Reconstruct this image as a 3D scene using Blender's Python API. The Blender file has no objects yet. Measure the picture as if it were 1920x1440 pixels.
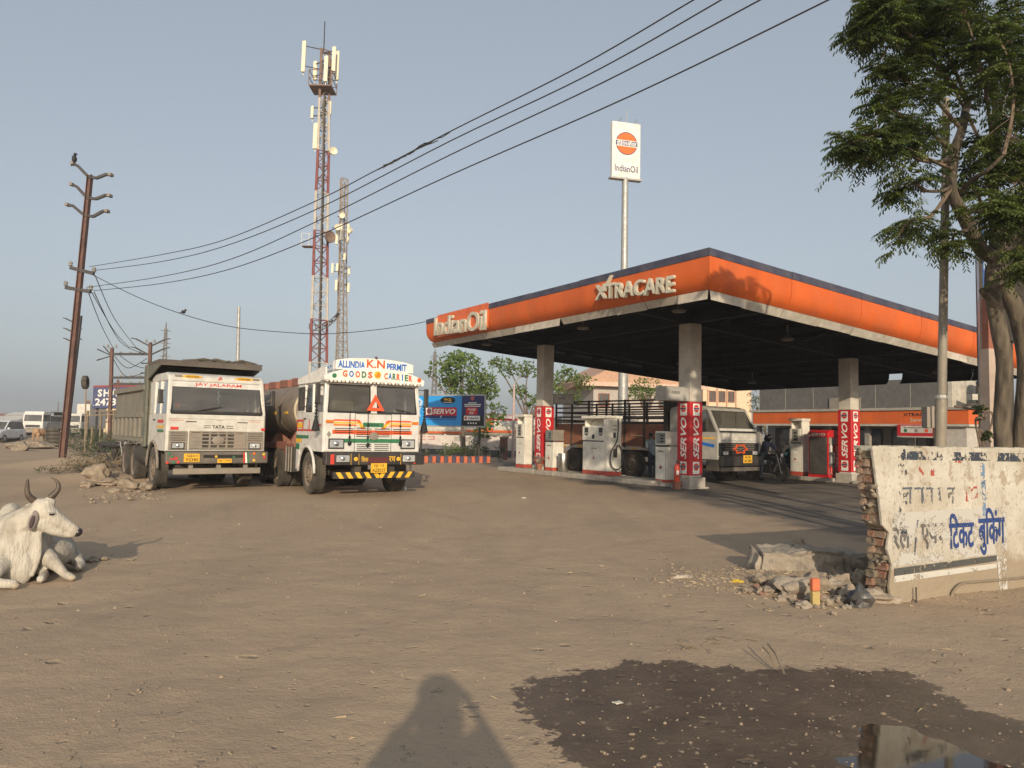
import bpy, math, random
import numpy as np
from mathutils import Vector, Matrix, noise

rnd = random.Random(7)
scene = bpy.context.scene
col = scene.collection
R = math.radians
ANG = 0.5677                      # heading of the forecourt grid
U2 = Vector((-math.sin(ANG), math.cos(ANG), 0))   # along the islands, away from the road
V2 = Vector((math.cos(ANG), math.sin(ANG), 0))    # across the islands

# ------------------------------------------------------------------ camera
FPX, PITCH, ROLL, EYE = 1434.4, 0.0621, 0.0189, 1.6
_F = Vector((0, math.cos(PITCH), math.sin(PITCH)))
_U = Vector((0, -math.sin(PITCH), math.cos(PITCH)))
_R = Vector((1, 0, 0))
_cr, _sr = math.cos(ROLL), math.sin(ROLL)
CR = _cr * _R + _sr * _U
CU = -_sr * _R + _cr * _U
cam_d = bpy.data.cameras.new('camera')
cam = bpy.data.objects.new('camera', cam_d)
col.objects.link(cam)
cam_d.sensor_width = 36
cam_d.lens = FPX / 1920 * 36
cam_d.clip_start = 0.02
cam_d.clip_end = 9000
cam.matrix_world = Matrix(((CR.x, CU.x, -_F.x, 0), (CR.y, CU.y, -_F.y, 0), (CR.z, CU.z, -_F.z, EYE), (0, 0, 0, 1)))
scene.camera = cam

# ------------------------------------------------------------------ light
SUN_EL, SUN_AZ = 18.0, -5.5       # low sun behind the camera
sun_d = bpy.data.lights.new('sun', 'SUN')
sun_d.energy = 3.1
sun_d.angle = R(0.6)
sun_d.color = (1.0, 0.84, 0.63)
sun = bpy.data.objects.new('sun', sun_d)
col.objects.link(sun)
_ld = Vector((math.sin(R(SUN_AZ)) * math.cos(R(SUN_EL)), math.cos(R(SUN_AZ)) * math.cos(R(SUN_EL)), -math.sin(R(SUN_EL))))
sun.rotation_euler = _ld.to_track_quat('-Z', 'Y').to_euler()
sun.location = (3, -20, 10)
world = bpy.data.worlds.new('World')
scene.world = world
world.use_nodes = True
wn = world.node_tree
sky = wn.nodes.new('ShaderNodeTexSky')
sky.sky_type = 'NISHITA'
sky.sun_disc = False
sky.sun_elevation = R(SUN_EL)
sky.sun_rotation = math.atan2(-_ld.x, -_ld.y)
sky.air_density = 1.1
sky.dust_density = 2.6
sky.ozone_density = 1.3
sky.altitude = 0
hs = wn.nodes.new('ShaderNodeHueSaturation'); hs.inputs['Saturation'].default_value = .50; hs.inputs['Value'].default_value = 1.08
wn.links.new(sky.outputs[0], hs.inputs['Color']); veil = wn.nodes.new('ShaderNodeMix'); veil.data_type = 'RGBA'; veil.inputs[0].default_value = .55      # thin even dust veil over the whole sky
wn.links.new(hs.outputs[0], veil.inputs[6]); veil.inputs[7].default_value = (2.35, 2.76, 3.22, 1); wn.links.new(veil.outputs[2], wn.nodes['Background'].inputs[0])
wn.nodes['Background'].inputs[1].default_value = 0.112
scene.view_settings.view_transform = 'Standard'
scene.view_settings.look = 'None'
scene.view_settings.exposure = 0.42
scene.view_settings.gamma = 1
scene.view_settings.use_curve_mapping = False
scene.cycles.max_bounces = 6
scene.cycles.diffuse_bounces = 3
scene.cycles.glossy_bounces = 3
scene.cycles.transmission_bounces = 4
scene.cycles.transparent_max_bounces = 12
scene.cycles.volume_bounces = 0
scene.cycles.use_denoising = True
scene.render.use_persistent_data = False

# a pixel of the photograph (1920 x 1440) as a ray; used to measure where things stand
def ray(px, py):
    return (_F + CR * ((px - 960) / FPX) + CU * ((720 - py) / FPX))
def G(px, py, z=0.0):
    d = ray(px, py)
    t = (z - EYE) / d.z
    return Vector((0, 0, EYE)) + d * t
def D(px, py, Y):
    d = ray(px, py)
    return Vector((0, 0, EYE)) + d * (Y / d.y)
def onplane(px, py, A, B):
    n = Vector((B.y - A.y, A.x - B.x, 0))
    d = ray(px, py)
    o = Vector((0, 0, EYE))
    return o + d * ((A - o).dot(n) / d.dot(n))

# ------------------------------------------------------------------ mesh helpers
ALLV = {}
class MB:
    def __init__(s):
        s.v = []; s.f = []; s.m = []; s.T = None
    def add(s, vs, fs, mi=0):
        b = len(s.v)
        if s.T is not None:
            vs = [s.T @ Vector(q) for q in vs]
        s.v.extend([tuple(q) for q in vs])
        for f in fs:
            s.f.append([i + b for i in f]); s.m.append(mi)
        return s
    def hexa(s, c, mi=0):
        return s.add(c, [(0, 3, 2, 1), (4, 5, 6, 7), (0, 1, 5, 4), (1, 2, 6, 5), (2, 3, 7, 6), (3, 0, 4, 7)], mi)
    def box(s, x0, x1, y0, y1, z0, z1, mi=0):
        return s.hexa([(x0, y0, z0), (x1, y0, z0), (x1, y1, z0), (x0, y1, z0), (x0, y0, z1), (x1, y0, z1), (x1, y1, z1), (x0, y1, z1)], mi)
    def bar(s, p, q, w, h=None, up=(0, 0, 1), mi=0):
        p, q = Vector(p), Vector(q); h = w if h is None else h
        d = (q - p).normalized(); up = Vector(up)
        if abs(d.dot(up)) > .98: up = Vector((1, 0, 0))
        a = d.cross(up).normalized() * w / 2; b = a.cross(d).normalized() * h / 2
        return s.hexa([p - a - b, p + a - b, q + a - b, q - a - b, p - a + b, p + a + b, q + a + b, q - a + b], mi)
    def tube(s, pts, r, n=8, mi=0, cap=True):
        pts = [Vector(p) for p in pts]; k = len(pts)
        rs = list(r) if isinstance(r, (list, tuple)) else [r] * k
        vs = []; prev = None
        for i, p in enumerate(pts):
            t = (pts[min(i + 1, k - 1)] - pts[max(i - 1, 0)])
            t = t.normalized() if t.length > 1e-9 else Vector((0, 0, 1))
            if prev is None:
                a = t.cross(Vector((0, 0, 1)))
                if a.length < .05: a = t.cross(Vector((1, 0, 0)))
            else:
                a = prev - t * prev.dot(t)
                if a.length < 1e-6: a = t.cross(Vector((1, 0, 0)))
            a.normalize(); b = t.cross(a); prev = a
            for j in range(n):
                g = 2 * math.pi * j / n
                vs.append(p + (a * math.cos(g) + b * math.sin(g)) * rs[i])
        fs = []
        for i in range(k - 1):
            for j in range(n):
                j2 = (j + 1) % n
                fs.append((i * n + j, i * n + j2, (i + 1) * n + j2, (i + 1) * n + j))
        if cap:
            fs.append(tuple(reversed(range(n)))); fs.append(tuple(range((k - 1) * n, k * n)))
        return s.add(vs, fs, mi)
    def lathe(s, prof, c=(0, 0, 0), axis='z', n=16, mi=0, sx=1, sy=1):
        vs = []; k = len(prof); c = Vector(c)
        for r, h in prof:
            for j in range(n):
                g = 2 * math.pi * j / n
                a, b = r * math.cos(g) * sx, r * math.sin(g) * sy
                q = (a, b, h) if axis == 'z' else ((h, a, b) if axis == 'x' else (b, h, a))
                vs.append(c + Vector(q))
        fs = []
        for i in range(k - 1):
            for j in range(n):
                j2 = (j + 1) % n
                fs.append((i * n + j, i * n + j2, (i + 1) * n + j2, (i + 1) * n + j))
        if prof[0][0] > 1e-4: fs.append(tuple(reversed(range(n))))
        if prof[-1][0] > 1e-4: fs.append(tuple(range((k - 1) * n, k * n)))
        return s.add(vs, fs, mi)
    def prism(s, poly, a, b, axis='x', mi=0):
        n = len(poly)
        def q(p, h):
            return (h, p[0], p[1]) if axis == 'x' else ((p[0], h, p[1]) if axis == 'y' else (p[0], p[1], h))
        vs = [q(p, a) for p in poly] + [q(p, b) for p in poly]
        fs = [tuple(range(n)), tuple(reversed(range(n, 2 * n)))]
        for i in range(n):
            j = (i + 1) % n
            fs.append((i, n + i, n + j, j))
        return s.add(vs, fs, mi)
    def quad(s, a, b, c, d, mi=0):
        return s.add([a, b, c, d], [(0, 1, 2, 3)], mi)
    def blob(s, c, r, seed=0, amp=.25, sub=2, mi=0, freq=1.3, flat=None):
        vs, fs = ico(sub); c = Vector(c)
        r = r if isinstance(r, (tuple, list)) else (r, r, r)
        o = Vector((seed * 3.17, seed * 1.3, seed * 7.7)); out = []
        for q in vs:
            k = 1 + amp * noise.noise(q * freq + o) * 1.6
            p = Vector((q.x * r[0] * k, q.y * r[1] * k, q.z * r[2] * k)) + c
            if flat is not None and p.z < flat: p.z = flat
            out.append(p)
        return s.add(out, fs, mi)
    def mesh(s, name):
        me = bpy.data.meshes.new(name)
        me.from_pydata(s.v, [], s.f)
        if any(s.m): me.polygons.foreach_set('material_index', s.m)
        return me
    def obj(s, name, mats, parent=None, bevel=0, smooth=False, fix=True, label=None, kind=None, seg=2, loc=None, angle=40):
        me = s.mesh(name)
        if fix:
            import bmesh
            bm = bmesh.new(); bm.from_mesh(me); bmesh.ops.recalc_face_normals(bm, faces=bm.faces); bm.to_mesh(me); bm.free()
        return mk(name, me, mats, parent, bevel, smooth, label, kind, seg, loc, angle)

def mk(name, me, mats, parent=None, bevel=0, smooth=False, label=None, kind=None, seg=2, loc=None, angle=40):
    for m in (mats if isinstance(mats, (list, tuple)) else [mats]): me.materials.append(m)
    o = bpy.data.objects.new(name, me)
    col.objects.link(o)
    if parent is not None: o.parent = parent
    if loc is not None: o.location = loc
    if smooth:
        me.shade_smooth() if hasattr(me, 'shade_smooth') else me.polygons.foreach_set('use_smooth', [True] * len(me.polygons))
        if smooth == 'angle':
            me.set_sharp_from_angle(angle=R(angle))
    if bevel:
        b = o.modifiers.new('bevel', 'BEVEL'); b.width = bevel; b.segments = seg; b.limit_method = 'ANGLE'; b.angle_limit = R(35); b.harden_normals = False
    if label: o['label'] = label
    if kind: o['kind'] = kind
    return o

_ico = {}
def ico(sub):
    if sub in _ico: return _ico[sub]
    import bmesh
    bm = bmesh.new(); bmesh.ops.create_icosphere(bm, subdivisions=sub, radius=1)
    bm.verts.ensure_lookup_table()
    r = ([v.co.copy() for v in bm.verts], [tuple(v.index for v in f.verts) for f in bm.faces])
    bm.free(); _ico[sub] = r
    return r

def thing(name, label, cat, loc=(0, 0, 0), rz=0, group=None):
    o = bpy.data.objects.new(name, None); col.objects.link(o)
    o.location = loc; o.rotation_euler = (0, 0, rz); o.empty_display_size = .2
    return tag(o, label, cat, group)
def tag(o, label, cat, group=None):
    o['label'] = label; o['category'] = cat
    if group: o['group'] = group
    return o
def setting(o):
    o['kind'] = 'structure'; return o
def kids(o):
    return [c for c in col.objects if c.parent == o]
def dup(root, loc, rz=None, label=None, group=None):
    r = root.copy(); col.objects.link(r); r.location = loc
    if rz is not None: r.rotation_euler = (0, 0, rz)
    if label: r['label'] = label
    if group: r['group'] = group
    for ch in kids(root):
        c = ch.copy(); col.objects.link(c); c.parent = r
        for g in kids(ch):
            d = g.copy(); col.objects.link(d); d.parent = c
    return r

def text(s, size, m, parent=None, loc=(0, 0, 0), rot=(math.pi / 2, 0, 0), ext=.002, bold=.012, shear=0, width=None, height=None, name='lettering', align='CENTER', spacing=1.0, M=None, res=2):
    c = bpy.data.curves.new('lettering', 'FONT'); c.body = s; c.size = 1; c.offset = bold; c.shear = shear
    c.align_x = align; c.align_y = 'CENTER'; c.extrude = ext / size; c.resolution_u = res; c.space_character = spacing
    t = bpy.data.objects.new('tmp', c); col.objects.link(t)
    dg = bpy.context.evaluated_depsgraph_get()
    me = bpy.data.meshes.new_from_object(t.evaluated_get(dg))
    bpy.data.objects.remove(t); bpy.data.curves.remove(c)
    co = np.empty(len(me.vertices) * 3); me.vertices.foreach_get('co', co); co = co.reshape(-1, 3)
    w0, w1 = co[:, 0].min(), co[:, 0].max(); h0, h1 = co[:, 1].min(), co[:, 1].max()
    sx = sy = size
    if width: sx = width / (w1 - w0)
    if height: sy = height / (h1 - h0)
    if width and not height: sy = size
    cx = (w0 + w1) / 2 if align == 'CENTER' else w0
    co[:, 0] = (co[:, 0] - cx) * sx; co[:, 1] = (co[:, 1] - (h0 + h1) / 2) * sy; co[:, 2] *= size
    me.vertices.foreach_set('co', co.ravel()); me.update()
    me.name = name
    o = mk(name, me, m, parent)
    if M is not None: o.matrix_local = M
    else:
        o.location = loc; o.rotation_euler = rot
    return o

# ------------------------------------------------------------------ materials
def setin(b, k, v):
    if k in b.inputs: b.inputs[k].default_value = v
def mat(name, c, rough=.65, metal=0, var=.14, vs=5, dust=0, dc=(.30, .235, .17), bump=0, bs=60, spec=.5, coat=0, c2=None, c2s=2.0, c2t=.55, c2w=.08, emit=0, stretch=None, trans=0):
    m = bpy.data.materials.new(name); m.use_nodes = True
    t = m.node_tree; N = t.nodes; L = t.links; b = N['Principled BSDF']
    tc = N.new('ShaderNodeTexCoord'); src = tc.outputs['Object']
    if stretch:
        mp = N.new('ShaderNodeMapping'); mp.inputs['Scale'].default_value = stretch; L.new(src, mp.inputs[0]); src = mp.outputs[0]
    def nz(s, d=4):
        n = N.new('ShaderNodeTexNoise'); n.inputs['Scale'].default_value = s; n.inputs['Detail'].default_value = d; L.new(src, n.inputs['Vector']); return n.outputs['Fac']
    def mapr(x, a, bb, c_, d):
        n = N.new('ShaderNodeMapRange'); L.new(x, n.inputs[0])
        for i, v in enumerate((a, bb, c_, d)): n.inputs[i + 1].default_value = v
        return n.outputs[0]
    def mix(f, a, bb, bt='MIX'):
        n = N.new('ShaderNodeMix'); n.data_type = 'RGBA'; n.blend_type = bt
        for i, v in ((0, f), (6, a), (7, bb)):
            if hasattr(v, 'node'): L.new(v, n.inputs[i])
            else: n.inputs[i].default_value = v if i == 0 else (*v[:3], 1)
        return n.outputs[2]
    out = (*c, 1)
    cur = c
    if c2:
        cur = mix(mapr(nz(c2s, 6), c2t - c2w, c2t + c2w, 0, 1), c, c2)
    if var:
        g = mapr(nz(vs), .3, .7, 1 - var, 1 + var)
        mm = N.new('ShaderNodeVectorMath'); mm.operation = 'SCALE'
        if hasattr(cur, 'node'): L.new(cur, mm.inputs[0])
        else: mm.inputs[0].default_value = cur
        L.new(g, mm.inputs['Scale']); cur = mm.outputs[0]
    if dust:
        cur = mix(mapr(nz(2.3, 7), .38, .72, dust * .25, min(1, dust * 1.15)), cur, dc)
    if hasattr(cur, 'node'): L.new(cur, b.inputs['Base Color'])
    else: b.inputs['Base Color'].default_value = (*cur, 1)
    if dust or var:
        L.new(mapr(nz(9, 3), .3, .7, max(0, rough - .08), min(1, rough + .12 + dust * .3)), b.inputs['Roughness'])
    else: b.inputs['Roughness'].default_value = rough
    b.inputs['Metallic'].default_value = metal
    setin(b, 'Specular IOR Level', spec); setin(b, 'Coat Weight', coat)
    if trans: setin(b, 'Transmission Weight', trans)
    if bump:
        bn = N.new('ShaderNodeBump'); bn.inputs['Strength'].default_value = bump; bn.inputs['Distance'].default_value = .02
        L.new(nz(bs, 5), bn.inputs['Height']); L.new(bn.outputs[0], b.inputs['Normal'])
    if emit:
        setin(b, 'Emission Strength', emit); b.inputs['Emission Color'].default_value = (*c, 1)
    return m
def glassmat(name, tint=(.6, .65, .65), a=.55, rough=.06):
    m = bpy.data.materials.new(name); m.use_nodes = True
    t = m.node_tree; N = t.nodes; L = t.links
    for n in list(N): N.remove(n)
    o = N.new('ShaderNodeOutputMaterial'); g = N.new('ShaderNodeBsdfGlossy'); g.inputs['Roughness'].default_value = rough
    tr = N.new('ShaderNodeBsdfTransparent'); tr.inputs[0].default_value = (*tint, 1)
    d = N.new('ShaderNodeBsdfDiffuse'); d.inputs[0].default_value = (.30, .28, .25, 1)  # grey dust film, strengthened to stand in for pale reflections
    m0 = N.new('ShaderNodeMixShader'); nz = N.new('ShaderNodeTexNoise'); nz.inputs['Scale'].default_value = 2.5; nz.inputs['Detail'].default_value = 6
    mr = N.new('ShaderNodeMapRange'); mr.inputs[3].default_value = .10; mr.inputs[4].default_value = .42
    L.new(nz.outputs['Fac'], mr.inputs[0]); L.new(mr.outputs[0], m0.inputs[0]); L.new(tr.outputs[0], m0.inputs[1]); L.new(d.outputs[0], m0.inputs[2])
    f = N.new('ShaderNodeFresnel'); f.inputs[0].default_value = 1.5
    mm = N.new('ShaderNodeMath'); mm.operation = 'MULTIPLY_ADD'; mm.inputs[1].default_value = 1.2; mm.inputs[2].default_value = .04
    L.new(f.outputs[0], mm.inputs[0])
    mx = N.new('ShaderNodeMixShader'); L.new(mm.outputs[0], mx.inputs[0]); L.new(m0.outputs[0], mx.inputs[1]); L.new(g.outputs[0], mx.inputs[2])
    L.new(mx.outputs[0], o.inputs[0])
    return m

K = {}
K['white'] = mat('truck_white_paint', (.60, .585, .53), .4, dust=.28, coat=.2)
K['white2'] = mat('cream_white_paint', (.64, .63, .59), .4, dust=.16, coat=.2)
K['dirtyw'] = mat('dusty_white_paint', (.62, .60, .54), .5, dust=.4)
K['black'] = mat('black_plastic', (.018, .018, .02), .45, dust=.12)
K['rubber'] = mat('tyre_rubber', (.028, .026, .024), .85, dust=.55, dc=(.20, .165, .12), bump=.3, bs=20)
K['seal'] = mat('rubber_seal', (.012, .012, .012), .7)
K['rim'] = mat('dusty_wheel_rim', (.14, .11, .09), .7, dust=.6)
K['chassis'] = mat('dusty_chassis', (.03, .028, .026), .75, dust=.35, dc=(.15, .12, .09))
K['tipper'] = mat('dusty_tipper_steel', (.17, .16, .13), .75, dust=.6, dc=(.26, .225, .175), bump=.15, bs=12)
K['tippergreen'] = mat('grey_green_tipper_paint', (.11, .12, .095), .7, dust=.3)
K['greydust'] = mat('dusty_grey_plastic', (.22, .20, .17), .7, dust=.5)
K['chrome'] = mat('chrome', (.75, .75, .73), .18, 1, dust=.05)
K['lamp'] = mat('headlamp_glass', (.75, .78, .78), .12, .6, var=.1)
K['orange_l'] = mat('indicator_orange', (.75, .17, .02), .3)
K['red'] = mat('red_paint', (.55, .035, .02), .45, dust=.1)
K['yellow'] = mat('yellow_plate', (.78, .43, .02), .5, dust=.1)
K['green'] = mat('green_paint', (.02, .16, .07), .5, dust=.08)
K['blue'] = mat('blue_paint', (.01, .13, .48), .5)
K['txtblack'] = mat('black_lettering', (.012, .012, .012), .6, var=0)
K['txtwhite'] = mat('white_lettering', (.78, .76, .70), .5, var=.05)
K['txtred'] = mat('red_lettering', (.58, .03, .02), .5, var=.05)
K['txtorange'] = mat('orange_lettering', (.72, .10, .02), .5, var=.05)
K['glass'] = glassmat('windscreen_glass', (.42, .46, .46))
K['glassdark'] = glassmat('dark_window_glass', (.20, .22, .23))
K['interior'] = mat('cab_interior', (.15, .14, .13), .8)
K['seat'] = mat('seat_cover', (.13, .10, .09), .85)
K['steel'] = mat('brushed_steel', (.55, .54, .50), .35, 1, dust=.1)
K['galv'] = mat('galvanised_steel', (.42, .42, .40), .5, .5, dust=.2)
K['conc'] = mat('weathered_concrete', (.38, .35, .30), .85, dust=.3, bump=.4, bs=30, var=.2)
K['orange'] = mat('fascia_orange', (.66, .115, .012), .55, var=.12, vs=1.1, dust=.16, dc=(.42, .20, .10), c2=(.56, .10, .015), c2s=.8, c2t=.52, c2w=.12, stretch=(1, 1, .5))
K['navy'] = mat('fascia_navy', (.030, .034, .075), .55, dust=.32, dc=(.20, .18, .16))
K['cream'] = mat('pump_white_paint', (.74, .71, .62), .42, dust=.12)
K['redpanel'] = mat('sign_red', (.50, .016, .020), .4, var=.06)
K['rust'] = mat('rusty_brown_steel', (.13, .062, .048), .75, c2=(.085, .04, .032), dust=.12, var=.2)
K['shaderoof'] = mat('shade_black_roof', (.008, .0075, .007), .85, var=.3)  # near-black albedo puts the shade under the canopy into the colour
K['wood'] = mat('brown_bed_board', (.23, .078, .040), .7, dust=.22, var=.25, stretch=(1, 1, 6))
K['logored'] = mat('logo_red', (.60, .05, .02), .45, var=0)
K['skin'] = mat('skin', (.17, .085, .05), .6)
K['hair'] = mat('black_hair', (.012, .010, .009), .6)
K['bark'] = mat('grey_brown_bark', (.135, .108, .076), .9, var=.35, vs=4, c2=(.062, .050, .036), c2s=9, c2t=.52, c2w=.10, bump=1.0, bs=18, stretch=(1, 1, .30))
K['bark2'] = mat('thin_bark', (.15, .11, .08), .9, var=.25)
def leafmat(name, c, tr=.3, var=.45):
    m = mat(name, c, .55, var=var, vs=1.6, spec=.35)
    t = m.node_tree; b = t.nodes['Principled BSDF']; o = [n for n in t.nodes if n.type == 'OUTPUT_MATERIAL'][0]
    tl = t.nodes.new('ShaderNodeBsdfTranslucent'); tl.inputs[0].default_value = (c[0] * 1.7, c[1] * 1.7, c[2] * .7, 1)
    mx = t.nodes.new('ShaderNodeMixShader'); mx.inputs[0].default_value = tr
    t.links.new(b.outputs[0], mx.inputs[1]); t.links.new(tl.outputs[0], mx.inputs[2]); t.links.new(mx.outputs[0], o.inputs[0])
    return m
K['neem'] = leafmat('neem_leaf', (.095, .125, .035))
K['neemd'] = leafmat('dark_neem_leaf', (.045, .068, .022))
K['pipal'] = leafmat('pipal_leaf', (.115, .170, .040))
K['bush'] = leafmat('scrub_leaf', (.060, .085, .040))
K['dry'] = mat('dry_twigs', (.20, .155, .10), .9, var=.3)
# ------------------------------------------------------------------ ground
_rs = np.random.RandomState(5)
_lat = _rs.rand(256, 256)
def vnoise(x, y, s):
    x = np.asarray(x, float) / s + 1000.3; y = np.asarray(y, float) / s + 1000.7
    xi = np.floor(x).astype(int); yi = np.floor(y).astype(int); fx = x - xi; fy = y - yi
    fx = fx * fx * (3 - 2 * fx); fy = fy * fy * (3 - 2 * fy)
    a = _lat[xi % 256, yi % 256]; b = _lat[(xi + 1) % 256, yi % 256]; c = _lat[xi % 256, (yi + 1) % 256]; d = _lat[(xi + 1) % 256, (yi + 1) % 256]
    return (a * (1 - fx) + b * fx) * (1 - fy) + (c * (1 - fx) + d * fx) * fy - .5
def fbm(x, y, s, o=4):
    r = 0; a = 1
    for i in range(o):
        r = r + a * vnoise(x + i * 17.3, y - i * 9.1, s / 2 ** i); a *= .5
    return r
def sdf(poly, x, y):
    """signed distance, positive inside"""
    x = np.asarray(x, float); y = np.asarray(y, float)
    d = np.full(x.shape, 1e9); ins = np.zeros(x.shape, bool); n = len(poly)
    for i in range(n):
        ax, ay = poly[i][0], poly[i][1]; bx, by = poly[(i + 1) % n][0], poly[(i + 1) % n][1]
        ex, ey = bx - ax, by - ay
        t = np.clip(((x - ax) * ex + (y - ay) * ey) / (ex * ex + ey * ey), 0, 1)
        d = np.minimum(d, np.hypot(x - ax - t * ex, y - ay - t * ey))
        c = ((ay > y) != (by > y)) & (x < (bx - ax) * (y - ay) / ((by - ay) if by != ay else 1e-9) + ax)
        ins ^= c
    return np.where(ins, d, -d)
def gp(*px): return [tuple(G(a, b).xy) for a, b in px]
WET = gp((955, 1312), (990, 1276), (1062, 1262), (1130, 1252), (1165, 1240), (1250, 1236), (1330, 1247), (1440, 1252), (1560, 1250), (1700, 1254), (1752, 1282), (1790, 1312), (1850, 1335), (1960, 1368), (2100, 1420), (2050, 1600), (1300, 1640), (1120, 1460), (1062, 1425), (1010, 1395), (1025, 1372), (990, 1345))
WATER = gp((1560, 1352), (1600, 1332), (1680, 1336), (1740, 1346), (1830, 1372), (1930, 1405), (2100, 1450), (1950, 1560), (1640, 1470), (1540, 1420))
ASPH = gp((985, 884), (1060, 900), (1180, 916), (1290, 938), (1400, 965), (1500, 992), (1620, 1016)) + [(9.0, 12.0), (24, 21), (28, 36), (16, 47), (3, 44), (-2, 38)]
SHADOWMUD = gp((300, 1020), (140, 1060), (60, 1100), (200, 1100))
HEAP = Vector(G(1540, 1090))
def _bez(p, n=26):
    p = [np.array(q, float) for q in p]; o = []
    for i in range(n + 1):
        t_ = i / n; q = list(p)
        while len(q) > 1: q = [q[k] * (1 - t_) + q[k + 1] * t_ for k in range(len(q) - 1)]
        o.append(q[0])
    return o
PATHS = [_bez(p) for p in (((-3.5, 1.5), (-2.2, 8), (-.5, 14), (2.2, 26)), ((3.2, 1.5), (1.6, 9), (-1.5, 13), (-3.6, 17)), ((-9, 5), (-3, 8), (3, 13), (8, 20)), ((9, 4), (3.5, 7.5), (-3, 9), (-12, 12)), ((-1, 1.5), (0, 6), (2.5, 12), (2.4, 24)), ((-7.5, 18), (-5, 11), (-3, 6), (-2.6, 1)))]
def trackmask(x, y):
    m = np.zeros(np.shape(x))
    for P_ in PATHS:
        for off in (-.95, .95):
            d = np.full(np.shape(x), 9.)
            for i in range(len(P_) - 1):
                a_, b_ = P_[i], P_[i + 1]; e = b_ - a_; n_ = np.array([-e[1], e[0]]) / np.hypot(*e) * off; ax, ay = a_ + n_
                t_ = np.clip(((x - ax) * e[0] + (y - ay) * e[1]) / (e @ e), 0, 1); d = np.minimum(d, np.hypot(x - ax - t_ * e[0], y - ay - t_ * e[1]))
            m = np.maximum(m, np.clip(1.35 - d / .15, 0, 1))
    return m
def mound(x, y, cx, cy, rx, ry, h):
    return h * np.exp(-(((x - cx) / rx) ** 2 + ((y - cy) / ry) ** 2))
def H(x, y):
    x = np.asarray(x, float); y = np.asarray(y, float)
    z = .022 * fbm(x, y, 1.6, 4) + .05 * fbm(x, y, 9, 2) * np.clip((y - 3) / 10, 0, 1)
    z = z + .010 * fbm(x, y, .26, 3) * np.clip(1.4 - y / 14, 0, 1)
    flat = np.clip((sdf(ASPH, x, y) + .5) / 1.5, 0, 1); z = z * (1 - .85 * flat)
    far = np.clip((np.hypot(x, y) - 70) / 60, 0, 1); z = z * (1 - far)
    w = sdf(WATER, x, y); z = z - .034 * np.clip((w + .25) / .6, 0, 1)
    # dusty heap at the broken wall, mounds beside the tipper and by the leaning pole
    z = z + mound(x, y, HEAP.x, HEAP.y, 1.1, .55, .085) + mound(x, y, HEAP.x + .9, HEAP.y - .25, .5, .4, .06)
    for px, py, rx, ry, h in ((185, 900, 1.5, 1.1, .22), (150, 875, 2.0, 2.0, .35), (255, 905, 1.3, .5, .10), (60, 828, 4.5, 3, .55), (20, 822, 6, 4, .35)):
        q = G(px, py); z = z + mound(x, y, q.x, q.y, rx, ry, h)
    return z
def Hs(x, y): return float(H(np.array([x]), np.array([y]))[0])
def GZ(px, py):
    p = G(px, py); z = Hs(p.x, p.y); p = G(px, py, z); p.z = Hs(p.x, p.y); return p

def grow(a, b, step, lo, hi, k=1.22):
    m = list(np.arange(a, b, step)); s = step; q = b; out = []
    while q < hi: out.append(q); s *= k; q += s
    s = step; q = a - step; pre = []
    while q > lo: pre.append(q); s *= k; q -= s
    return np.array(sorted([lo] + pre + m + out + [hi]))
xs = grow(-11, 9, .055, -5000, 5000, 1.09)
ys = np.concatenate([grow(2.2, 13, .05, -3000, 13, 1.4)[:-1], grow(13.05, 24, .11, 13, 24, 1.2)[1:-1], grow(24.1, 60, .35, 24, 5000, 1.12)[1:]])
ys = np.unique(np.round(ys, 4))
gx, gy = np.meshgrid(xs, ys); gx = gx.ravel(); gy = gy.ravel(); gz = H(gx, gy)
near_ = (np.abs(gx) < 15) & (gy > 0) & (gy < 30); trk_ = np.zeros(len(gx)); trk_[near_] = trackmask(gx[near_], gy[near_])
gz = gz - .006 * trk_ * (sdf(ASPH, gx, gy) < 0)
nx, ny = len(xs), len(ys)
me = bpy.data.meshes.new('ground')
idx = np.arange(nx * ny).reshape(ny, nx)
quads = np.stack([idx[:-1, :-1], idx[:-1, 1:], idx[1:, 1:], idx[1:, :-1]], -1).reshape(-1, 4)
me.vertices.add(nx * ny); me.vertices.foreach_set('co', np.stack([gx, gy, gz], -1).ravel())
me.loops.add(quads.size); me.loops.foreach_set('vertex_index', quads.ravel())
me.polygons.add(len(quads)); me.polygons.foreach_set('loop_start', np.arange(0, quads.size, 4))
me.update(calc_edges=True); me.polygons.foreach_set('use_smooth', [True] * len(quads))
a = me.attributes.new('track', 'FLOAT', 'POINT'); a.data.foreach_set('value', trk_)
for nm, poly in (('wet', WET), ('asphalt', ASPH)):
    a = me.attributes.new(nm, 'FLOAT', 'POINT'); a.data.foreach_set('value', np.clip(sdf(poly, gx, gy), -3, 3))

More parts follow.
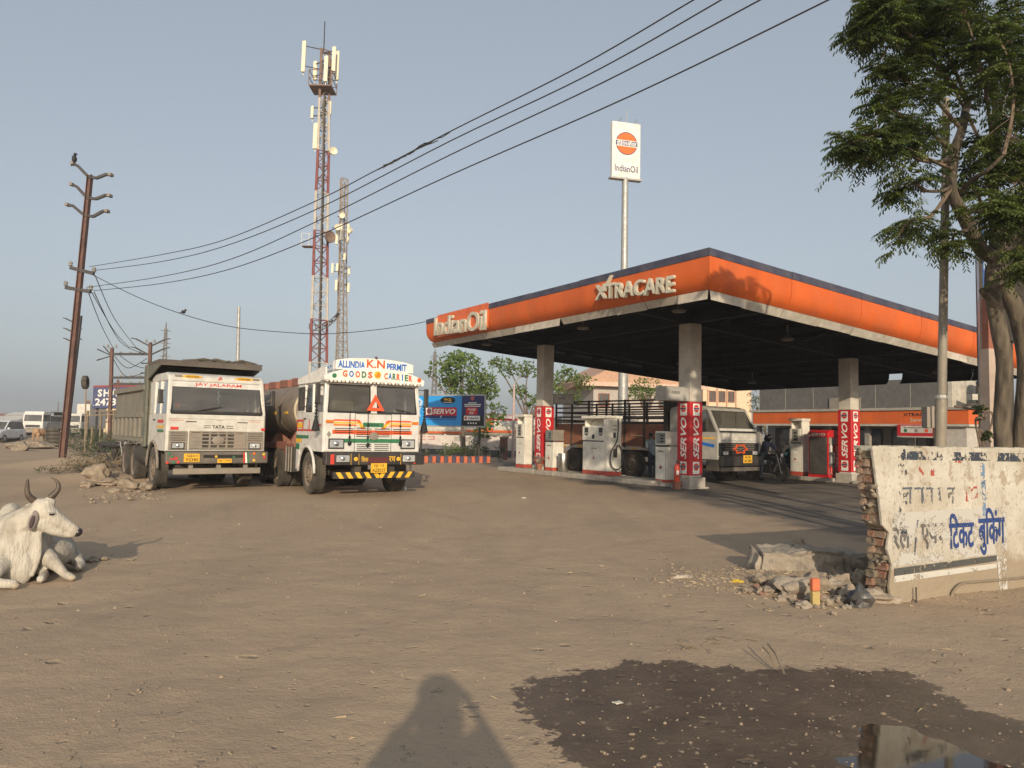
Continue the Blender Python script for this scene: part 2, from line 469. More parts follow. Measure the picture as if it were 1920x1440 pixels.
gm = bpy.data.materials.new('dry_dusty_earth'); gm.use_nodes = True
t = gm.node_tree; N = t.nodes; L = t.links; b = N['Principled BSDF']
tc = N.new('ShaderNodeTexCoord'); P = tc.outputs['Object']
def _nz(s, d=5, src=None, r=.55, dist=0):
    n = N.new('ShaderNodeTexNoise'); n.inputs['Scale'].default_value = s; n.inputs['Detail'].default_value = d; n.inputs['Roughness'].default_value = r; n.inputs['Distortion'].default_value = dist
    L.new(src or P, n.inputs['Vector']); return n.outputs['Fac']
def _mr(x, a, bb, c=0., d=1., st=False):
    n = N.new('ShaderNodeMapRange'); L.new(x, n.inputs[0])
    for i, v in enumerate((a, bb, c, d)): n.inputs[i + 1].default_value = v
    if st: n.interpolation_type = 'SMOOTHSTEP'
    return n.outputs[0]
def _mx(f, a, bb, bt='MIX'):
    n = N.new('ShaderNodeMix'); n.data_type = 'RGBA'; n.blend_type = bt
    for i, v in ((0, f), (6, a), (7, bb)):
        if hasattr(v, 'node'): L.new(v, n.inputs[i])
        else: n.inputs[i].default_value = v if i == 0 else (*v, 1)
    return n.outputs[2]
def _ma(op, a, bb=0., c=0.):
    n = N.new('ShaderNodeMath'); n.operation = op
    for i, v in enumerate((a, bb, c)):
        if hasattr(v, 'node'): L.new(v, n.inputs[i])
        else: n.inputs[i].default_value = v
    return n.outputs[0]
def _at(nm):
    n = N.new('ShaderNodeAttribute'); n.attribute_name = nm; return n.outputs['Fac']
# stretched coordinates along the traffic direction for wheel tracks
mp = N.new('ShaderNodeMapping'); mp.inputs['Rotation'].default_value = (0, 0, -.25); mp.inputs['Scale'].default_value = (.55, .09, 1); L.new(P, mp.inputs[0])
trk = _nz(1.6, 3, mp.outputs[0], .5)
c = _mx(_mr(_nz(.35, 5), .35, .65), (.385, .286, .200), (.435, .325, .222))
c = _mx(_mr(_nz(.16, 4, dist=.6), .56, .68, 0, .35), c, (.42, .27, .17))
c = _mx(_mr(trk, .48, .66, 0, .55), c, (.320, .243, .172))
c = _mx(_mr(_nz(2.6, 6), .45, .68, 0, .30), c, (.350, .280, .200))
c = _mx(_mr(_nz(14, 5), .52, .72, 0, .35), c, (.300, .235, .170))
c = _mx(_mr(_nz(70, 3), .60, .78, 0, .30), c, (.46, .38, .29))
tk_ = _ma('MULTIPLY', _at('track'), _mr(_nz(1.3, 5), .42, .66, .0, .34)); tk2 = _ma('MULTIPLY', tk_, _mr(_nz(30, 2), .35, .6, .55, 1))
c = _mx(tk2, c, (.265, .205, .150))
asp = _mr(_ma('ADD', _at('asphalt'), _ma('MULTIPLY', _ma('SUBTRACT', _nz(.9, 5), .5), 2.4)), -.35, .65, st=True)
aspc = _mx(_mr(_nz(1.1, 6), .40, .66), (.105, .097, .088), (.200, .172, .140))
aspc = _mx(_mr(_nz(60, 3), .55, .75, 0, .35), aspc, (.17, .155, .135))
c = _mx(_ma('MULTIPLY', asp, .92), c, aspc)
wn_ = _ma('ADD', _ma('MULTIPLY', _ma('SUBTRACT', _nz(5, 6, r=.65), .5), .50), _ma('MULTIPLY', _ma('SUBTRACT', _nz(26, 4), .5), .14))
wet = _mr(_ma('ADD', _at('wet'), wn_), .0, .035, st=True)
dry_in = _mr(_nz(13, 5, r=.65), .61, .66, 1, .42)
wet = _ma('MULTIPLY', wet, dry_in)
wetc = _mx(_mr(_nz(3, 5), .35, .7), (.066, .045, .029), (.108, .076, .050))
c = _mx(_ma('MULTIPLY', wet, .93), c, wetc)
L.new(_mr(wet, 0, 1, .95, .38), b.inputs['Roughness'])
L.new(_mr(wet, 0, 1, .10, .28), b.inputs['Specular IOR Level'])
vo = N.new('ShaderNodeTexVoronoi'); vo.inputs['Scale'].default_value = 22; L.new(P, vo.inputs['Vector'])
h = _ma('ADD', _ma('MULTIPLY', _nz(9, 6, r=.65), .8), _ma('MULTIPLY', _nz(55, 4, r=.6), .38))
h = _ma('ADD', h, _ma('MULTIPLY', _mr(vo.outputs['Distance'], .0, .22, 1, 0), .16))
# scattered little pits and hoof dents, only here and there
for sc_, rad, dep in ((3.1, .17, -1.1), (7.5, .20, -.6)):
    v2 = N.new('ShaderNodeTexVoronoi'); v2.inputs['Scale'].default_value = sc_; v2.inputs['Randomness'].default_value = 1
    dm = N.new('ShaderNodeVectorMath'); dm.operation = 'ADD'; nv = N.new('ShaderNodeTexNoise'); nv.inputs['Scale'].default_value = 9; L.new(P, nv.inputs['Vector']); sv_ = N.new('ShaderNodeVectorMath'); sv_.operation = 'SCALE'; sv_.inputs['Scale'].default_value = .14; L.new(nv.outputs['Color'], sv_.inputs[0]); L.new(P, dm.inputs[0]); L.new(sv_.outputs[0], dm.inputs[1]); L.new(dm.outputs[0], v2.inputs['Vector'])
    pick = N.new('ShaderNodeSeparateColor'); L.new(v2.outputs['Color'], pick.inputs[0])
    pit = _ma('MULTIPLY', _mr(v2.outputs['Distance'], rad * .35, rad, 1, 0, True), _mr(pick.outputs[0], .55, .6, 0, 1))
    h = _ma('ADD', h, _ma('MULTIPLY', pit, dep))
    c2_ = _mx(_ma('MULTIPLY', pit, .28), c, (.20, .155, .11)); c = c2_  # shade of the pits also darkened into the ground colour
bp = N.new('ShaderNodeBump'); bp.inputs['Distance'].default_value = .028
L.new(_mr(asp, 0, 1, .62, .32), bp.inputs['Strength']); L.new(c, b.inputs['Base Color']); L.new(h, bp.inputs['Height']); L.new(bp.outputs[0], b.inputs['Normal'])
me.materials.append(gm)
ground = bpy.data.objects.new('ground', me); col.objects.link(ground); setting(ground)

# shallow muddy water lying in the dip
wm = mat('muddy_water', (.036, .028, .020), .05, var=0, spec=.6)
t = wm.node_tree; b = t.nodes['Principled BSDF']
n1 = t.nodes.new('ShaderNodeTexNoise'); n1.inputs['Scale'].default_value = 5
bn = t.nodes.new('ShaderNodeBump'); bn.inputs['Strength'].default_value = .06; bn.inputs['Distance'].default_value = .01
t.links.new(n1.outputs['Fac'], bn.inputs['Height']); t.links.new(bn.outputs[0], b.inputs['Normal'])
cx = sum(p[0] for p in WATER) / len(WATER); cy = sum(p[1] for p in WATER) / len(WATER)
mbw = MB(); ring = [(cx + (p[0] - cx) * 1.12, cy + (p[1] - cy) * 1.12, -.0265) for p in WATER]
mbw.add([(cx, cy, -.0265)] + ring, [(0, i + 1, (i + 1) % len(ring) + 1) for i in range(len(ring))])
setting(mbw.obj('puddle_water', wm))

# pebbles, clods and straw: nobody could count them
pm = mat('pebbles', (.29, .225, .16), .9, var=.5, vs=1.2, c2=(.22, .17, .12), c2s=1.7)
mb = MB(); vs0, fs0 = ico(1)
pr = random.Random(3)
def pebble(mb, x, y, s, k=.5):
    q = [v.copy() for v in vs0]; a = pr.uniform(0, 6.28); ca, sa = math.cos(a), math.sin(a)
    sx, sy, sz = s * pr.uniform(.7, 1.3), s * pr.uniform(.6, 1), s * pr.uniform(.35, .75)
    z = Hs(x, y); o = []
    for v in q:
        u = v * pr.uniform(.82, 1.15); X, Y = u.x * sx, u.y * sy
        o.append((x + X * ca - Y * sa, y + X * sa + Y * ca, z + u.z * sz - sz * .05))
    mb.add(o, fs0)
for i in range(1900):
    y = 3.3 + 13 * pr.random() ** 1.7; x = (pr.uniform(-.75, .72)) * y
    pebble(mb, x, y, pr.choice((.004, .005, .006, .008, .012)) * (1 + y * .05))
for i in range(110):      # more of them in and round the puddle
    px, py = pr.uniform(960, 1900), 1240 + 200 * pr.random(); p = G(px, py)
    pebble(mb, p.x, p.y, pr.choice((.006, .008, .012, .018)))
for i in range(330):
    px, py = pr.uniform(150, 310), pr.uniform(880, 935); p = G(px, py); pebble(mb, p.x, p.y, pr.choice((.02, .03, .05)))
for i in range(1500):     # crumbled mortar in front of the broken wall
    x = HEAP.x + pr.gauss(-.1, .75); y = HEAP.y + pr.gauss(-.1, .42); pebble(mb, x, y, pr.choice((.010, .014, .02, .03)))
o = mb.obj('pebbles', pm, kind='stuff'); o['label'] = 'pebbles and crumbled clods lying on the dusty earth'
sm = mat('straw_litter', (.36, .285, .18), .9, var=.4, vs=9)
mb = MB()
for i in range(560):
    if i < 520: x = HEAP.x + pr.gauss(-.25, .9); y = HEAP.y + pr.gauss(-.25, .5)
    else:
        y = 3.5 + 8 * pr.random() ** 1.5; x = pr.uniform(-.7, .7) * y
    a = pr.uniform(0, 3.14); l = pr.uniform(.012, .055); z = Hs(x, y) + .006
    dx, dy = math.cos(a) * l, math.sin(a) * l; w = .003
    mb.add([(x - dx, y - dy, z), (x + dx, y + dy, z + pr.uniform(0, .02)), (x + dx - dy * .08, y + dy + dx * .08, z + .004), (x, y, z + pr.uniform(.003, .012))], [(0, 1, 2), (0, 2, 3), (0, 3, 1)])
o = mb.obj('straw_litter', sm, kind='stuff')
# ------------------------------------------------------------------ forecourt canopy
NC = Vector((4.612, 17.845, 0)); CL, CW = 15.06, 18.0; SL = -.0650
P1 = Vector((1.28, 29.58, 0)); P2 = Vector((5.393, 23.136, 0)); P3 = Vector((12.08, 27.40, 0)); P4 = P1 + P3 - P2
K['lip'] = mat('dusty_white_flashing', (.52, .49, .42), .7, dust=.45, var=.2)
K['fascback'] = mat('shaded_fascia_back', (.012, .011, .010), .85, var=.2)  # inner fascia coloured near black for the shade below the roof
canopy = thing('station_canopy', 'large orange and navy flat roof over the fuel pumps, raised letters on its left side', 'canopy', NC, ANG)
PROF = [(-.24, 5.10), (-.13, 5.18), (-.055, 5.29), (-.012, 5.43), (0, 5.60), (0, 5.838)]
def side_map(k):
    if k == 'near': return lambda s, o, z: (s, -o, z + SL * s)
    if k == 'left': return lambda s, o, z: (-o, s, z)
    if k == 'right': return lambda s, o, z: (CW + o, s, z + SL * CW)
    return lambda s, o, z: (s, CL + o, z + SL * s)
def strip(k, s0, s1, prof, th, c0, c1, mb, mi=0):
    f = side_map(k); vs = []
    pts = prof + [(o - th, z) for o, z in reversed(prof)]
    for s, c, sg in ((s0, c0, 1), (s1, c1, -1)):
        for o, z in pts: vs.append(f(s + (sg * (-o) if c else 0), o, z))
    n = len(pts); fs = [tuple(range(n)), tuple(reversed(range(n, 2 * n)))]
    for i in range(n):
        j = (i + 1) % n; fs.append((i, n + i, n + j, j))
    mb.add(vs, fs, mi)
for k, ln, cnt in (('near', CW, 6), ('left', CL, 6), ('right', CL, 6), ('back', CW, 9)):
    for i in range(cnt):
        s0, s1 = ln * i / cnt, ln * (i + 1) / cnt
        if k == 'right': s0, s1 = (0, 3, 6.46, 9, 11, 13)[i], (3, 5.88, 9, 11, 13, CL)[i]       # one narrow panel has fallen out
        g = .010
        mb = MB(); strip(k, s0 + (g if i else 0), s1 - (g if i < cnt - 1 else 0), PROF, .03, i == 0, i == cnt - 1, mb)
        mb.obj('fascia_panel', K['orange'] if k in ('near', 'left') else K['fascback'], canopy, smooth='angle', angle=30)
        mb = MB(); j = rnd.uniform(-.012, .012)
        strip(k, s0 + (g if i else 0), s1 - (g if i < cnt - 1 else 0), [(.015, 5.842), (.015, 6.03 + j)], .08, i == 0, i == cnt - 1, mb)
        mb.obj('top_trim', K['navy'], canopy)
        if k in ('near', 'left'):
            n2 = 2
            for q in range(n2):
                a, bb = s0 + (s1 - s0) * q / n2, s0 + (s1 - s0) * (q + 1) / n2
                flare = (k == 'left' and (i, q) in ((0, 0), (2, 1), (3, 0))) or (k == 'near' and (i, q) in ((0, 0), (3, 1)))
                pr_ = [(-.235, 5.092), (-.20 if flare else -.36, 4.86 if flare else 4.90 + rnd.uniform(-.015, .015))]
                c0_ = i == 0 and q == 0; mb = MB(); strip(k, a + (.27 if c0_ else .01), bb - .01, pr_, .012, False, False, mb)
                mb.obj('drip_flashing', K['lip'], canopy)
# roof sheet, beams and purlins
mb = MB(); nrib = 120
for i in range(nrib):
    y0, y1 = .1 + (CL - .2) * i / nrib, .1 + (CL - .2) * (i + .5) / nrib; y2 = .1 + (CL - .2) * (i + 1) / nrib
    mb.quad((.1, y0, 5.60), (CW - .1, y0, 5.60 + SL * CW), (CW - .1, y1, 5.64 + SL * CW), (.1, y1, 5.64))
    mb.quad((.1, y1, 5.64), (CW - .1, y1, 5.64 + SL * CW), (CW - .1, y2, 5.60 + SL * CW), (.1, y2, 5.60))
mb.obj('roof_sheet', K['shaderoof'], canopy, fix=False)
def zc(x, z): return z + SL * x
for y in (4.05, 11.69):
    MB().bar((.3, y, zc(.3, 5.36)), (CW - .3, y, zc(CW - .3, 5.36)), .18, .34).obj('main_beam', K['shaderoof'], canopy)
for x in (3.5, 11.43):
    MB().bar((x, .3, zc(x, 5.36)), (x, CL - .3, zc(x, 5.36)), .18, .30).obj('main_beam', K['shaderoof'], canopy)
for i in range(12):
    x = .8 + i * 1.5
    MB().bar((x, .3, zc(x, 5.52)), (x, CL - .3, zc(x, 5.52)), .07, .14).obj('purlin', K['shaderoof'], canopy)
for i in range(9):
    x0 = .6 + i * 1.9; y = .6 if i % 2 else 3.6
    MB().bar((x0, y, zc(x0, 5.28)), (x0 + 1.9, 3.6 if i % 2 else .6, zc(x0 + 1.9, 5.28)), .05).obj('brace', K['shaderoof'], canopy)
K['fixture'] = mat('dusty_light_fitting', (.10, .10, .09), .5, dust=.3)
for x, y in ((1.2, 2.2), (1.3, 6.5), (1.3, 12.5), (6.2, 2.6), (8.6, 9.5), (14.5, 2.5), (14.6, 11)):
    l = MB().lathe([(.17, 0), (.20, .05), (.12, .12), (.05, .2)], (x, y, zc(x, 4.95)), n=14).obj('light_fitting', K['fixture'], canopy, smooth='angle')
    MB().bar((x, y, zc(x, 5.15)), (x, y, zc(x, 5.45)), .03).obj('hanger', K['fixture'], l)
def cl(px, py, o=0):
    p = onplane(px, py, NC - V2 * o, NC - V2 * o + U2); return (p - NC).dot(U2), p.z
# raised letters on the side facing the road
def letters(s, px0, py0, px1, py1, hgt, m, sz, bold, depth, th=.04):
    def meas(q):
        c = bpy.data.curves.new('m', 'FONT'); c.body = q; c.offset = bold; t = bpy.data.objects.new('m', c); col.objects.link(t)
        bpy.context.view_layer.update(); w = t.dimensions.x; bpy.data.objects.remove(t); bpy.data.curves.remove(c); return w
    ya, za = cl(px0, py0); yb, zb = cl(px1, py1); W = meas(s); L_ = ya - yb; k = L_ / W
    for i, ch in enumerate(s):
        r = meas(s[:i + 1]); l = r - meas(ch); mid = (l + r) / 2 * k
        y = ya - mid; z = za + (zb - za) * mid / L_
        low = ch in 'naeocr'; big = hgt * (.70 if low else 1.0)
        zz = z - (hgt - big) / 2
        o = text(ch, sz, m, canopy, bold=bold, width=(r - l) * k, height=big, name='letter', M=Matrix.Translation((-th, y, zz)) @ Matrix.Rotation(-math.pi / 2, 4, 'Z') @ Matrix.Rotation(math.pi / 2, 4, 'X'), ext=depth, res=4)
K['letter'] = mat('cream_letter_faces', (.56, .53, .42), .45, dust=.25)
MB().box(-.035, -.004, cl(916, 600)[0], cl(821, 620)[0], 5.20, 6.07).obj('letter_board', mat('faded_orange_board', (.70, .13, .03), .45, dust=.12), canopy)
letters('IndianOil', 819, 613, 915, 600, .70, K['letter'], 1, .012, .045, .085)
letters('XTRACARE', 1122, 549, 1269, 533, .42, K['letter'], 1, .018, .05, .075)
ya, za = cl(1134, 548); yb, zb = cl(1150, 533)
MB().hexa([(-.03, ya, za), (-.03, ya - .12, za), (-.13, ya - .12, za), (-.13, ya, za), (-.03, yb + .02, zb + .22), (-.03, yb - .05, zb + .24), (-.13, yb - .05, zb + .24), (-.13, yb + .02, zb + .22)]).obj('letter_tick', K['letter'], canopy)

# ------------------------------------------------------------------ logo and SERVO pillar wraps
def FM(loc, rz=0, spin=0):
    return Matrix.Translation(loc) @ Matrix.Rotation(rz, 4, 'Z') @ Matrix.Rotation(math.pi / 2, 4, 'X') @ Matrix.Rotation(spin, 4, 'Z')
def logo_mb(w, h, r, cy, band=.26, plate=True):
    mb = MB()
    if plate: mb.box(-w / 2, w / 2, -h / 2, h / 2, 0, .004, 0)
    n = 28
    def ringf(r0, z, mi): mb.add([(r0 * math.cos(2 * math.pi * i / n), cy + r0 * math.sin(2 * math.pi * i / n), z) for i in range(n)], [tuple(range(n))], mi)
    ringf(r, .006, 2); ringf(r * .93, .008, 1)
    bw = r * 1.0
    mb.box(-bw, bw, cy - r * band, cy + r * band, .010, .012, 0); mb.box(-bw, bw, cy - r * band * .78, cy + r * band * .78, .013, .015, 2)
    return mb
K['logonavy'] = mat('logo_navy', (.02, .03, .13), .45, var=0)
K['logoorange'] = mat('logo_orange', (.74, .14, .015), .45, var=.05)
lg = logo_mb(.27, .36, .11, .03).mesh('logo')
for m_ in (K['txtwhite'], K['logored'], K['logonavy']): lg.materials.append(m_)
K['pillar'] = mat('pillar_paint', (.58, .54, .47), .75, dust=.35, var=.22, vs=2)
pil = thing('canopy_pillar', 'square canopy pillar with red wrap nearest the road, beside the fire extinguisher', 'pillar', P2, ANG, 'canopy pillars with red lubricant wraps')
MB().box(-.24, .24, -.24, .24, .345, 4.96).obj('shaft', K['pillar'], pil, bevel=.015)
MB().box(-.33, .33, -.33, .33, 0, .34).obj('plinth', K['conc'], pil, bevel=.02)
MB().box(-.40, .40, -.40, .40, 0, .06).obj('footing', K['conc'], pil, bevel=.02)
for rz in (0, -math.pi / 2, math.pi / 2, math.pi):
    rm = Matrix.Rotation(rz, 4, 'Z')
    q = MB().box(-.257, .257, -.262, -.2425, .40, 2.59).obj('wrap_panel', K['redpanel'], pil, bevel=.004, seg=1); q.matrix_local = rm
    for z in (2.36, .62):
        l = bpy.data.objects.new('logo', lg); col.objects.link(l); l.parent = q; l.matrix_local = FM((0, -.2625, z))
    text('SERVO', .30, K['txtwhite'], q, bold=.022, shear=.32, width=1.24, height=.235, M=FM((0, -.2645, 1.50), 0, math.pi / 2), ext=.002)
    MB().box(-.235, .235, -.258, -.2435, 2.60, 2.63).obj('wrap_edge', K['lip'], q)
dup(pil, P1, label='square canopy pillar with red wrap farthest left, flower pots at its foot', group='canopy pillars with red lubricant wraps')
p3_ = dup(pil, P3, label='square canopy pillar with red wrap at the right, beside the oil cabinet', group='canopy pillars with red lubricant wraps')
p4_ = dup(pil, P4, label='canopy pillar mostly hidden behind the nearest one, beyond the stake truck', group='canopy pillars with red lubricant wraps')
for r_ in (p3_, p4_):
    for c_ in kids(r_):
        if c_.name.startswith('shaft'): c_.scale.z = .896

# ------------------------------------------------------------------ pump islands
def wpos(base, t, n=0): return base - U2 * t + V2 * n
isl = thing('pump_island', 'raised concrete kerb island under the white pumps and left pillar', 'kerb island', wpos(P1, 0), ANG)
for i in range(7):
    a, bb = 2.4 - i * 1.30, 2.4 - (i + 1) * 1.30
    MB().box(-.62, .62, bb + .012, a - .012, 0, .17 + rnd.uniform(-.01, .012)).obj('kerb_block', K['conc'], isl, bevel=.03)
MB().prism([(-.30, 0), (.30, 0), (.26, .11), (-.26, .11)], -6.9, -5.95 + .2, 'y').obj('end_ramp', mat('pale_concrete', (.55, .52, .46), .8, dust=.2), isl, bevel=.02)
isl2 = thing('pump_island', 'raised concrete kerb island under the oil cabinet and right pillar', 'kerb island', P3, ANG)
for i in range(6):
    MB().box(-.55, .55, .35 + i * 1.2, .35 + i * 1.2 + 1.18, 0, .15 + rnd.uniform(-.01, .01)).obj('kerb_block', K['conc'], isl2, bevel=.03)
MB().box(-.5, .5, -1.2, -.42, 0, .12).obj('kerb_block', K['conc'], isl2, bevel=.03)

K['screen'] = mat('dark_display', (.03, .035, .035), .2)
K['lcd'] = mat('grey_lcd', (.20, .22, .20), .25)
K['basered'] = mat('pump_base_red', (.50, .06, .035), .5, dust=.2)
K['gap'] = mat('pump_recess', (.22, .21, .18), .7)
def pump_tall(label, loc, ly, dx, h, z0=.17, group='tall white fuel pumps'):
    t = thing('fuel_pump', label, 'fuel pump', loc + Vector((0, 0, z0)), ANG, group)
    y0, y1, x0, x1 = -ly / 2, ly / 2, -dx / 2, dx / 2
    MB().box(x0 - .005, x1 + .005, y0 - .005, y1 + .005, 0, .14).obj('base', K['basered'], t, bevel=.01)
    MB().box(x0, x1, y0 + .16 * ly, y1, .145, h * .56).obj('cabinet', K['cream'], t, bevel=.012)
    MB().box(x0, x1, y0, y0 + .155 * ly, .145, h - .10).obj('side_column', K['cream'], t, bevel=.012)
    MB().box(x0 + .02, x1 - .02, y0 + .16 * ly, y1 - .01, h * .56 + .002, h * .58).obj('black_strip', K['screen'], t)  # black strip between cabinet and display head
    hd = MB().box(x0 - .02, x1 - .02, y0 + .16 * ly, y1, h * .58, h * .82).obj('display_head', K['cream'], t, bevel=.01)
    MB().box(x0 + .12 * dx, x1 - .05, y1 - .05, y1, h * .82, h - .10).obj('rear_post', K['cream'], t, bevel=.008)
    MB().hexa([(x0 + .45 * dx, y0 + .16 * ly, h * .82), (x1 - .03, y0 + .16 * ly, h * .82), (x1 - .03, y1 - .06, h * .82), (x0 + .45 * dx, y1 - .06, h * .82), (x0 + .75 * dx, y0 + .16 * ly, h - .1), (x1 - .03, y0 + .16 * ly, h - .1), (x1 - .03, y1 - .06, h - .1), (x0 + .75 * dx, y1 - .06, h - .1)]).obj('back_plate', K['cream'], t)
    MB().box(x0 - .06, x1 + .03, y0 - .03, y1 + .03, h - .095, h).obj('top_cap', K['cream'], t, bevel=.015)
    xx = x0 - .022
    if ly > 1:
        for yc in (-.34, .44):
            s = MB().box(xx - .012, xx, yc - .10, yc + .10, h * .715, h * .80).obj('display', K['screen'], hd, bevel=.004)
            s = MB().box(xx - .010, xx, yc - .07, yc + .07, h * .665, h * .685).obj('label_strip', K['screen'], hd)
            s = MB().box(xx - .014, xx - .001, yc - .13, yc + .13, h * .69, h * .71).obj('sill', K['galv'], hd)
        MB().box(xx - .012, xx, .0, .12, h * .61, h * .68).obj('keypad', K['screen'], hd)
    else:
        for q in range(3): MB().box(xx - .012, xx, -.03, .09, h * (.62 + q * .055), h * (.65 + q * .055)).obj('display', K['screen'], hd)
        MB().box(xx - .008, xx, -.09, .16, h * .60, h * .81).obj('display_frame', K['gap'], hd)
    l = logo_mb(.10, .14, .045, .01).obj('logo', [K['cream'], K['logored'], K['logonavy']], t); l.matrix_local = FM((x0 - .001, .05, h * .28), -math.pi / 2)
    MB().box(x0 - .003, x0, -.08 * ly, .14 * ly, h * .44, h * .455).obj('label_strip', K['gap'], t)
    return t, (x0, x1, y0, y1)
ploc = wpos(P1, 3.49)
pp, (x0, x1, y0, y1) = pump_tall('wide white fuel pump with two displays and a coiled black hose', ploc, 1.34, .62, 2.03)
hz = [(.12, y0 - .05, 1.92), (.10, y0 - .07, 1.5), (.02, y0 - .09, 1.15), (-.20, y0 - .10, .85), (-.27, y0 - .11, .55), (-.18, y0 - .11, .30), (0, y0 - .11, .22), (.18, y0 - .11, .28), (.27, y0 - .11, .5), (.26, y0 - .10, .8), (.15, y0 - .09, 1.02), (.03, y0 - .08, 1.0), (.02, y0 - .08, .88)]
def smoothpts(p, n=4):
    p = [Vector(q) for q in p]; out = []
    for i in range(len(p) - 1):
        a, b_, c_, d_ = p[max(i - 1, 0)], p[i], p[i + 1], p[min(i + 2, len(p) - 1)]
        for k in range(n):
            t_ = k / n
            out.append(.5 * ((2 * b_) + (c_ - a) * t_ + (2 * a - 5 * b_ + 4 * c_ - d_) * t_ * t_ + (3 * b_ - a - 3 * c_ + d_) * t_ ** 3))
    return out + [p[-1]]
MB().tube(smoothpts(hz), .022, 6).obj('hose', K['black'], pp, smooth=True)
MB().box(-.06, .06, y0 - .10, y0 - .005, .62, .92).obj('nozzle_boot', K['black'], pp, bevel=.02)
MB().tube([(0, y0 - .12, .93), (.02, y0 - .16, 1.02), (.10, y0 - .16, 1.06)], [.03, .028, .015], 6).obj('nozzle', K['greydust'], pp, smooth=True)
MB().box(-.05, .05, y0 - .012, y0 - .001, 1.28, 1.46).obj('display', K['screen'], pp)
for z in (1.55, 1.68): MB().box(-.08, .10, y0 - .008, y0 - .001, z, z + .03).obj('label_strip', K['gap'], pp)
MB().lathe([(.07, .12), (.10, .14), (.10, .19), (.05, .21)], (.12, y0 - .06, .0), n=10).obj('hose_swivel', K['galv'], pp)
pump_tall('narrow tall white fuel pump left of the farthest-left pillar', wpos(P1, -1.35), .62, .42, 2.12)
pump_tall('narrow tall white fuel pump beside the oil cabinet under the canopy shade', P3 + U2 * 2.05, .55, .42, 2.15, .15)
def pump_small(label, loc, ly, dx, h, z0, dark):
    t = thing('fuel_pump', label, 'fuel pump', loc + Vector((0, 0, z0)), ANG, 'small square fuel pumps')
    y0, y1, x0, x1 = -ly / 2, ly / 2, -dx / 2, dx / 2
    MB().box(x0, x1, y0, y1, 0, .12).obj('base', K['basered'], t, bevel=.008)
    MB().box(x0, x1, y0, y1, .122, h * .70).obj('cabinet', K['cream'], t, bevel=.012)
    MB().box(x0 - .004, x0 + .05, y0 + .02, y1 - .02, h * .70, h * .73).obj('black_strip', K['screen'], t)  # black strip under the display head
    hd = MB().box(x0, x1, y0, y1, h * .735, h).obj('display_head', K['cream'] if dark else K['greydust'], t, bevel=.015)
    MB().box(x0 - .015, x0 - .001, y0 + .06, y1 - .05, h * .76, h * .97).obj('display', K['lcd'], hd, bevel=.004)
    for k in range(3): MB().box(x0 - .022, x0 - .016, y0 + .12, y0 + .26, h * (.79 + k * .055), h * (.82 + k * .055)).obj('readout', K['screen'], hd)
    l = logo_mb(.12, .17, .055, .015).obj('logo', [K['cream'], K['logored'], K['logonavy']], t); l.matrix_local = FM((x0 - .001, .0, h * .30), -math.pi / 2)
    MB().box(x0 - .004, x0 - .001, -.11, .11, h * .60, h * .63).obj('label_strip', K['gap'], t)
    for yy in (y0 + .03, y1 - .03): MB().box(x0 - .003, x0 - .001, yy - .004, yy + .004, .15, h * .68).obj('door_seam', K['screen'], t)
    return t
pump_small('small fuel pump with grey top beside the steel drum bin', wpos(P1, .85, -.12), .50, .50, 1.52, .17, False)
pump_small('small white fuel pump beside the red fire extinguisher', wpos(P1, 6.62, .05), .50, .50, 1.62, .08, True)
MB_ = MB().box(-.32, .32, -.5, .32, 0, .08)
o = MB_.obj('pump_base_slab', K['conc'], None, bevel=.02); o.location = wpos(P1, 6.65, .05); o.rotation_euler.z = ANG; tag(o, 'low concrete slab under the pump beside the fire extinguisher', 'slab')
# steel bin
t = thing('steel_bin', 'shiny cylindrical steel bin standing on the kerb island', 'bin', wpos(P1, 1.55, -.22) + Vector((0, 0, .17)), 0)
MB().lathe([(.17, 0), (.185, .02), (.185, .64), (.175, .67), (.165, .67), (.16, .05), (.0, .05)], n=24).obj('body', K['steel'], t, smooth='angle')
MB().lathe([(.19, .60), (.195, .61), (.195, .65), (.19, .66)], n=24).obj('rim', K['steel'], t, smooth='angle')
# pots with scraggly plants at the pillar foot
K['terra'] = mat('terracotta', (.30, .105, .06), .85, dust=.25)
for i, (tt, nn, r, h, lb) in enumerate(((.42, -.50, .13, .24, 'terracotta pot with a dry brown plant before the farthest-left pillar'), (.42, -.12, .16, .20, 'low dark clay bowl between the left pillar and the small pump'))):
    t = thing('flower_pot', lb, 'flower pot', wpos(P1, tt, nn) + Vector((0, 0, .17)), 0)
    MB().lathe([(r * .62, 0), (r * .95, h * .85), (r * 1.08, h * .86), (r * 1.08, h), (r * .9, h), (r * .8, h * .8), (0, h * .8)], n=14).obj('pot', K['terra'], t, smooth='angle')
    mb = MB()
    for q in range(16 if i == 0 else 5):
        a = rnd.uniform(0, 6.28); l = rnd.uniform(.10, .38 if i == 0 else .12); mb.tube([(0, 0, h * .7), (math.cos(a) * l * .3, math.sin(a) * l * .3, h * .8 + l * .6), (math.cos(a) * l * .55, math.sin(a) * l * .55, h * .8 + l)], [.008, .006, .003], 4)
        for w_ in range(3): mb.blob((math.cos(a) * l * .5 + rnd.uniform(-.05, .05), math.sin(a) * l * .5 + rnd.uniform(-.05, .05), h * .8 + l * rnd.uniform(.6, 1)), (.03, .03, .02), q, .3, 1)
    mb.obj('plant', K['dry'], t)
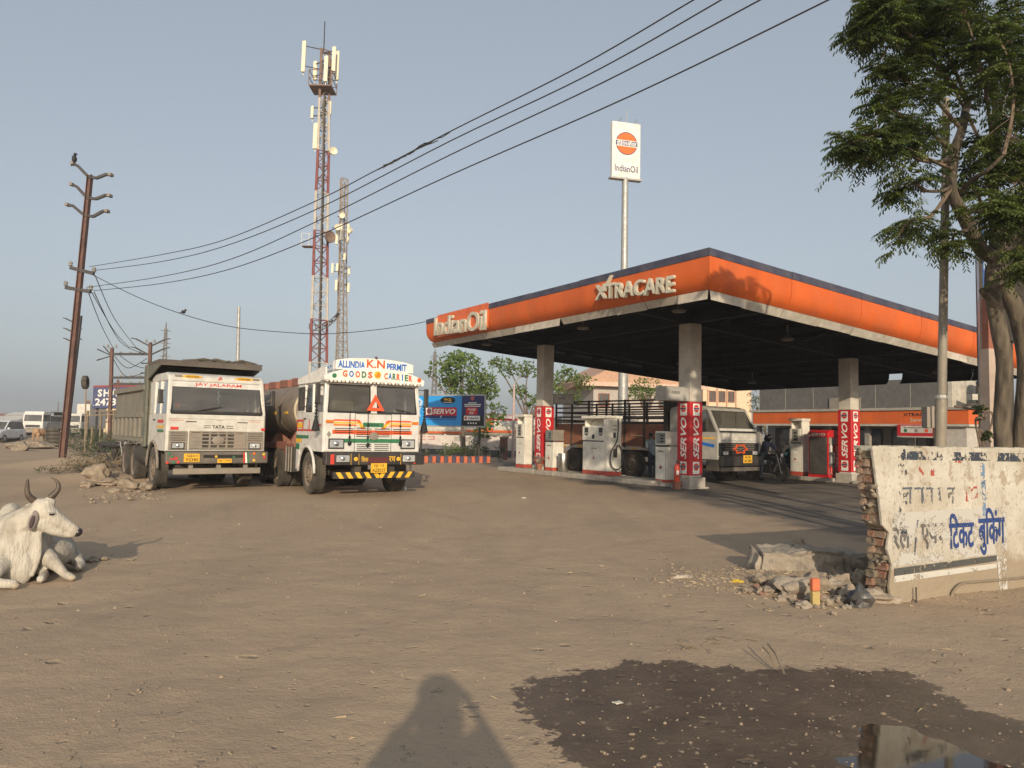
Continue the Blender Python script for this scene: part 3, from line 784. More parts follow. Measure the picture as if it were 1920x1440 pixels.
# fire extinguisher on a bucket
ex = wpos(P2, .10, -.62)
t = thing('sand_bucket', 'dull red bucket on the ground under the fire extinguisher', 'bucket', ex, 0)
MB().lathe([(.12, 0), (.15, .22), (.138, .22), (.11, .03), (0, .03)], n=16).obj('bucket', K['terra'], t, smooth='angle')
MB().tube([(-.145, 0, .21), (-.11, -.1, .08), (.11, -.1, .08), (.145, 0, .21)], .008, 5).obj('handle', K['black'], t)
t = thing('fire_extinguisher', 'red fire extinguisher standing in front of the pillar wrap', 'extinguisher', ex + Vector((.0, .0, .225)), 0)
MB().lathe([(.072, 0), (.082, .02), (.082, .40), (.068, .47), (.035, .51), (.025, .54)], n=16).obj('cylinder', mat('extinguisher_red', (.60, .05, .02), .35, dust=.1), t, smooth='angle')
MB().bar((0, 0, .53), (0, 0, .60), .045).obj('valve', K['black'], t)
MB().bar((-.03, 0, .59), (.10, -.02, .63), .02).obj('lever', K['black'], t)
MB().tube([(.03, -.03, .58), (.11, -.06, .5), (.11, -.06, .25), (.10, -.05, .12)], .012, 5).obj('hose', K['black'], t)
MB().box(-.04, .04, -.087, -.080, .2, .32).obj('label_sheet', K['txtwhite'], t)
MB().bar((0, 0, -.02), (0, 0, 0), .15).obj('foot', K['black'], t)
# grey light boxes fixed beside the pillars
K['boxgrey'] = mat('grey_box_face', (.36, .35, .32), .6, dust=.25)
for base, n0, n1, z0, z1, lb, tx in ((P1, .27, 1.22, 2.70, 3.10, 'grey illuminated sign box right of the farthest-left pillar', 'Loyalty'), (P2, -1.18, -.27, 2.60, 3.02, 'grey sign box left of the nearest pillar', 'DIESEL')):
    t = thing('sign_box', lb, 'sign box', base, ANG, 'grey boxes beside the pillars')
    MB().box(n0, n1, -.24, .24, z0, z1).obj('casing', K['boxgrey'], t, bevel=.015)
    MB().box(n0 + .04, n1 - .04, -.246, -.238, z0 + .05, z1 - .05).obj('face', mat('pale_sign_face', (.42, .41, .38), .5, dust=.2), t)
    text(tx, .12, K['txtblack'], t, shear=.2, M=FM(((n0 + n1) / 2 - .1, -.25, (z0 + z1) / 2 + .03)), height=.075, bold=0)
    MB().bar((n0 if n0 > 0 else n1, 0, z1), (.0, 0, z1 + .12), .03).obj('bracket', K['galv'], t)

# ------------------------------------------------------------------ oil cabinet by the right pillar
t = thing('oil_cabinet', 'red glass-fronted lubricant cabinet beside the right pillar', 'cabinet', P3 + U2 * .95 + V2 * -.02 + Vector((0, 0, .15)), ANG)
# front faces the left lane (-x) and camera side (-y)
MB().box(-.40, .40, .36, .40, 0, 1.62).obj('back_panel', K['redpanel'], t)
MB().box(-.42, .42, -.42, .42, 0, .10).obj('base', K['redpanel'], t, bevel=.01)
for x in (-.40, .36):
    for y in (-.40, .36): MB().box(x, x + .05, y, y + .05, .1, 1.45).obj('frame_post', K['redpanel'], t, bevel=.006)
MB().prism([(-.42, 1.45), (.42, 1.45), (.42, 1.72), (-.30, 1.72), (-.46, 1.60)], -.42, .42, 'y').obj('header', K['redpanel'], t, bevel=.02)
text('SERVO', .16, K['txtwhite'], t, shear=.3, bold=.02, width=.60, height=.115, M=FM((-.468, -.03, 1.55), -math.pi / 2))
l = logo_mb(.1, .13, .045, .0).obj('logo', [K['txtwhite'], K['logored'], K['logonavy']], t); l.matrix_local = FM((-.464, .36, 1.55), -math.pi / 2)
text('SERVO', .14, K['txtwhite'], t, shear=.3, bold=.02, width=.8, height=.12, M=FM((.1, -.425, .75), 0, math.pi / 2))
MB().box(.0, .40, -.42, -.40, .1, 1.45).obj('side_panel', K['redpanel'], t)
bmats = [mat('bottle_' + n_, c_, .4) for n_, c_ in (('white', (.6, .58, .52)), ('red', (.5, .04, .03)), ('grey', (.25, .25, .24)))]
for q, z in enumerate((.12, .52, .92)):
    MB().box(-.37, .37, -.37, .37, z, z + .02).obj('shelf', K['galv'], t)
    for j in range(6):
        for i in range(3): MB().lathe([(.05, 0), (.055, .02), (.055, .2), (.02, .25), (.02, .28)], (-.28 + i * .2, -.29 + j * .12, z + .02), n=7).obj('bottle', bmats[(i + j + q) % 3], t)
for side in ('x',): MB().box(-.415, -.405, -.35, .36, .12, 1.45).obj('glass_pane', K['glass'], t)

# ------------------------------------------------------------------ tall company sign behind the canopy
tb = D(1168, 760, 45); tb.z = 0
tot = thing('tall_sign', 'tall pole sign with orange disc logo above the canopy', 'pole sign', tb, R(16))
tx = (D(1171, 330, 45).x - tb.x)
MB().lathe([(.34, 0), (.30, 3), (.27, 8), (.22, 9), (.19, 16.9)], n=20).obj('pole', K['galv'], tot, smooth='angle')
MB().box(-.92, .92, -.16, .16, 16.85, 20.25).obj('sign_case', mat('sign_white', (.74, .73, .66), .4, dust=.06), tot, bevel=.05)
l = logo_mb(1.5, 2, .70, 0, .27, False).obj('logo', [K['txtwhite'], K['logoorange'], K['logonavy']], tot); l.matrix_local = FM((0, -.163, 18.95))
text('इं' + 'िड' + 'यनऑयल', .3, K['txtwhite'], l, M=Matrix.Translation((0, 0, .017)), width=1.28, height=.36, bold=.02, ext=.002)
text('IndianOil', .4, K['logonavy'], tot, M=FM((0, -.168, 17.42)), width=1.5, height=.42, bold=.010)
MB().box(-1.02, 1.02, -.2, .2, 16.76, 16.85).obj('sill', K['galv'], tot)
MB().bar((.05, 0, 20.25), (.05, 0, 21.1), .03).obj('lightning_rod', K['galv'], tot)
for sx in (-.5, .5): MB().bar((sx, -.05, 20.25), (sx + .06, -.4, 20.42), .03).obj('lamp_arm', K['galv'], tot)
# ------------------------------------------------------------------ lorries (front at local y = 0, body runs to +y)
def wheelmesh(w=.28, r=.5, dual=False):
    mb = MB(); h = w / 2
    prof = [(r * .58, -h * .72), (r * .62, -h * .98), (r * .80, -h * 1.06), (r * .93, -h * .98), (r * .975, -h * .82)]
    n = 5
    for i in range(n):
        a = -h * .78 + (2 * h * .78) * i / n; b_ = -h * .78 + (2 * h * .78) * (i + 1) / n
        prof += [(r, a + .006), (r, b_ - .010), (r * .972, b_ - .006), (r * .972, b_ + .002)]
    prof = prof[:-2] + [(r * .975, h * .82), (r * .93, h * .98), (r * .80, h * 1.06), (r * .62, h * .98), (r * .58, h * .72)]
    mb.lathe(prof, (0, 0, 0), 'x', 40)
    for i in range(44):     # tread lugs
        g = 2 * math.pi * i / 44
        for sx in (-1, 1):
            c, s_ = math.cos(g), math.sin(g); c2, s2 = math.cos(g + .05), math.sin(g + .05)
            x0, x1 = sx * h * .45, sx * h * .92; rr = r * 1.012; ri = r * .95
            g2 = .10
            v = []
            for (xx, da) in ((x0, 0.03), (x1, 0)):
                for rad in (ri, rr):
                    for e in (0, .075): v.append((xx, rad * math.cos(g + e + da), rad * math.sin(g + e + da)))
            mb.add(v, [(0, 1, 3, 2), (4, 6, 7, 5), (0, 2, 6, 4), (1, 5, 7, 3), (2, 3, 7, 6), (0, 4, 5, 1)])
    return mb
def rimmesh(w, r, front=True):
    mb = MB(); h = w / 2; s = 1
    if front:
        mb.lathe([(0, -h * 1.25), (.10, -h * 1.25), (.11, -h * .95), (.19, -h * .90), (r * .52, -h * .45), (r * .57, -h * .9), (r * .62, -h * .98), (r * .62, -h * .8), (r * .55, -h * .3), (r * .55, h * .8), (r * .62, h * .9)], (0, 0, 0), 'x', 24)
    else:
        mb.lathe([(0, -h * .4), (.09, -h * .4), (.10, -h * .1), (.2, h * .0), (r * .40, h * .05), (r * .5, -h * .6), (r * .57, -h * .9), (r * .62, -h * .98), (r * .60, h * .9)], (0, 0, 0), 'x', 24)
    k = -h * .98 if front else 0
    for i in range(10):
        g = 2 * math.pi * i / 10; mb.lathe([(.017, k - .03), (.017, k + .05)], (0, .155 * math.cos(g), .155 * math.sin(g)), 'x', 6)
    return mb
_wm = {}
def wheel(root, x, y, r=.5, w=.28, front=True, z=None, flip=False):
    key = (r, w, front)
    if key not in _wm:
        a = wheelmesh(w, r).mesh('wheel'); a.materials.append(K['rubber']); b_ = rimmesh(w, r, front).mesh('rim'); b_.materials.append(K['rim'])
        for m_ in (a, b_): m_.shade_smooth(); m_.set_sharp_from_angle(angle=R(35))
        _wm[key] = (a, b_)
    a, b_ = _wm[key]
    o = bpy.data.objects.new('wheel', a); col.objects.link(o); o.parent = root; o.location = (x, y, r if z is None else z)
    if flip: o.rotation_euler = (0, 0, math.pi)
    q = bpy.data.objects.new('rim', b_); col.objects.link(q); q.parent = o
    return o
def wiper(root, x0, x1, z0, z1, y):
    w = MB().tube([(x0, y - .03, z0), ((x0 + x1) / 2, y - .06, (z0 + z1) / 2 + .02), (x1, y - .03, z1)], .010, 5)
    w.bar((x0 + (x1 - x0) * .35, y - .035, z0 + (z1 - z0) * .35 + .02), (x1 + (x1 - x0) * .1, y - .015, z1 + .03), .02, .02)
    w.obj('wiper', K['black'], root)
def seats(root, y, z, W, sw=True, wheelside=1):
    for x in (-.62, .62):
        s = MB().box(x - .26, x + .26, y, y + .5, z, z + .16).box(x - .25, x + .25, y + .42, y + .56, z + .1, z + .75).obj('seat', K['seat'], root, bevel=.04)
    MB().box(-W / 2 + .08, W / 2 - .08, y - .75, y - .45, z - .15, z + .10).obj('dashboard', K['interior'], root, bevel=.04)
    mb = MB(); c = Vector((wheelside * -.62, y - .38, z + .28)); pts = []
    for i in range(17):
        g = 2 * math.pi * i / 16; pts.append(c + Vector((.22 * math.cos(g), .22 * math.sin(g) * .45, .22 * math.sin(g) * .9)))
    mb.tube(pts, .014, 6); mb.tube([c, c + Vector((0, -.1, -.35))], .02, 6)
    mb.bar(pts[0], pts[8], .02); mb.obj('steering_wheel', K['black'], root)
def plate(root, x, z, w, h, y, l1, l2=None, name='number_plate'):
    p = MB().box(x - w / 2, x + w / 2, y - .012, y, z - h / 2, z + h / 2).obj(name, K['yellow'], root, bevel=.004, seg=1)
    if l2:
        text(l1, .1, K['txtblack'], p, width=w * .66, height=h * .34, M=FM((x, y - .0135, z + h * .22)), bold=.012)
        text(l2, .1, K['txtblack'], p, width=w * .82, height=h * .36, M=FM((x, y - .0135, z - h * .22)), bold=.012)
    else: text(l1, .1, K['txtblack'], p, width=w * .85, height=h * .5, M=FM((x, y - .0135, z)), bold=.012)
def headlamp(root, x, z, w, h, y, ring=True):
    b_ = MB().box(x - w / 2, x + w / 2, y - .02, y + .02, z - h / 2, z + h / 2).obj('headlight', K['black'], root, bevel=.012)
    MB().box(x - w * .42, x + w * .42, y - .035, y - .018, z - h * .38, z + h * .38).obj('lens', K['lamp'], b_, bevel=.012)
    MB().lathe([(0, -.012), (h * .22, -.008), (h * .26, 0)], (x, y - .034, z), 'y', 12).obj('bulb_glass', K['chrome'], b_, smooth=True)
def mirror(root, x, y, z, h, sgn, arm=.2):
    m = MB().box(x - .06, x + .06, y - .03, y + .03, z - h / 2, z + h / 2).obj('mirror', K['black'], root, bevel=.02)
    MB().tube([(x, y, z + h * .4), (x - sgn * arm, y + .08, z + h * .45)], .012, 5).tube([(x, y, z - h * .4), (x - sgn * arm, y + .08, z - h * .45)], .012, 5).obj('mirror_arm', K['black'], m)
def cabshell(root, W, z0, zb, zt, ztop, Ld, rake, m, axle, arch=.62, corner=.05, sidewin=True, roofbow=.03, split=False, pm=None, archm=None, side_z=None, windows=True):
    """hollow cab: front panel, sides with wheel arch, back, roof, pillars, glass"""
    h = W / 2; pm = pm or m; ym = lambda z: rake * max(0, z - zb) / (zt - zb)
    MB().box(-h + .012, h - .012, 0, .09, z0, zb).obj('front_panel', m, root, bevel=.035, seg=3)
    side = [(.03, zb - .01), (.03, z0)]
    for i in range(9):
        g = math.pi * (1 - i / 8.); side.append((axle + arch * math.cos(g), max(z0, .52 + arch * math.sin(g))))
    side += [(Ld, z0), (Ld, zb - .01)]
    side = [side[0], side[1]] + [p for p in side[2:] if p[0] > .031]
    for s in (-1, 1):
        MB().prism(side, s * h - s * .045, s * h, 'x').obj('side_panel', m, root, bevel=.008, seg=1)
        # fender lip
        mb = MB(); pts = [(s * (h + .015), axle + arch * math.cos(math.pi * (1 - i / 10.)), .52 + arch * math.sin(math.pi * (1 - i / 10.))) for i in range(11)]
        mb.tube(pts, .035, 6); mb.obj('wheel_arch', archm or K['black'], root, smooth=True)
        # pillars and upper frame
        MB().bar((s * (h - .055), .05, zb - .03), (s * (h - .09), rake + .04, zt + .02), .10, .10).obj('windscreen_pillar', pm, root, bevel=.02)
        MB().box(s * h - s * .06, s * h - s * .005, Ld - .55, Ld, zb - .01, zt + .02).obj('rear_quarter', pm, root, bevel=.015)
        yd = Ld - .55
        MB().bar((s * (h - .03), yd - .62, zb - .02), (s * (h - .03), yd - .60, zt), .05, .05).obj('quarter_post', pm, root)
        if sidewin:
            MB().quad((s * (h - .025), .12, zb), (s * (h - .025), yd, zb), (s * (h - .045), yd, zt), (s * (h - .045), rake + .12, zt)).obj('door_window', K['glassdark'], root, fix=False)
        d0 = MB().prism([(yd - .02, zb - .03), (.16, zb - .03), (.16, zb - .28), (max(.2, axle - arch - .02), zb - .4), (axle, .52 + arch + .06), (yd - .02, .52 + arch + .02)], s * h, s * (h + .008), 'x').obj('door', m, root, bevel=.004, seg=1)
        MB().bar((s * (h + .025), yd - .22, zb - .16), (s * (h + .025), yd - .08, zb - .16), .03).obj('handle', K['black'], d0)
    MB().box(-h + .05, h - .05, Ld - .06, Ld, z0, ztop - .15).obj('back_panel', m, root, bevel=.02)
    MB().box(-h + .06, h - .06, .1, Ld - .08, z0, z0 + .06).obj('floor_pan', K['interior'], root)
    # windscreen
    def wsq(x0, x1, d=.0, e=0):
        return [(x0, ym(zb) + .03 - d, zb + e), (x1, ym(zb) + .03 - d, zb + e), (x1 * .985, rake + .03 - d, zt - e), (x0 * .985, rake + .03 - d, zt - e)]
    xs_ = [(-h + .10, h - .10)] if not split else [(-h + .10, -.075), (.075, h - .10)]
    for a, b_ in xs_:
        g = MB().add(wsq(a, b_), [(0, 1, 2, 3)]).obj('windscreen', K['glass'], root, fix=False)
        fr = MB(); q = [Vector(p) for p in wsq(a, b_, .012)]
        for i in range(4): fr.bar(q[i], q[(i + 1) % 4], .045, .03, up=(0, 1, 0))
        fr.obj('seal', K['seal'], g)
    if split: MB().bar((0, .0, zb - .02), (0, rake, zt + .02), .15, .06, up=(0, 1, 0)).obj('centre_pillar', pm, root, bevel=.01)
    # interior lining
    MB().box(-h + .08, h - .08, Ld - .1, Ld - .065, z0, zt).obj('rear_lining', K['interior'], root)
    MB().box(-h + .06, h - .06, .095, .12, z0, zb - .02).obj('front_lining', K['interior'], root)
    # roof
    r_ = [(rake - .02, zt - .01), (rake + .01, zt + (ztop - zt) * .55), (rake + .10, ztop - .05), (rake + .3, ztop), (Ld - .3, ztop), (Ld, ztop - .08), (Ld, zt)]
    MB().prism(r_, -h + .03, h - .03, 'x').obj('roof', m, root, bevel=.05, seg=3)

# ============================ tipper lorry
wl = G(303, 917)
DA = .632; V2t = Vector((math.cos(DA), math.sin(DA), 0)); U2t = Vector((-math.sin(DA), math.cos(DA), 0))
droot = thing('tipper_lorry', 'dusty white tipper lorry with red words above its windscreen', 'lorry', (0, 0, 0), DA)
W = 2.36; AX = 1.3
loc = wl + V2t * (1.04) - U2t * AX - Vector((.115, -.02, 0)); droot.location = (loc.x, loc.y, .03)
cabshell(droot, W, .95, 1.86, 2.64, 2.86, 1.95, .16, K['white'], AX, .64, archm=K['greydust'])
seats(droot, 1.0, 1.35, W)
MB().box(-W / 2 + .12, W / 2 - .12, .137, .150, 2.505, 2.635).obj('sun_strip', K['white2'], droot)
text('JAY JALARAM', .1, K['txtred'], droot, width=1.12, height=.095, M=FM((.02, .134, 2.57)), bold=.012)
text('ॐ', .14, K['txtred'], droot, M=FM((.05, .155, 2.745)), height=.10, bold=.01)
for x, s_ in ((-.60, 'GOODS'), (.65, 'CARRIER')):
    q = MB().lathe([(0, -.012), (.22, -.008), (.24, 0)], (x, .165, 2.76), 'y', 20, sx=.17, sy=1).obj('painted_badge', K['yellow'], droot)
    text(s_, .05, K['txtblack'], q, M=FM((x, .149, 2.76)), width=.30, height=.045, bold=.01)
for x in (-.92, .95): MB().box(x - .08, x + .08, .14, .18, 2.75, 2.79).obj('marker_lamp', K['greydust'], droot, bevel=.006)
MB().box(-W / 2 + .13, W / 2 - .13, .02, .05, 1.83, 1.93).obj('cowl', K['black'], droot, bevel=.01)
wiper(droot, -.72, .02, 1.86, 2.02, .05)
mb = MB()       # flower string behind the windscreen
for i in range(9): mb.blob((.08 + .02 * math.sin(i * 2.), .32, 2.50 - i * .045), .028, i, .3, 1)
mb.obj('garland', K['txtwhite'], droot)
MB().box(-.95, -.82, .3, .32, 2.0, 2.12).obj('orange_tag', K['txtorange'], droot)
# front panel detail
MB().box(-W / 2 + .03, W / 2 - .03, -.014, -.001, 1.73, 1.755).obj('swage_line', K['dirtyw'], droot, bevel=.006)
g = MB().box(-.68, .70, -.012, -.0005, .99, 1.655).obj('grille_flap', K['white'], droot, bevel=.008)
fr = MB(); fr.box(-.64, .66, -.02, -.013, 1.0, 1.435).obj('grille_back', K['chassis'], g)
for z in (1.43, 1.385, 1.30, 1.21, 1.12, 1.03): MB().box(-.66 + (.08 if 1.05 < z < 1.42 else 0), .68 - (.08 if 1.05 < z < 1.42 else 0), -.05, -.02, z - .02, z + .012).obj('grille_bar', K['greydust'], g, bevel=.005, seg=1)
for x in (-.63, -.38, -.18, .02, .22, .42, .65): MB().box(x - .025, x + .025, -.045, -.02, 1.0, 1.43).obj('grille_post', K['greydust'], g, bevel=.005, seg=1)
for s in (-1, 1): MB().box(s * .53 - .13, s * .53 + .13, -.043, -.021, 1.03, 1.40).obj('grille_side', K['greydust'], g)
MB().lathe([(.0, -.02), (.12, -.018), (.15, 0)], (.02, -.052, 1.22), 'y', 22, sx=.72).obj('badge', K['greydust'], g, smooth='angle')
text('TATA', .1, K['txtblack'], g, width=.30, height=.085, M=FM((.02, -.0135, 1.545)), bold=.022)
for s in (-1, 1):
    for z in (1.57, 1.52): MB().box(.02 + s * .27 - .085, .02 + s * .27 + .085, -.0145, -.0125, z - .008, z + .008).obj('badge_stripe', K['txtblack'], g)
text('LUCKY', .04, K['txtblack'], droot, M=FM((.05, -.002, 1.70)), height=.028, shear=.3, bold=0)
for x, w_ in ((-.95, .32), (.9, .30)):
    MB().box(x - w_ / 2, x + w_ / 2, -.004, -.001, 1.685, 1.695).obj('painted_line', K['txtred'], droot)
for x, z, w_, h_, m_ in ((-1.0, 1.50, .18, .07, 'red'), (1.12, 1.50, .10, .07, 'red')):
    MB().box(x - w_ / 2, x + w_ / 2, -.025, -.001, z - h_ / 2, z + h_ / 2).obj('indicator', K[m_], droot, bevel=.01)
for s in (-1, 1):
    x = s * .91
    f = MB().box(x - .21, x + .21, -.035, -.001, .99, 1.44).obj('lamp_panel', K['greydust'], droot, bevel=.03)
    for z in (1.38, 1.32, 1.26, 1.21): MB().box(x - .17, x + .17, -.042, -.03, z, z + .014).obj('louvre', K['black'], f)
    headlamp(droot, x, 1.085, .30, .16, -.035)
for x, z in ((-1.05, 1.38), (-1.06, 1.27)): MB().lathe([(0, -.006), (.035, -.004), (.036, 0)], (x, -.001, z), 'y', 10).obj('sticker', K['green' if z > 1.3 else 'greydust'], droot)
for x in (-.62, .6): MB().box(x - .13, x + .12, -.03, -.012, 1.655, 1.675).obj('grab_handle', K['black'], droot, bevel=.006)
# bumper
bu = MB().box(-W / 2 - .02, W / 2 + .03, -.20, .0, .655, .945).obj('bumper', K['greydust'], droot, bevel=.03)
K['bumpdark'] = mat('dark_bumper_paint', (.085, .078, .068), .6, dust=.35)
bu.data.materials[0] = K['bumpdark']
MB().box(-.36, .58, -.212, -.199, .80, .87).obj('bumper_slot', K['seal'], bu, bevel=.01)
plate(droot, -.62, .80, .36, .20, -.202, 'GJ21', 'Y2385')
plate(droot, .14, .725, .34, .095, -.214, 'GJ21 Y2385', name='small_plate')
for x, z, m_ in ((-1.13, .90, 'green'), (-1.06, .82, 'green'), (-1.16, .69, 'red'), (-1.02, .69, 'green'), (-.92, .70, 'red'), (.86, .90, 'orange_l'), (.86, .73, 'yellow'), (1.1, .88, 'yellow'), (-.06, .83, 'yellow'), (.36, .82, 'green'), (1.12, .80, 'red')):
    MB().lathe([(0, -.02), (.03, -.014), (.036, 0)], (x, -.201, z), 'y', 10).obj('reflector', K[m_], bu)
MB().box(-1.10, -.93, -.206, -.2005, .76, .82).obj('red_sticker', K['red'], bu)
for i, m_ in enumerate(('red', 'txtwhite', 'green')): MB().hexa([(.60 + i * .05, -.206, .67), (.64 + i * .05, -.206, .67), (.64 + i * .05, -.201, .67), (.60 + i * .05, -.201, .67), (.58 + i * .05, -.206, .93), (.62 + i * .05, -.206, .93), (.62 + i * .05, -.201, .93), (.58 + i * .05, -.201, .93)]).obj('painted_stripe', K[m_], bu)
MB().box(-W / 2 + .18, W / 2 - .12, -.12, -.02, .40, .545).obj('underrun_bar', K['greydust'], droot, bevel=.02)
for x in (-.6, .05, .7): MB().box(x - .05, x + .05, -.06, .0, .54, .66).obj('bracket', K['greydust'], droot)
mirror(droot, -W / 2 - .13, .12, 2.25, .34, -1, .1)
mirror(droot, W / 2 + .2, .12, 2.3, .40, 1)
# painted side bits
for z0_, z1_, m_ in ((1.62, 1.70, 'red'), (1.50, 1.56, 'yellow'), (1.40, 1.46, 'green')):
    MB().box(-W / 2 - .012, -W / 2 - .0085, .25, .9, z0_, z1_).obj('side_stripe', K[m_], droot)
# chassis and wheels
for x in (-.42, .42): MB().box(x - .05, x + .05, .2, 7.2, .72, .95).obj('chassis_rail', K['chassis'], droot)
for x, f in ((-1.04, False), (1.04, True)): wheel(droot, x, AX, .5, .28, True, flip=f)
MB().bar((-.95, AX, .5), (.95, AX, .5), .12).obj('axle', K['chassis'], droot)
for ya in (3.7, 5.0):
    MB().bar((-.95, ya, .5), (.95, ya, .5), .2).obj('axle', K['chassis'], droot)
    for x, f in ((-1.06, False), (-.74, True), (1.06, True), (.74, False)): wheel(droot, x, ya, .5, .28, False, flip=f)
MB().lathe([(.28, -.55), (.30, -.5), (.30, .5), (.28, .55)], (-.95, 2.85, .78), 'y', 18).obj('fuel_tank', K['chassis'], droot, smooth='angle')
MB().box(.65, 1.1, 2.4, 3.1, .5, 1.0).obj('battery_box', K['chassis'], droot, bevel=.02)
for sx in (-1, 1): MB().box(sx * .98 - .18, sx * .98 + .18, 2.02, 2.05, .35, .9).obj('mud_flap', K['seal'], droot)
# tipping body
Y0, Y1, ZB, ZT = 2.35, 6.75, 1.12, 2.62
def bodyside(s):
    h = 1.20
    sp = MB().prism([(Y0, ZB), (Y1, ZB), (Y1 + .08, ZT), (Y0, ZT)], s * (h - .06), s * h, 'x').obj('body_side', K['tipper'], droot)
    MB().box(s * (h + .03) - .05, s * (h + .03) + .05, Y0 - .02, Y1 + .1, ZT - .14, ZT).obj('top_rail', K['tipper'], sp, bevel=.015)
    MB().box(s * (h + .02) - .05, s * (h + .02) + .05, Y0, Y1, ZB, ZB + .10).obj('bottom_rail', K['tipper'], sp, bevel=.01)
    MB().box(s * (h + .02) - .04, s * (h + .02) + .04, Y0, Y1, 1.76, 1.88).obj('middle_rail', K['tipper'], sp, bevel=.012)
    MB().box(s * (h + .012) - .03, s * (h + .012) + .03, Y0, Y0 + .3, ZB + .1, ZT - .14).obj('front_post', K['tipper'], sp, bevel=.01)
    for i in range(7):
        y = Y0 + .45 + i * .64
        MB().box(s * (h + .02) - .045, s * (h + .02) + .045, y, y + .20, ZB + .1, 1.76).obj('rib', K['tipper'], sp, bevel=.03)
for s in (-1, 1): bodyside(s)
MB().box(-1.14, 1.14, Y0, Y1, ZB, ZB + .08).obj('body_floor', K['tipper'], droot)
MB().box(-1.14, 1.14, Y1 - .02, Y1 + .06, ZB, ZT).obj('tailgate', K['tipper'], droot)
MB().box(-1.21, -1.15, Y1 + .02, Y1 + .14, ZT, ZT + .32).obj('tail_post', K['rust'], droot, bevel=.01)
MB().box(-1.22, 1.22, Y0 - .22, Y0 - .02, ZB - .1, 3.12).obj('headboard', K['tippergreen'], droot, bevel=.02)
for s in (-1, 1): MB().box(s * 1.22 - .03, s * 1.22 + .03, Y0 - .26, Y0 + .12, ZB - .12, 3.13).obj('headboard_post', K['tippergreen'], droot, bevel=.015)
K['hood'] = mat('dusty_cab_guard', (.095, .08, .065), .85, dust=.35, dc=(.17, .14, .11))
MB().prism([(Y0 - .20, 3.10), (Y0 - .20, 3.17), (.72, 3.19), (.62, 3.10), (.62, 3.04), (.74, 3.10)], -1.24, 1.24, 'x').obj('cab_guard', K['hood'], droot)
for s in (-1, 1): MB().prism([(Y0 - .2, 2.72), (Y0 - .2, 3.12), (.70, 3.12), (.8, 3.02)], s * 1.20, s * 1.235, 'x').obj('guard_gusset', K['tippergreen'], droot)
mb = MB()
for i in range(9):
    x = -.65 + i * .16; mb.tube([(x, 1.0 + rnd.uniform(-.1, .1), 3.21), (x + .35, 1.2 + rnd.uniform(-.2, .2), 3.235 + rnd.uniform(0, .06)), (x + .8, 1.1 + rnd.uniform(-.2, .2), 3.21 + rnd.uniform(-.01, .04))], [.03, .04, .025], 6)
o = mb.obj('rope_bundle', mat('tarpaulin_rope', (.10, .085, .065), .9, var=.3), None); o.location = droot.location; o.rotation_euler.z = DA
tag(o, 'rolled ropes and tarpaulin on the guard above the dusty tipper cab', 'rope bundle')

# ============================ tanker lorry
wl = G(587, 927); W = 2.44; AX = 1.10
troot = thing('tanker_lorry', 'hand painted tanker lorry with goods carrier headboard and orange warning triangle', 'lorry', (0, 0, 0), ANG)
loc = wl + V2 * 1.04 - U2 * AX; troot.location = (loc.x, loc.y, .02)
cabshell(troot, W, 1.03, 1.96, 2.62, 2.74, 2.0, .07, K['white2'], AX, .62, split=True, archm=K['white2'])
seats(troot, 1.05, 1.45, W)
MB().box(-.95, -.40, .20, .48, 1.98, 2.24).obj('dash_bundle', mat('cloth_bundle', (.45, .38, .28), .9), troot, bevel=.07)
# curved headboard
def arch_board(z0, z1a, z1c, y0, y1, x, n=16):
    mb = MB(); pts = []
    for i in range(n + 1):
        u = -x + 2 * x * i / n; e = abs(u) / x
        top = z1a + (z1c - z1a) * (1 - e ** 2.6)
        pts.append((u, top))
    poly = [(-x, z0)] + pts + [(x, z0)]
    return mb.prism(poly, y0, y1, 'y')
K['board'] = mat('board_white', (.78, .76, .70), .45, dust=.08)
a1 = arch_board(2.68, 2.78, 3.02, -.10, .22, 1.26).obj('headboard', K['board'], troot, bevel=.01)
a2 = arch_board(2.95, 3.16, 3.25, -.04, .10, .98).obj('upper_board', K['board'], troot, bevel=.01)
MB().prism([(-.10, 2.66), (2.0, 2.66), (2.0, 2.80), (.2, 2.98), (-.08, 2.98)], -1.235, -1.20, 'x').obj('side_board', K['board'], troot)
MB().prism([(-.06, 2.66), (2.0, 2.66), (2.0, 2.76), (.2, 2.80), (-.04, 2.78)], 1.20, 1.235, 'x').obj('side_board', K['board'], troot)
MB().prism([(.1, 2.95), (1.9, 2.82), (1.9, 2.95), (.1, 3.14)], -1.0, -.97, 'x').obj('roof_rail_board', mat('blue_lettered_board', (.60, .63, .66), .5, dust=.2), troot)
MB().box(-1.18, 1.18, .22, 2.0, 2.72, 2.80).obj('roof_deck', K['dirtyw'], troot)
for i in range(9):
    z = 3.02 - i * .0175; MB().box(-1.003, -1.0005, .22 + i * .18, .30 + i * .18, z - .02, z + .04).obj('side_mark', K['blue'], troot)
text('ALLINDIA', .2, K['blue'], a2, width=.66, height=.17, M=FM((-.60, -.046, 3.075)), bold=.032)
text('K.N', .2, K['txtorange'], a2, width=.46, height=.20, M=FM((0, -.046, 3.12)), bold=.025)
text('PERMIT', .2, K['blue'], a2, width=.52, height=.17, M=FM((.54, -.046, 3.075)), bold=.032)
gc = [('G', 'txtorange'), ('O', 'blue'), ('O', 'txtorange'), ('D', 'green'), ('S', 'txtorange')]
for i, (c_, m_) in enumerate(gc): text(c_, .2, K[m_], a1, height=.155, width=.115, M=FM((-.78 + i * .155, -.106, 2.85)), bold=.038)
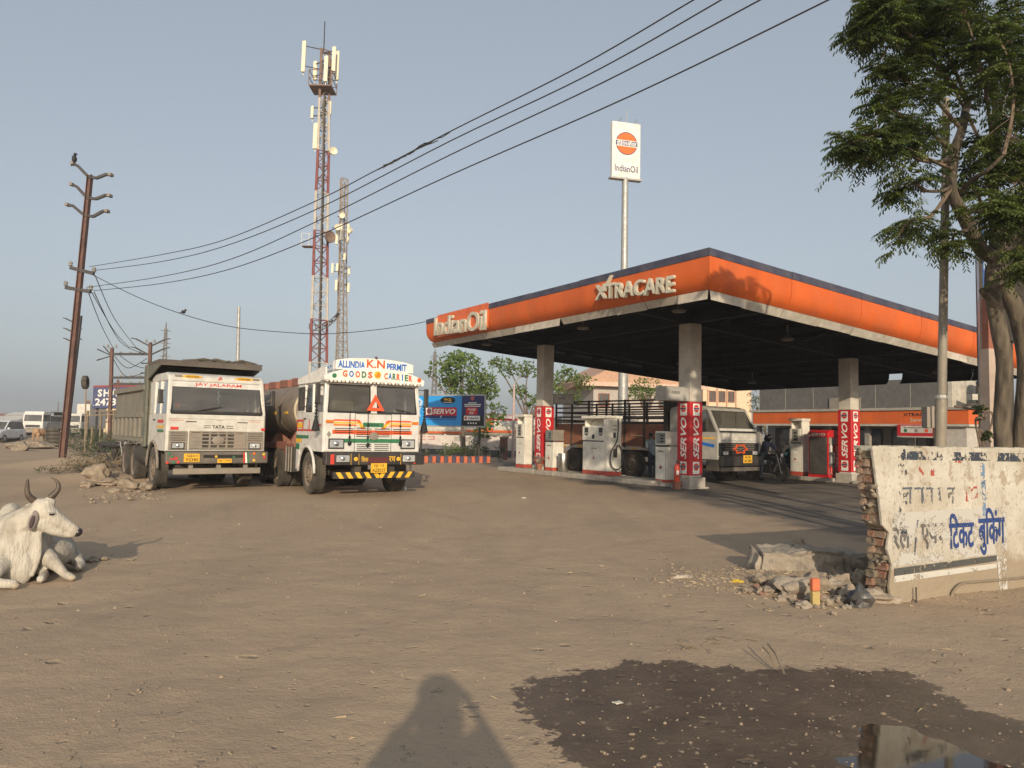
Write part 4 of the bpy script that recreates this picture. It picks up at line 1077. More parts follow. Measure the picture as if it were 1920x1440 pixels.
for i, (c_, m_) in enumerate([('C', 'txtorange'), ('A', 'blue'), ('R', 'green'), ('R', 'txtorange'), ('I', 'blue'), ('E', 'green'), ('R', 'txtorange')]):
    text(c_, .2, K[m_], a1, height=.155, width=.03 if c_ == 'I' else .090, M=FM((.24 + i * .107, -.106, 2.85 - abs(i - 1) * .006)), bold=.038)
MB().lathe([(0, -.01), (.085, -.008), (.09, 0)], (.03, -.101, 2.86), 'y', 20).obj('emblem', K['yellow'], a1)
text('ॐ', .14, K['txtorange'], a1, M=FM((.03, -.113, 2.86)), height=.11, bold=.012)
for x, m_ in ((-1.03, 'green'), (1.12, 'txtorange')): MB().lathe([(0, -.01), (.052, -.008), (.056, 0)], (x, -.101, 2.79), 'y', 14).obj('painted_dot', K[m_], a1)
for i in range(26):  # scalloped fringe
    x = -1.20 + i * .096; MB().prism([(x - .046, 2.70), (x + .046, 2.70), (x + .03, 2.655), (x, 2.64), (x - .03, 2.655)], -.115, -.10, 'y').obj('fringe', K['board'] if i % 2 else K['dirtyw'], a1)
MB().blob((0, -.05, 3.27), .04, 1, .1, 1).obj('roof_lamp', K['rust'], troot)
# front paint bands and louvres
def band(z0, z1, m_, x0=-1.0, x1=1.0, y=-.004, parent=troot): return MB().box(x0, x1, y, -.0006, z0, z1).obj('painted_band', K[m_], parent)
band(1.45, 1.545, 'txtorange', -1.0, 1.0); band(1.25, 1.345, 'green', -.72, .72)
for s in (-1, 1):
    for q, (m_, zz) in enumerate((('txtorange', 1.79), ('yellow', 1.73), ('orange_l', 1.68))):
        MB().hexa([(s * .98, -.004, zz - .04), (s * (.30 + q * .03), -.004, zz - .04), (s * (.30 + q * .03), -.0006, zz - .04), (s * .98, -.0006, zz - .04), (s * .98, -.004, zz), (s * (.40 + q * .03), -.004, zz), (s * (.40 + q * .03), -.0006, zz), (s * .98, -.0006, zz)]).obj('painted_flash', K[m_], troot)
    MB().hexa([(s * .30, -.0052, 1.58), (s * .20, -.0052, 1.58), (s * .20, -.0008, 1.58), (s * .30, -.0008, 1.58), (s * .44, -.0052, 1.79), (s * .36, -.0052, 1.79), (s * .36, -.0008, 1.79), (s * .44, -.0008, 1.79)]).obj('painted_flash', K['txtorange'], troot)
    MB().prism([(s * .22, 1.66), (s * .42, 1.74), (s * .30, 1.60), (s * .22, 1.60)], -.006, -.001, 'y').obj('painted_wing', K['yellow'], troot)
MB().box(-.26, .26, -.007, -.001, 1.625, 1.725).obj('name_panel', K['green'], troot)
text('TATA', .1, K['txtblack'], troot, height=.05, width=.28, M=FM((.0, -.009, 1.675)), bold=.02)
cp = MB().box(-.46, .46, -.009, -.0025, 1.035, 1.92).mesh('x')
fl = MB()
for a, b_ in (((-.46, 1.035), (-.46, 1.93)), ((.46, 1.035), (.46, 1.93)), ((-.46, 1.93), (.46, 1.93))): fl.bar((a[0], -.001, a[1]), (b_[0], -.001, b_[1]), .010)
fl.obj('flap_seam', K['seal'], troot)
for i in range(5):
    for x0, x1 in ((-.95, -.50), (-.42, -.04), (.04, .42), (.50, .95)):
        if i == 4 and abs(x0) > .45 and abs(x1) > .45: continue
        z = 1.57 - i * .045
        if abs(x0 + x1) > .8 and i > 2: continue
        MB().box(x0, x1, -.012, -.0055, z, z + .016).obj('louvre', K['seal'], troot)
for i in range(4):
    for x0, x1 in ((-.40, -.04), (.04, .40)): MB().box(x0, x1, -.012, -.0008, 1.07 + i * .045, 1.085 + i * .045).obj('louvre', K['seal'], troot)
for i in range(2):
    for x0, x1 in ((-.40, -.2), (.2, .40)): MB().box(x0, x1, -.012, -.0008, 1.575 + i * .028, 1.585 + i * .028).obj('louvre', K['seal'], troot)
MB().lathe([(0, -.02), (.11, -.016), (.12, 0)], (.02, -.004, 1.41), 'y', 18, sx=.8).obj('badge', K['greydust'], troot)
for s in (-1, 1):
    headlamp(troot, s * .90, 1.225, .38, .24, -.006)
    MB().box(s * 1.08 - .09, s * 1.08 + .09, -.03, -.001, 1.70, 1.77).obj('indicator', K['orange_l'], troot, bevel=.01)
MB().prism([(-1.13, 1.44), (-1.08, 1.52), (-1.03, 1.44), (-1.08, 1.36)], -.006, -.001, 'y').obj('painted_diamond', K['greydust'], troot)
for x in (-.60, -.15, .68):
    mb = MB(); mb.tube([(x, -.03, 2.0), (x, -.035, 1.3)], .009, 5); mb.blob((x, -.04, 1.66), (.03, .02, .04), 1, .3, 1); mb.blob((x, -.04, 1.24 if x != -.15 else 1.20), (.055, .03, .06), 2, .3, 1); mb.blob((x, -.04, 1.38), (.03, .02, .05), 2, .3, 1)
    mb.obj('black_tassel', K['seal'], troot)
# warning triangle
tri = MB(); c3 = [Vector((-.20, -.05, 2.01)), Vector((.24, -.05, 2.01)), Vector((.02, -.02, 2.40))]
cc = (c3[0] + c3[1] + c3[2]) / 3
for i in range(3):
    a, b_ = c3[i], c3[(i + 1) % 3]; ai, bi = cc + (a - cc) * .45, cc + (b_ - cc) * .45
    off = Vector((0, -.02, 0)); tri.hexa([a, b_, bi, ai, a + off, b_ + off, bi + off, ai + off])
q = tri.obj('warning_triangle', mat('reflective_orange', (.80, .10, .03), .35), None); q.location = troot.location; q.rotation_euler.z = ANG
tag(q, 'orange warning triangle propped against the windscreen of the painted tanker lorry', 'warning triangle')
wiper(troot, .98, .60, 1.98, 2.04, .03)
# bumper, lower bar
bu = MB().box(-W / 2 + .0, W / 2 + .02, -.24, -.005, .74, 1.02).obj('bumper', K['black'], troot, bevel=.02)
for x, w_ in ((-.98, .09), (1.08, .06)): MB().box(x - .13, x - .13 + w_, -.252, -.241, .76, .99).obj('corner_lamp', K['red'], bu, bevel=.01)
for s in (-1, 1): headlamp(bu, s * .82, .89, .37, .20, -.245)
MB().box(-.20, .30, -.25, -.235, .78, .92).obj('bumper_recess', mat('dark_red_recess', (.10, .02, .02), .6), bu)
for x, h_ in ((-.62, 1), (-.53, 0), (-.43, 1), (.40, 0), (.62, 1), (.53, 0)):
    if h_: MB().box(x - .004, x + .004, -.246, -.2405, .75, 1.0).obj('painted_line', K['yellow'], bu)
for x in (-.50, .56): MB().lathe([(.018, -.004), (.035, -.004), (.05, 0)], (x, -.241, .88), 'y', 10).obj('painted_flower', K['yellow'], bu)
text('िवजय', .1, K['yellow'], bu, height=.13, width=.22, M=FM((-.26, -.2425, .88)), bold=.01)
text('रथ', .1, K['yellow'], bu, height=.13, width=.16, M=FM((.40, -.2425, .88)), bold=.01)
plate(troot, .06, .67, .40, .22, -.262, 'GJ·12', 'AZ8557')
lb = MB().box(-1.0, 1.02, -.20, -.06, .43, .58).obj('underrun_bar', K['black'], troot, bevel=.008)
for i in range(9):
    x = -.96 + i * .225; sl = .09 if i < 5 else -.09; w_ = .11
    x = min(max(x, -.98 - min(0, sl)), .90)
    MB().hexa([(x + sl, -.205, .435), (x + sl + w_, -.205, .435), (x + sl + w_, -.201, .435), (x + sl, -.201, .435), (x, -.205, .575), (x + w_, -.205, .575), (x + w_, -.201, .575), (x, -.201, .575)]).obj('hazard_stripe', K['yellow'], lb)
for x in (-.4, .45): MB().box(x - .08, x + .08, -.1, .1, .55, .78).obj('bracket', K['chassis'], troot)
mirror(troot, -W / 2 - .12, .10, 2.36, .50, -1, .15)
mirror(troot, W / 2 + .17, .05, 2.36, .46, 1, .2)
for s in (-1, 1):
    mb = MB(); x = s * (W / 2 + .15)
    mb.tube([(x, .08, 2.3), (x + .01, .08, 1.75)], .02, 5)
    for i in range(7): mb.blob((x, .08, 2.15 - i * .08), (.045, .04, .035), i, .4, 1)
    mb.lathe([(.03, .3), (.06, .2), (.10, .0), (.0, -.02)], (x, .08, 1.52), n=10); mb.obj('black_tassel', K['seal'], troot)
# painted side, steps, chassis
sd = -W / 2 - .010
def sidepaint(y0, y1, z0, z1, m_): MB().box(sd - .003, sd, y0, y1, z0, z1).obj('painted_panel', K[m_], troot)
for y0, y1, z0, z1, m_ in ((1.45, 1.95, 1.73, 1.78, 'red'), (.5, 1.9, 1.50, 1.545, 'red'), (.15, .45, 1.62, 1.67, 'red'), (1.5, 1.9, 1.58, 1.70, 'yellow')): sidepaint(y0, y1, z0, z1, m_)
for y in (1.90, 1.45, .95): MB().box(sd - .004, sd, y, y + .05, 1.50, 1.78).obj('painted_panel', K['red'], troot)
sidepaint(1.0, 1.98, 1.32, 1.40, 'green'); sidepaint(1.55, 1.97, 1.22, 1.31, 'yellow'); sidepaint(1.72, 1.98, 1.05, 1.19, 'green')
MB().box(-W / 2, -W / 2 + .05, AX + .66, 2.0, .55, 1.035).obj('side_skirt', K['white2'], troot, bevel=.01)
for z in (2.1, 2.3, 2.5): MB().bar((-W / 2 + .01, 1.40, z), (-W / 2 + .01, 1.95, z), .015).obj('window_bar', K['seal'], troot)
MB().box(-W / 2 - .004, -W / 2 + .002, 1.42, 1.95, 2.0, 2.58).obj('rear_window', K['glassdark'], troot)
for x in (-.42, .42): MB().box(x - .05, x + .05, .2, 9.0, .78, 1.02).obj('chassis_rail', K['chassis'], troot)
for x, f in ((-1.04, False), (1.04, True)): wheel(troot, x, AX, .5, .28, True, flip=f)
MB().bar((-.95, AX, .5), (.95, AX, .5), .12).obj('axle', K['chassis'], troot)
for ya in (3.7, 5.2, 7.8):
    MB().bar((-.95, ya, .5), (.95, ya, .5), .2).obj('axle', K['chassis'], troot)
    for x, f in ((-1.06, False), (-.74, True), (1.06, True), (.74, False)): wheel(troot, x, ya, .5, .28, False, flip=f)
bx = MB().box(-1.18, -.70, 2.3, 3.05, .45, 1.08).obj('tool_box', K['chassis'], troot, bevel=.03)
for y in (2.45, 2.67, 2.9): MB().bar((-1.20, y, .45), (-1.20, y, 1.08), .03).obj('strap', K['greydust'], bx)
K['redox'] = mat('red_oxide_primer', (.26, .085, .055), .7, dust=.35)
MB().box(-1.0, 1.0, 2.25, 2.4, 1.02, 1.55).obj('tank_cradle', K['redox'], troot)
MB().box(-1.12, -1.04, 2.5, 8.5, 1.0, 1.16).obj('cradle_rail', K['redox'], troot)
for y in (3.3, 5.0, 6.8): MB().prism([(-1.05, 1.02), (1.05, 1.02), (.8, 1.5), (-.8, 1.5)], y, y + .15, 'y').obj('cradle', K['redox'], troot)
MB().box(-1.10, -1.0, 3.2, 4.2, .75, 1.2).obj('side_plate', K['redox'], troot)
K['tank'] = mat('dusty_brown_tank', (.195, .155, .118), .6, dust=.5, dc=(.24, .19, .14), var=.2)
a_, b_ = 1.17, .80
prof = [(0, -.12), (.5, -.10), (.9, -.05), (.985, -.0), (1.0, .02)] + [(1, q * .5) for q in range(1, 13)] + [(.985, 6.22), (0, 6.35)]
MB().lathe(prof, (0, 2.35, 2.03), 'y', 40, sx=b_, sy=a_).obj('tank', K['tank'], troot, smooth='angle')
MB().lathe([(1.005, .0), (1.012, .01), (1.012, .09), (1.0, .10)], (0, 2.35, 2.03), 'y', 40, sx=b_, sy=a_).obj('tank_ring', mat('cream_tank_rim', (.60, .52, .36), .5, dust=.25), troot, smooth='angle')
for q in (1.5, 3.1, 4.7): MB().lathe([(1.003, .0), (1.008, .01), (1.008, .05), (1.0, .06)], (0, 2.35 + q, 2.03), 'y', 40, sx=b_, sy=a_).obj('tank_band', K['tank'], troot, smooth='angle')
for y in (3.0, 4.1): MB().box(-1.175, -1.165, y, y + .25, 1.93, 2.0).obj('reflector', K['yellow'], troot)
for i in range(5):
    y = 2.9 + i * 1.25
    MB().box(-.50, .50, y, y + .85, 2.76, 2.98).obj('manhole_box', K['redox'], troot, bevel=.02)
    MB().lathe([(.25, 0), (.27, .05), (.2, .08), (0, .08)], (0, y + .42, 2.98), n=14).obj('manhole_cover', K['redox'], troot)
for i in range(3): MB().tube([(-.5, 2.2 + i * .05, 2.8), (-.52, 2.3, 3.05), (-.35 + .1 * i, 2.5, 3.08)], .015, 5).obj('hand_rail', K['galv'], troot)
mb = MB()
for i in range(6): mb.tube([(.1, 8.3, 2.8), (.1 + rnd.uniform(-.2, .2), 8.3 + rnd.uniform(-.2, .2), 2.95), (.1 + rnd.uniform(-.3, .3), 8.3 + rnd.uniform(-.3, .3), 3.0)], .02, 5)
mb.obj('hose_bundle', K['chassis'], troot)
t = thing('paper_cup', 'small white paper cup on the ground before the tanker lorry', 'cup', GZ(760, 919), 0)
MB().lathe([(.028, 0), (.04, .09), (.037, .09), (.026, .005), (0, .005)], n=12).obj('cup', K['txtwhite'], t, smooth='angle')

# ============================ stake-sided lorry under the canopy
SA = R(40); sv = Vector((math.cos(SA), math.sin(SA), 0))
W = 2.3; cr = D(1347, 800, 25.2); cr.z = 0
s_ = thing('stake_lorry', 'white and blue lorry with brown sided bed parked at the pumps', 'lorry', cr + sv * W / 2, SA)
AX = 1.25
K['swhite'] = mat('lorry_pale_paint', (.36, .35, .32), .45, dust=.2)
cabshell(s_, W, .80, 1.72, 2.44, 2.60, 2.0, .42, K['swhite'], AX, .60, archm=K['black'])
seats(s_, 1.2, 1.25, W)
MB().box(-W / 2 + .1, W / 2 - .1, .0, .06, 1.76, 1.84).obj('sill_panel', K['white2'], s_)
fm = MB().box(-W / 2 + .02, W / 2 - .02, -.03, -.001, 1.36, 1.66).obj('hood_panel', K['dirtyw'], s_, bevel=.02)

mb = MB(); 
for i in range(14): mb.bar((-1.05 + i * .15, -.035, 1.42 + .025 * (i % 2)), (-.90 + i * .15, -.035, 1.42 + .025 * ((i + 1) % 2)), .03, .006)
mb.obj('painted_wave', mat('teal_paint', (.03, .22, .30), .5), fm)
MB().box(-W / 2 + .01, W / 2 - .01, -.05, -.001, .93, 1.35).obj('grille', K['seal'], s_, bevel=.01)
for z in (1.12, 1.18, 1.24, 1.30): MB().box(-.85, .85, -.065, -.05, z - .008, z + .008).obj('grille_bar', K['greydust'], s_)
mb = MB()
for i in range(12):
    g = 2 * math.pi * i / 12; r0 = .22 if i % 2 else .34; g2 = 2 * math.pi * (i + 1) / 12; r1 = .22 if (i + 1) % 2 else .34
    mb.bar((r0 * math.cos(g) * 1.2, -.075, 1.16 + r0 * math.sin(g) * .5), (r1 * math.cos(g2) * 1.2, -.075, 1.16 + r1 * math.sin(g2) * .5), .05, .03)
mb.obj('orange_emblem', K['txtorange'], s_)
for sx in (-1, 1): headlamp(s_, sx * .86, 1.02, .34, .15, -.06)
bu = MB().box(-W / 2, W / 2, -.18, -.01, .58, .92).obj('bumper', K['black'], s_, bevel=.03)
plate(s_, .25, .82, .52, .26, -.19, 'GJ 06', 'AV 2471')
MB().box(-W / 2 + .05, W / 2 - .1, -.16, -.05, .42, .55).obj('underrun_bar', K['bumpdark'], s_, bevel=.01)
for x in (-.7, .1, .7): MB().lathe([(0, -.01), (.03, 0)], (x, .44, 2.52), 'y', 8).obj('marker_lamp', K['seal'], s_)
for y, z in ((.5, 1.45), (.3, 1.40)): pass
sd = -W / 2 - .011
MB().box(sd - .003, sd, .1, 1.95, 1.48, 1.53).obj('side_stripe', K['yellow'], s_)
MB().hexa([(sd, .15, 1.20), (sd, .9, 1.32), (sd - .003, .9, 1.32), (sd - .003, .15, 1.20), (sd, .15, 1.30), (sd, .9, 1.42), (sd - .003, .9, 1.42), (sd - .003, .15, 1.30)]).obj('side_stripe', K['blue'], s_)
mirror(s_, -W / 2 - .15, .35, 1.98, .35, -1)
MB().box(-W / 2 + .02, -W / 2 + .3, .02, .5, .42, .8).obj('step', K['chassis'], s_, bevel=.02)
for x in (-.42, .42): MB().box(x - .05, x + .05, .2, 7.6, .75, 1.0).obj('chassis_rail', K['chassis'], s_)
for ya, fr_ in ((AX, True), (3.75, True), (5.55, False), (6.75, False)):
    MB().bar((-.95, ya, .5), (.95, ya, .5), .14).obj('axle', K['chassis'], s_)
    for x, f in ((-1.02, False), (1.02, True)): wheel(s_, x, ya, .5, .28, fr_, flip=f)
BY0, BY1 = 2.2, 7.75
MB().box(-1.15, 1.15, BY0, BY1, 1.02, 1.14).obj('bed_floor', K['dirtyw'], s_)
for sx in (-1, 1):
    nb = 6
    for i in range(nb):
        a, b_ = BY0 + (BY1 - BY0) * i / nb, BY0 + (BY1 - BY0) * (i + 1) / nb
        MB().box(sx * 1.15 - .025, sx * 1.15 + .025, a + .01, b_ - .01, 1.15, 1.54).obj('bed_board', K['wood'], s_)
        MB().box(sx * 1.15 - .025, sx * 1.15 + .025, a + .01, b_ - .01, 1.55, 1.95).obj('bed_board', K['wood'], s_)
        MB().box(sx * 1.18 - .03, sx * 1.18 + .03, a - .03, a + .03, 1.10, 2.86).obj('stake', K['chassis'], s_)
        if sx < 0: MB().box(sx * 1.18 - .012, sx * 1.18 - .006, a + .3, a + .6, 1.05, 1.11).obj('reflector', K['yellow'], s_)
    MB().box(sx * 1.18 - .03, sx * 1.18 + .03, BY1 - .05, BY1 + .01, 1.10, 2.86).obj('stake', K['chassis'], s_)
    for z in (2.02, 2.22, 2.40, 2.58, 2.82): MB().box(sx * 1.15 - .02, sx * 1.15 + .02, BY0, BY1, z - .03, z + .03).obj('side_rail', K['chassis'], s_)
for z in (2.1, 2.4, 2.8): MB().box(-1.13, 1.13, BY1 - .03, BY1 + .01, z - .03, z + .03).obj('end_rail', K['chassis'], s_)
MB().box(-1.12, 1.12, BY0 - .04, BY0 + .01, 1.15, 2.85).obj('front_board', K['chassis'], s_)
MB().box(-1.12, 1.12, BY1 - .03, BY1 + .01, 1.15, 1.9).obj('tail_board', K['wood'], s_)
# ------------------------------------------------------------------ steel power pole and lines
PB = G(115, 871); PY = PB.y
def at(px, py, Y): return D(px, py, Y)
K['wire'] = mat('dark_cable', (.02, .02, .022), .6, var=0)
ptop = at(169, 328, PY)
pole = thing('power_pole', 'tall rust brown steel pole leaning right, three v shaped arms at its top', 'power pole', PB)
def lp(v): return Vector(v) - PB
mb = MB(); top = lp(ptop)
for a, b_, w_, h_, off in ((0, 1, .022, .20, -.095), (0, 1, .022, .20, .095), (0, 1, .17, .02, 0)):
    mb.bar(Vector((off, 0, -.3)), top + Vector((off * .75, 0, 0)), w_, h_, up=(0, 1, 0))
mb.obj('column', K['rust'], pole)
def arm(pts, w=.10, root=pole, base=PB, Y=PY):
    P_ = [at(x, y, Y) - base for x, y in pts]; mb = MB()
    for a, b_ in zip(P_, P_[1:]): mb.bar(a, b_, w, w, up=(0, 1, 0))
    return mb.obj('cross_arm', K['rustdark'], root), P_
K['rustdark'] = mat('dark_steel_arm', (.05, .045, .045), .6, var=.2)
for pts in (((137, 307), (146, 311), (165, 331), (181, 334), (199, 327), (208, 328)), ((135, 346), (144, 350), (163, 371), (180, 373), (198, 366), (206, 367)), ((127, 384), (137, 386), (158, 404), (175, 406), (193, 396), (201, 396))):
    a_, P_ = arm(pts)
    for q in (P_[0], P_[-1]): MB().bar(q + Vector((0, -.12, 0)), q + Vector((0, .12, 0)), .11).obj('bracket', K['greydust'], a_)
ins = []
for pts in (((132, 502), (176, 513)), ((123, 539), (170, 547))):
    a_, P_ = arm(pts, .13)
    for q in (P_[0], P_[-1]): MB().lathe([(.05, 0), (.09, .04), (.05, .08), (.09, .13), (.04, .2), (0, .22)], q + Vector((0, 0, .06)), n=10).obj('insulator', K['galv'], a_, smooth='angle')
crow = thing('crow', 'black crow perched on the topmost arm of the leaning power pole', 'crow', at(139, 306, PY))
mb = MB(); mb.blob((0, 0, .17), (.09, .10, .17), 1, .15, 2); mb.blob((.02, 0, .36), (.06, .06, .065), 2, .1, 2); mb.tube([(.05, 0, .36), (.14, 0, .34)], [.03, .006], 6); mb.tube([(-.03, 0, .12), (-.10, 0, -.12)], [.05, .02], 6)
mb.tube([(.02, .03, .05), (.02, .03, -.02)], .01, 5); mb.tube([(.02, -.03, .05), (.02, -.03, -.02)], .01, 5)
mb.obj('body', K['hair'], crow, smooth=True)
WA = PB + Vector((0.2, 0, 0)); WB = Vector((2.55, 10.4, 0))
wl_ = [(((168, 500), (300, 478), (420, 450), (590, 378), (700, 322), (845, 246), (1080, 128), (1300, 0), (1500, -118)), 'uppermost overhead line, with a tangled scrap hanging on it'),
       (((178, 507), (300, 491), (420, 462), (590, 394), (845, 264), (1100, 142), (1352, 0), (1560, -125)), 'second overhead line from the top'),
       (((162, 539), (300, 519), (430, 487), (590, 417), (845, 290), (1130, 155), (1425, 0), (1640, -120)), 'third overhead line from the top'),
       (((176, 545), (300, 532), (430, 505), (590, 445), (845, 328), (1180, 181), (1553, 0), (1760, -105)), 'lowest of the four long overhead lines')]
for pts, lb in wl_:
    P_ = smoothpts([onplane(x, y, WA, WB) for x, y in pts], 6)
    mb = MB(); mb.tube(P_, .0115, 5); o = mb.obj('power_line', K['wire'], None); tag(o, lb, 'power line', 'power lines strung over the yard')
mb = MB(); q0 = [onplane(x, y, WA, WB) for x, y in ((705, 319), (730, 306), (760, 292), (790, 273), (820, 262), (848, 244))]
for i in range(9):
    a_ = rnd.random() * .6; b_ = a_ + rnd.uniform(.2, .4); P_ = []
    for k in range(5):
        u = (a_ + (b_ - a_) * k / 4) * 5; j = min(int(u), 4); P_.append(q0[j].lerp(q0[j + 1], u - j) + Vector((0, 0, rnd.uniform(-.035, .03))))
    mb.tube(P_, .011, 4)
tag(mb.obj('tangled_scrap', K['chassis'], None), 'dark tangled scrap caught on the uppermost overhead line', 'scrap')
lc = at(796, 603, 30.4)
sag = [onplane(x, y, PB, lc) for x, y in ((175, 516), (260, 558), (345, 590), (430, 612), (520, 622), (610, 626), (700, 619), (770, 609), (797, 603))]
tag(MB().tube(smoothpts(sag, 5), .014, 5).obj('power_line', K['wire'], None), 'sagging service cable from the leaning pole to the canopy corner', 'power line')
o = thing('small_bird', 'small dark bird sitting on the sagging service cable', 'bird', onplane(344, 588, PB, lc))
MB().blob((0, 0, .07), (.09, .06, .07), 3, .1, 2).blob((.07, 0, .14), .045, 4, .1, 1).tube([(-.05, 0, .06), (-.18, 0, .02)], [.03, .01], 5).tube([(.1, 0, .14), (.15, 0, .135)], [.015, .004], 5).obj('body', K['hair'], o, smooth=True)
# second thin pole with small arms just behind the leaning one
q = at(124, 800, 44); q.z = 0
t = thing('slim_pole', 'slim steel pole with three pairs of small arms behind the leaning pole', 'power pole', q)
tp = at(151, 592, 44) - q
MB().bar((0, 0, -.2), tp, .16).obj('column', K['rustdark'], t)
for y in (597, 616, 635):
    for s_, xa, xb in ((-1, 123, 139), (1, 146, 153)):
        a_ = at(xa, y, 44) - q; b_ = at(xb, y + 8 if s_ < 0 else y + 1, 44) - q
        MB().bar(a_, b_, .07).bar(a_ + Vector((-.15, 0, .03)), a_, .05).obj('cross_arm', K['rustdark'], t)
# double-pole structure
HY = 47
for k, (bx, top_, lb) in enumerate(((207, 652, 'left rust brown pole of the far double pole structure'), (279, 642, 'right rust brown pole of the far double pole structure'))):
    q = at(bx, 800, HY); q.z = 0; t = thing('power_pole', lb, 'power pole', q, 0, 'far double pole structure')
    tp = at(bx + 3, top_, HY) - q
    MB().bar((0, 0, -.2), tp, .17).obj('column', K['rust'], t)
    for dx in (-.25, .25): MB().lathe([(.05, 0), (.09, .05), (.05, .1), (.08, .16), (0, .2)], tp + Vector((dx, 0, 0)), n=8).obj('insulator', K['galv'], t)
    if k == 1:
        for z in (-.25, -.8):
            for s_ in (-1, 1): MB().bar(tp + Vector((0, 0, z)), tp + Vector((s_ * .9, 0, z + .45)), .08).bar(tp + Vector((s_ * .9, 0, z + .45)), tp + Vector((s_ * 1.2, 0, z + .5)), .06).obj('cross_arm', K['rustdark'], t)
        for z in (-1.3, -1.9): MB().bar(tp + Vector((-.5, 0, z)), tp + Vector((.5, 0, z)), .08).obj('cross_arm', K['rustdark'], t)
    else:
        for dz, s_ in ((.3, -1), (-.4, -1), (.5, -.6)): MB().bar(tp + Vector((0, 0, -.5)), tp + Vector((s_ * .9, 0, dz - .4)), .06).obj('cross_arm', K['rustdark'], t)
        for y_, nm in ((664, 0), (708, 0), (720, 0)):
            a_ = at(209, y_, HY) - q; b_ = at(280, y_, HY) - q
            o = MB().bar(a_, b_, .14).obj('cross_beam', K['rustdark'], t)
            for f_ in (.25, .5, .75): MB().lathe([(.05, 0), (.08, .05), (0, .18)], a_.lerp(b_, f_) + Vector((0, 0, .06)), n=8).obj('insulator', K['galv'], o)
for nth, (a_, b_, c_) in enumerate((((163, 541), (190, 610), (212, 652)), ((172, 548), (215, 622), (243, 652)), ((178, 516), (215, 598), (258, 655)), ((176, 547), (225, 640), (268, 663)))):
    A = at(*a_, PY); C_ = at(*c_, HY); M_ = at(*b_, (PY + HY) / 2)
    tag(MB().tube(smoothpts([A, M_, C_], 6), .018, 4).obj('power_line', K['wire'], None), ('first', 'second', 'third', 'fourth')[nth] + ' slack line from the left, running down from leaning pole to double pole', 'power line', 'slack lines to the double pole')
for nth, (a_, m_, c_) in enumerate((((212, 672), (235, 705), (268, 700)), ((215, 668), (240, 690), (276, 672)), ((225, 667), (250, 684), (270, 690)))):
    tag(MB().tube(smoothpts([at(*a_, HY), at(*m_, HY), at(*c_, HY)], 6), .02, 4).obj('power_line', K['wire'], None), ('lowest hanging', 'uppermost', 'middle')[nth] + ' jumper line looping between the two far poles', 'power line', 'jumper lines of the double pole')
# pale thin pole beyond the tipper
q = at(444, 800, 42); q.z = 0
t = thing('plain_pole', 'plain pale metal pole rising behind the dusty tipper lorry', 'pole', q)
MB().tube([(0, 0, 0), at(448, 575, 42) - q], [.12, .08], 10).obj('shaft', K['galv'], t, smooth='angle')
# lattice pylons far away
def pylon(px, ytop, ybase, Y, lb, w0=.020, haze=mat('dull_pylon_steel', (.16, .155, .15), .7)):
    b0 = at(px, ybase, Y); b0.z = 0; t = thing('far_pylon', lb, 'pylon', b0, .3, 'transmission pylons in the distance'); h = (at(px, ytop, Y) - b0).z
    w = h * w0
    cs = lambda z: w * (1 - z / h) ** .9 + .35
    for sx, sy in ((-1, -1), (1, -1), (1, 1), (-1, 1)):
        MB().tube([(sx * cs(0), sy * cs(0), 0), (sx * cs(h * .5), sy * cs(h * .5), h * .5), (0, 0, h)], .16, 4).obj('leg', haze, t)
    mb = MB(); z = 0
    while z < h * .93:
        z2 = min(z + cs(z) * 1.9 + .6, h * .97)
        for i in range(4):
            c0 = [(-1, -1), (1, -1), (1, 1), (-1, 1)]; a_, b_ = c0[i], c0[(i + 1) % 4]
            mb.bar((a_[0] * cs(z), a_[1] * cs(z), z), (b_[0] * cs(z2), b_[1] * cs(z2), z2), .14); mb.bar((b_[0] * cs(z), b_[1] * cs(z), z), (a_[0] * cs(z2), a_[1] * cs(z2), z2), .14)
        z = z2
    mb.obj('bracing', haze, t, kind='stuff')
    for f in (.68, .8, .92): MB().prism([(-h * .055, h * f), (0, h * f - .2), (h * .055, h * f), (0, h * f + .4)], -.2, .2, 'y').obj('cross_arm', haze, t)
pylon(302, 604, 812, 260, 'tall far pylon above the tipper lorry'); pylon(812, 655, 812, 230, 'far pylon showing through the tree beside the canopy'); pylon(107, 752, 800, 600, 'tiny hazy pylon near the left horizon')

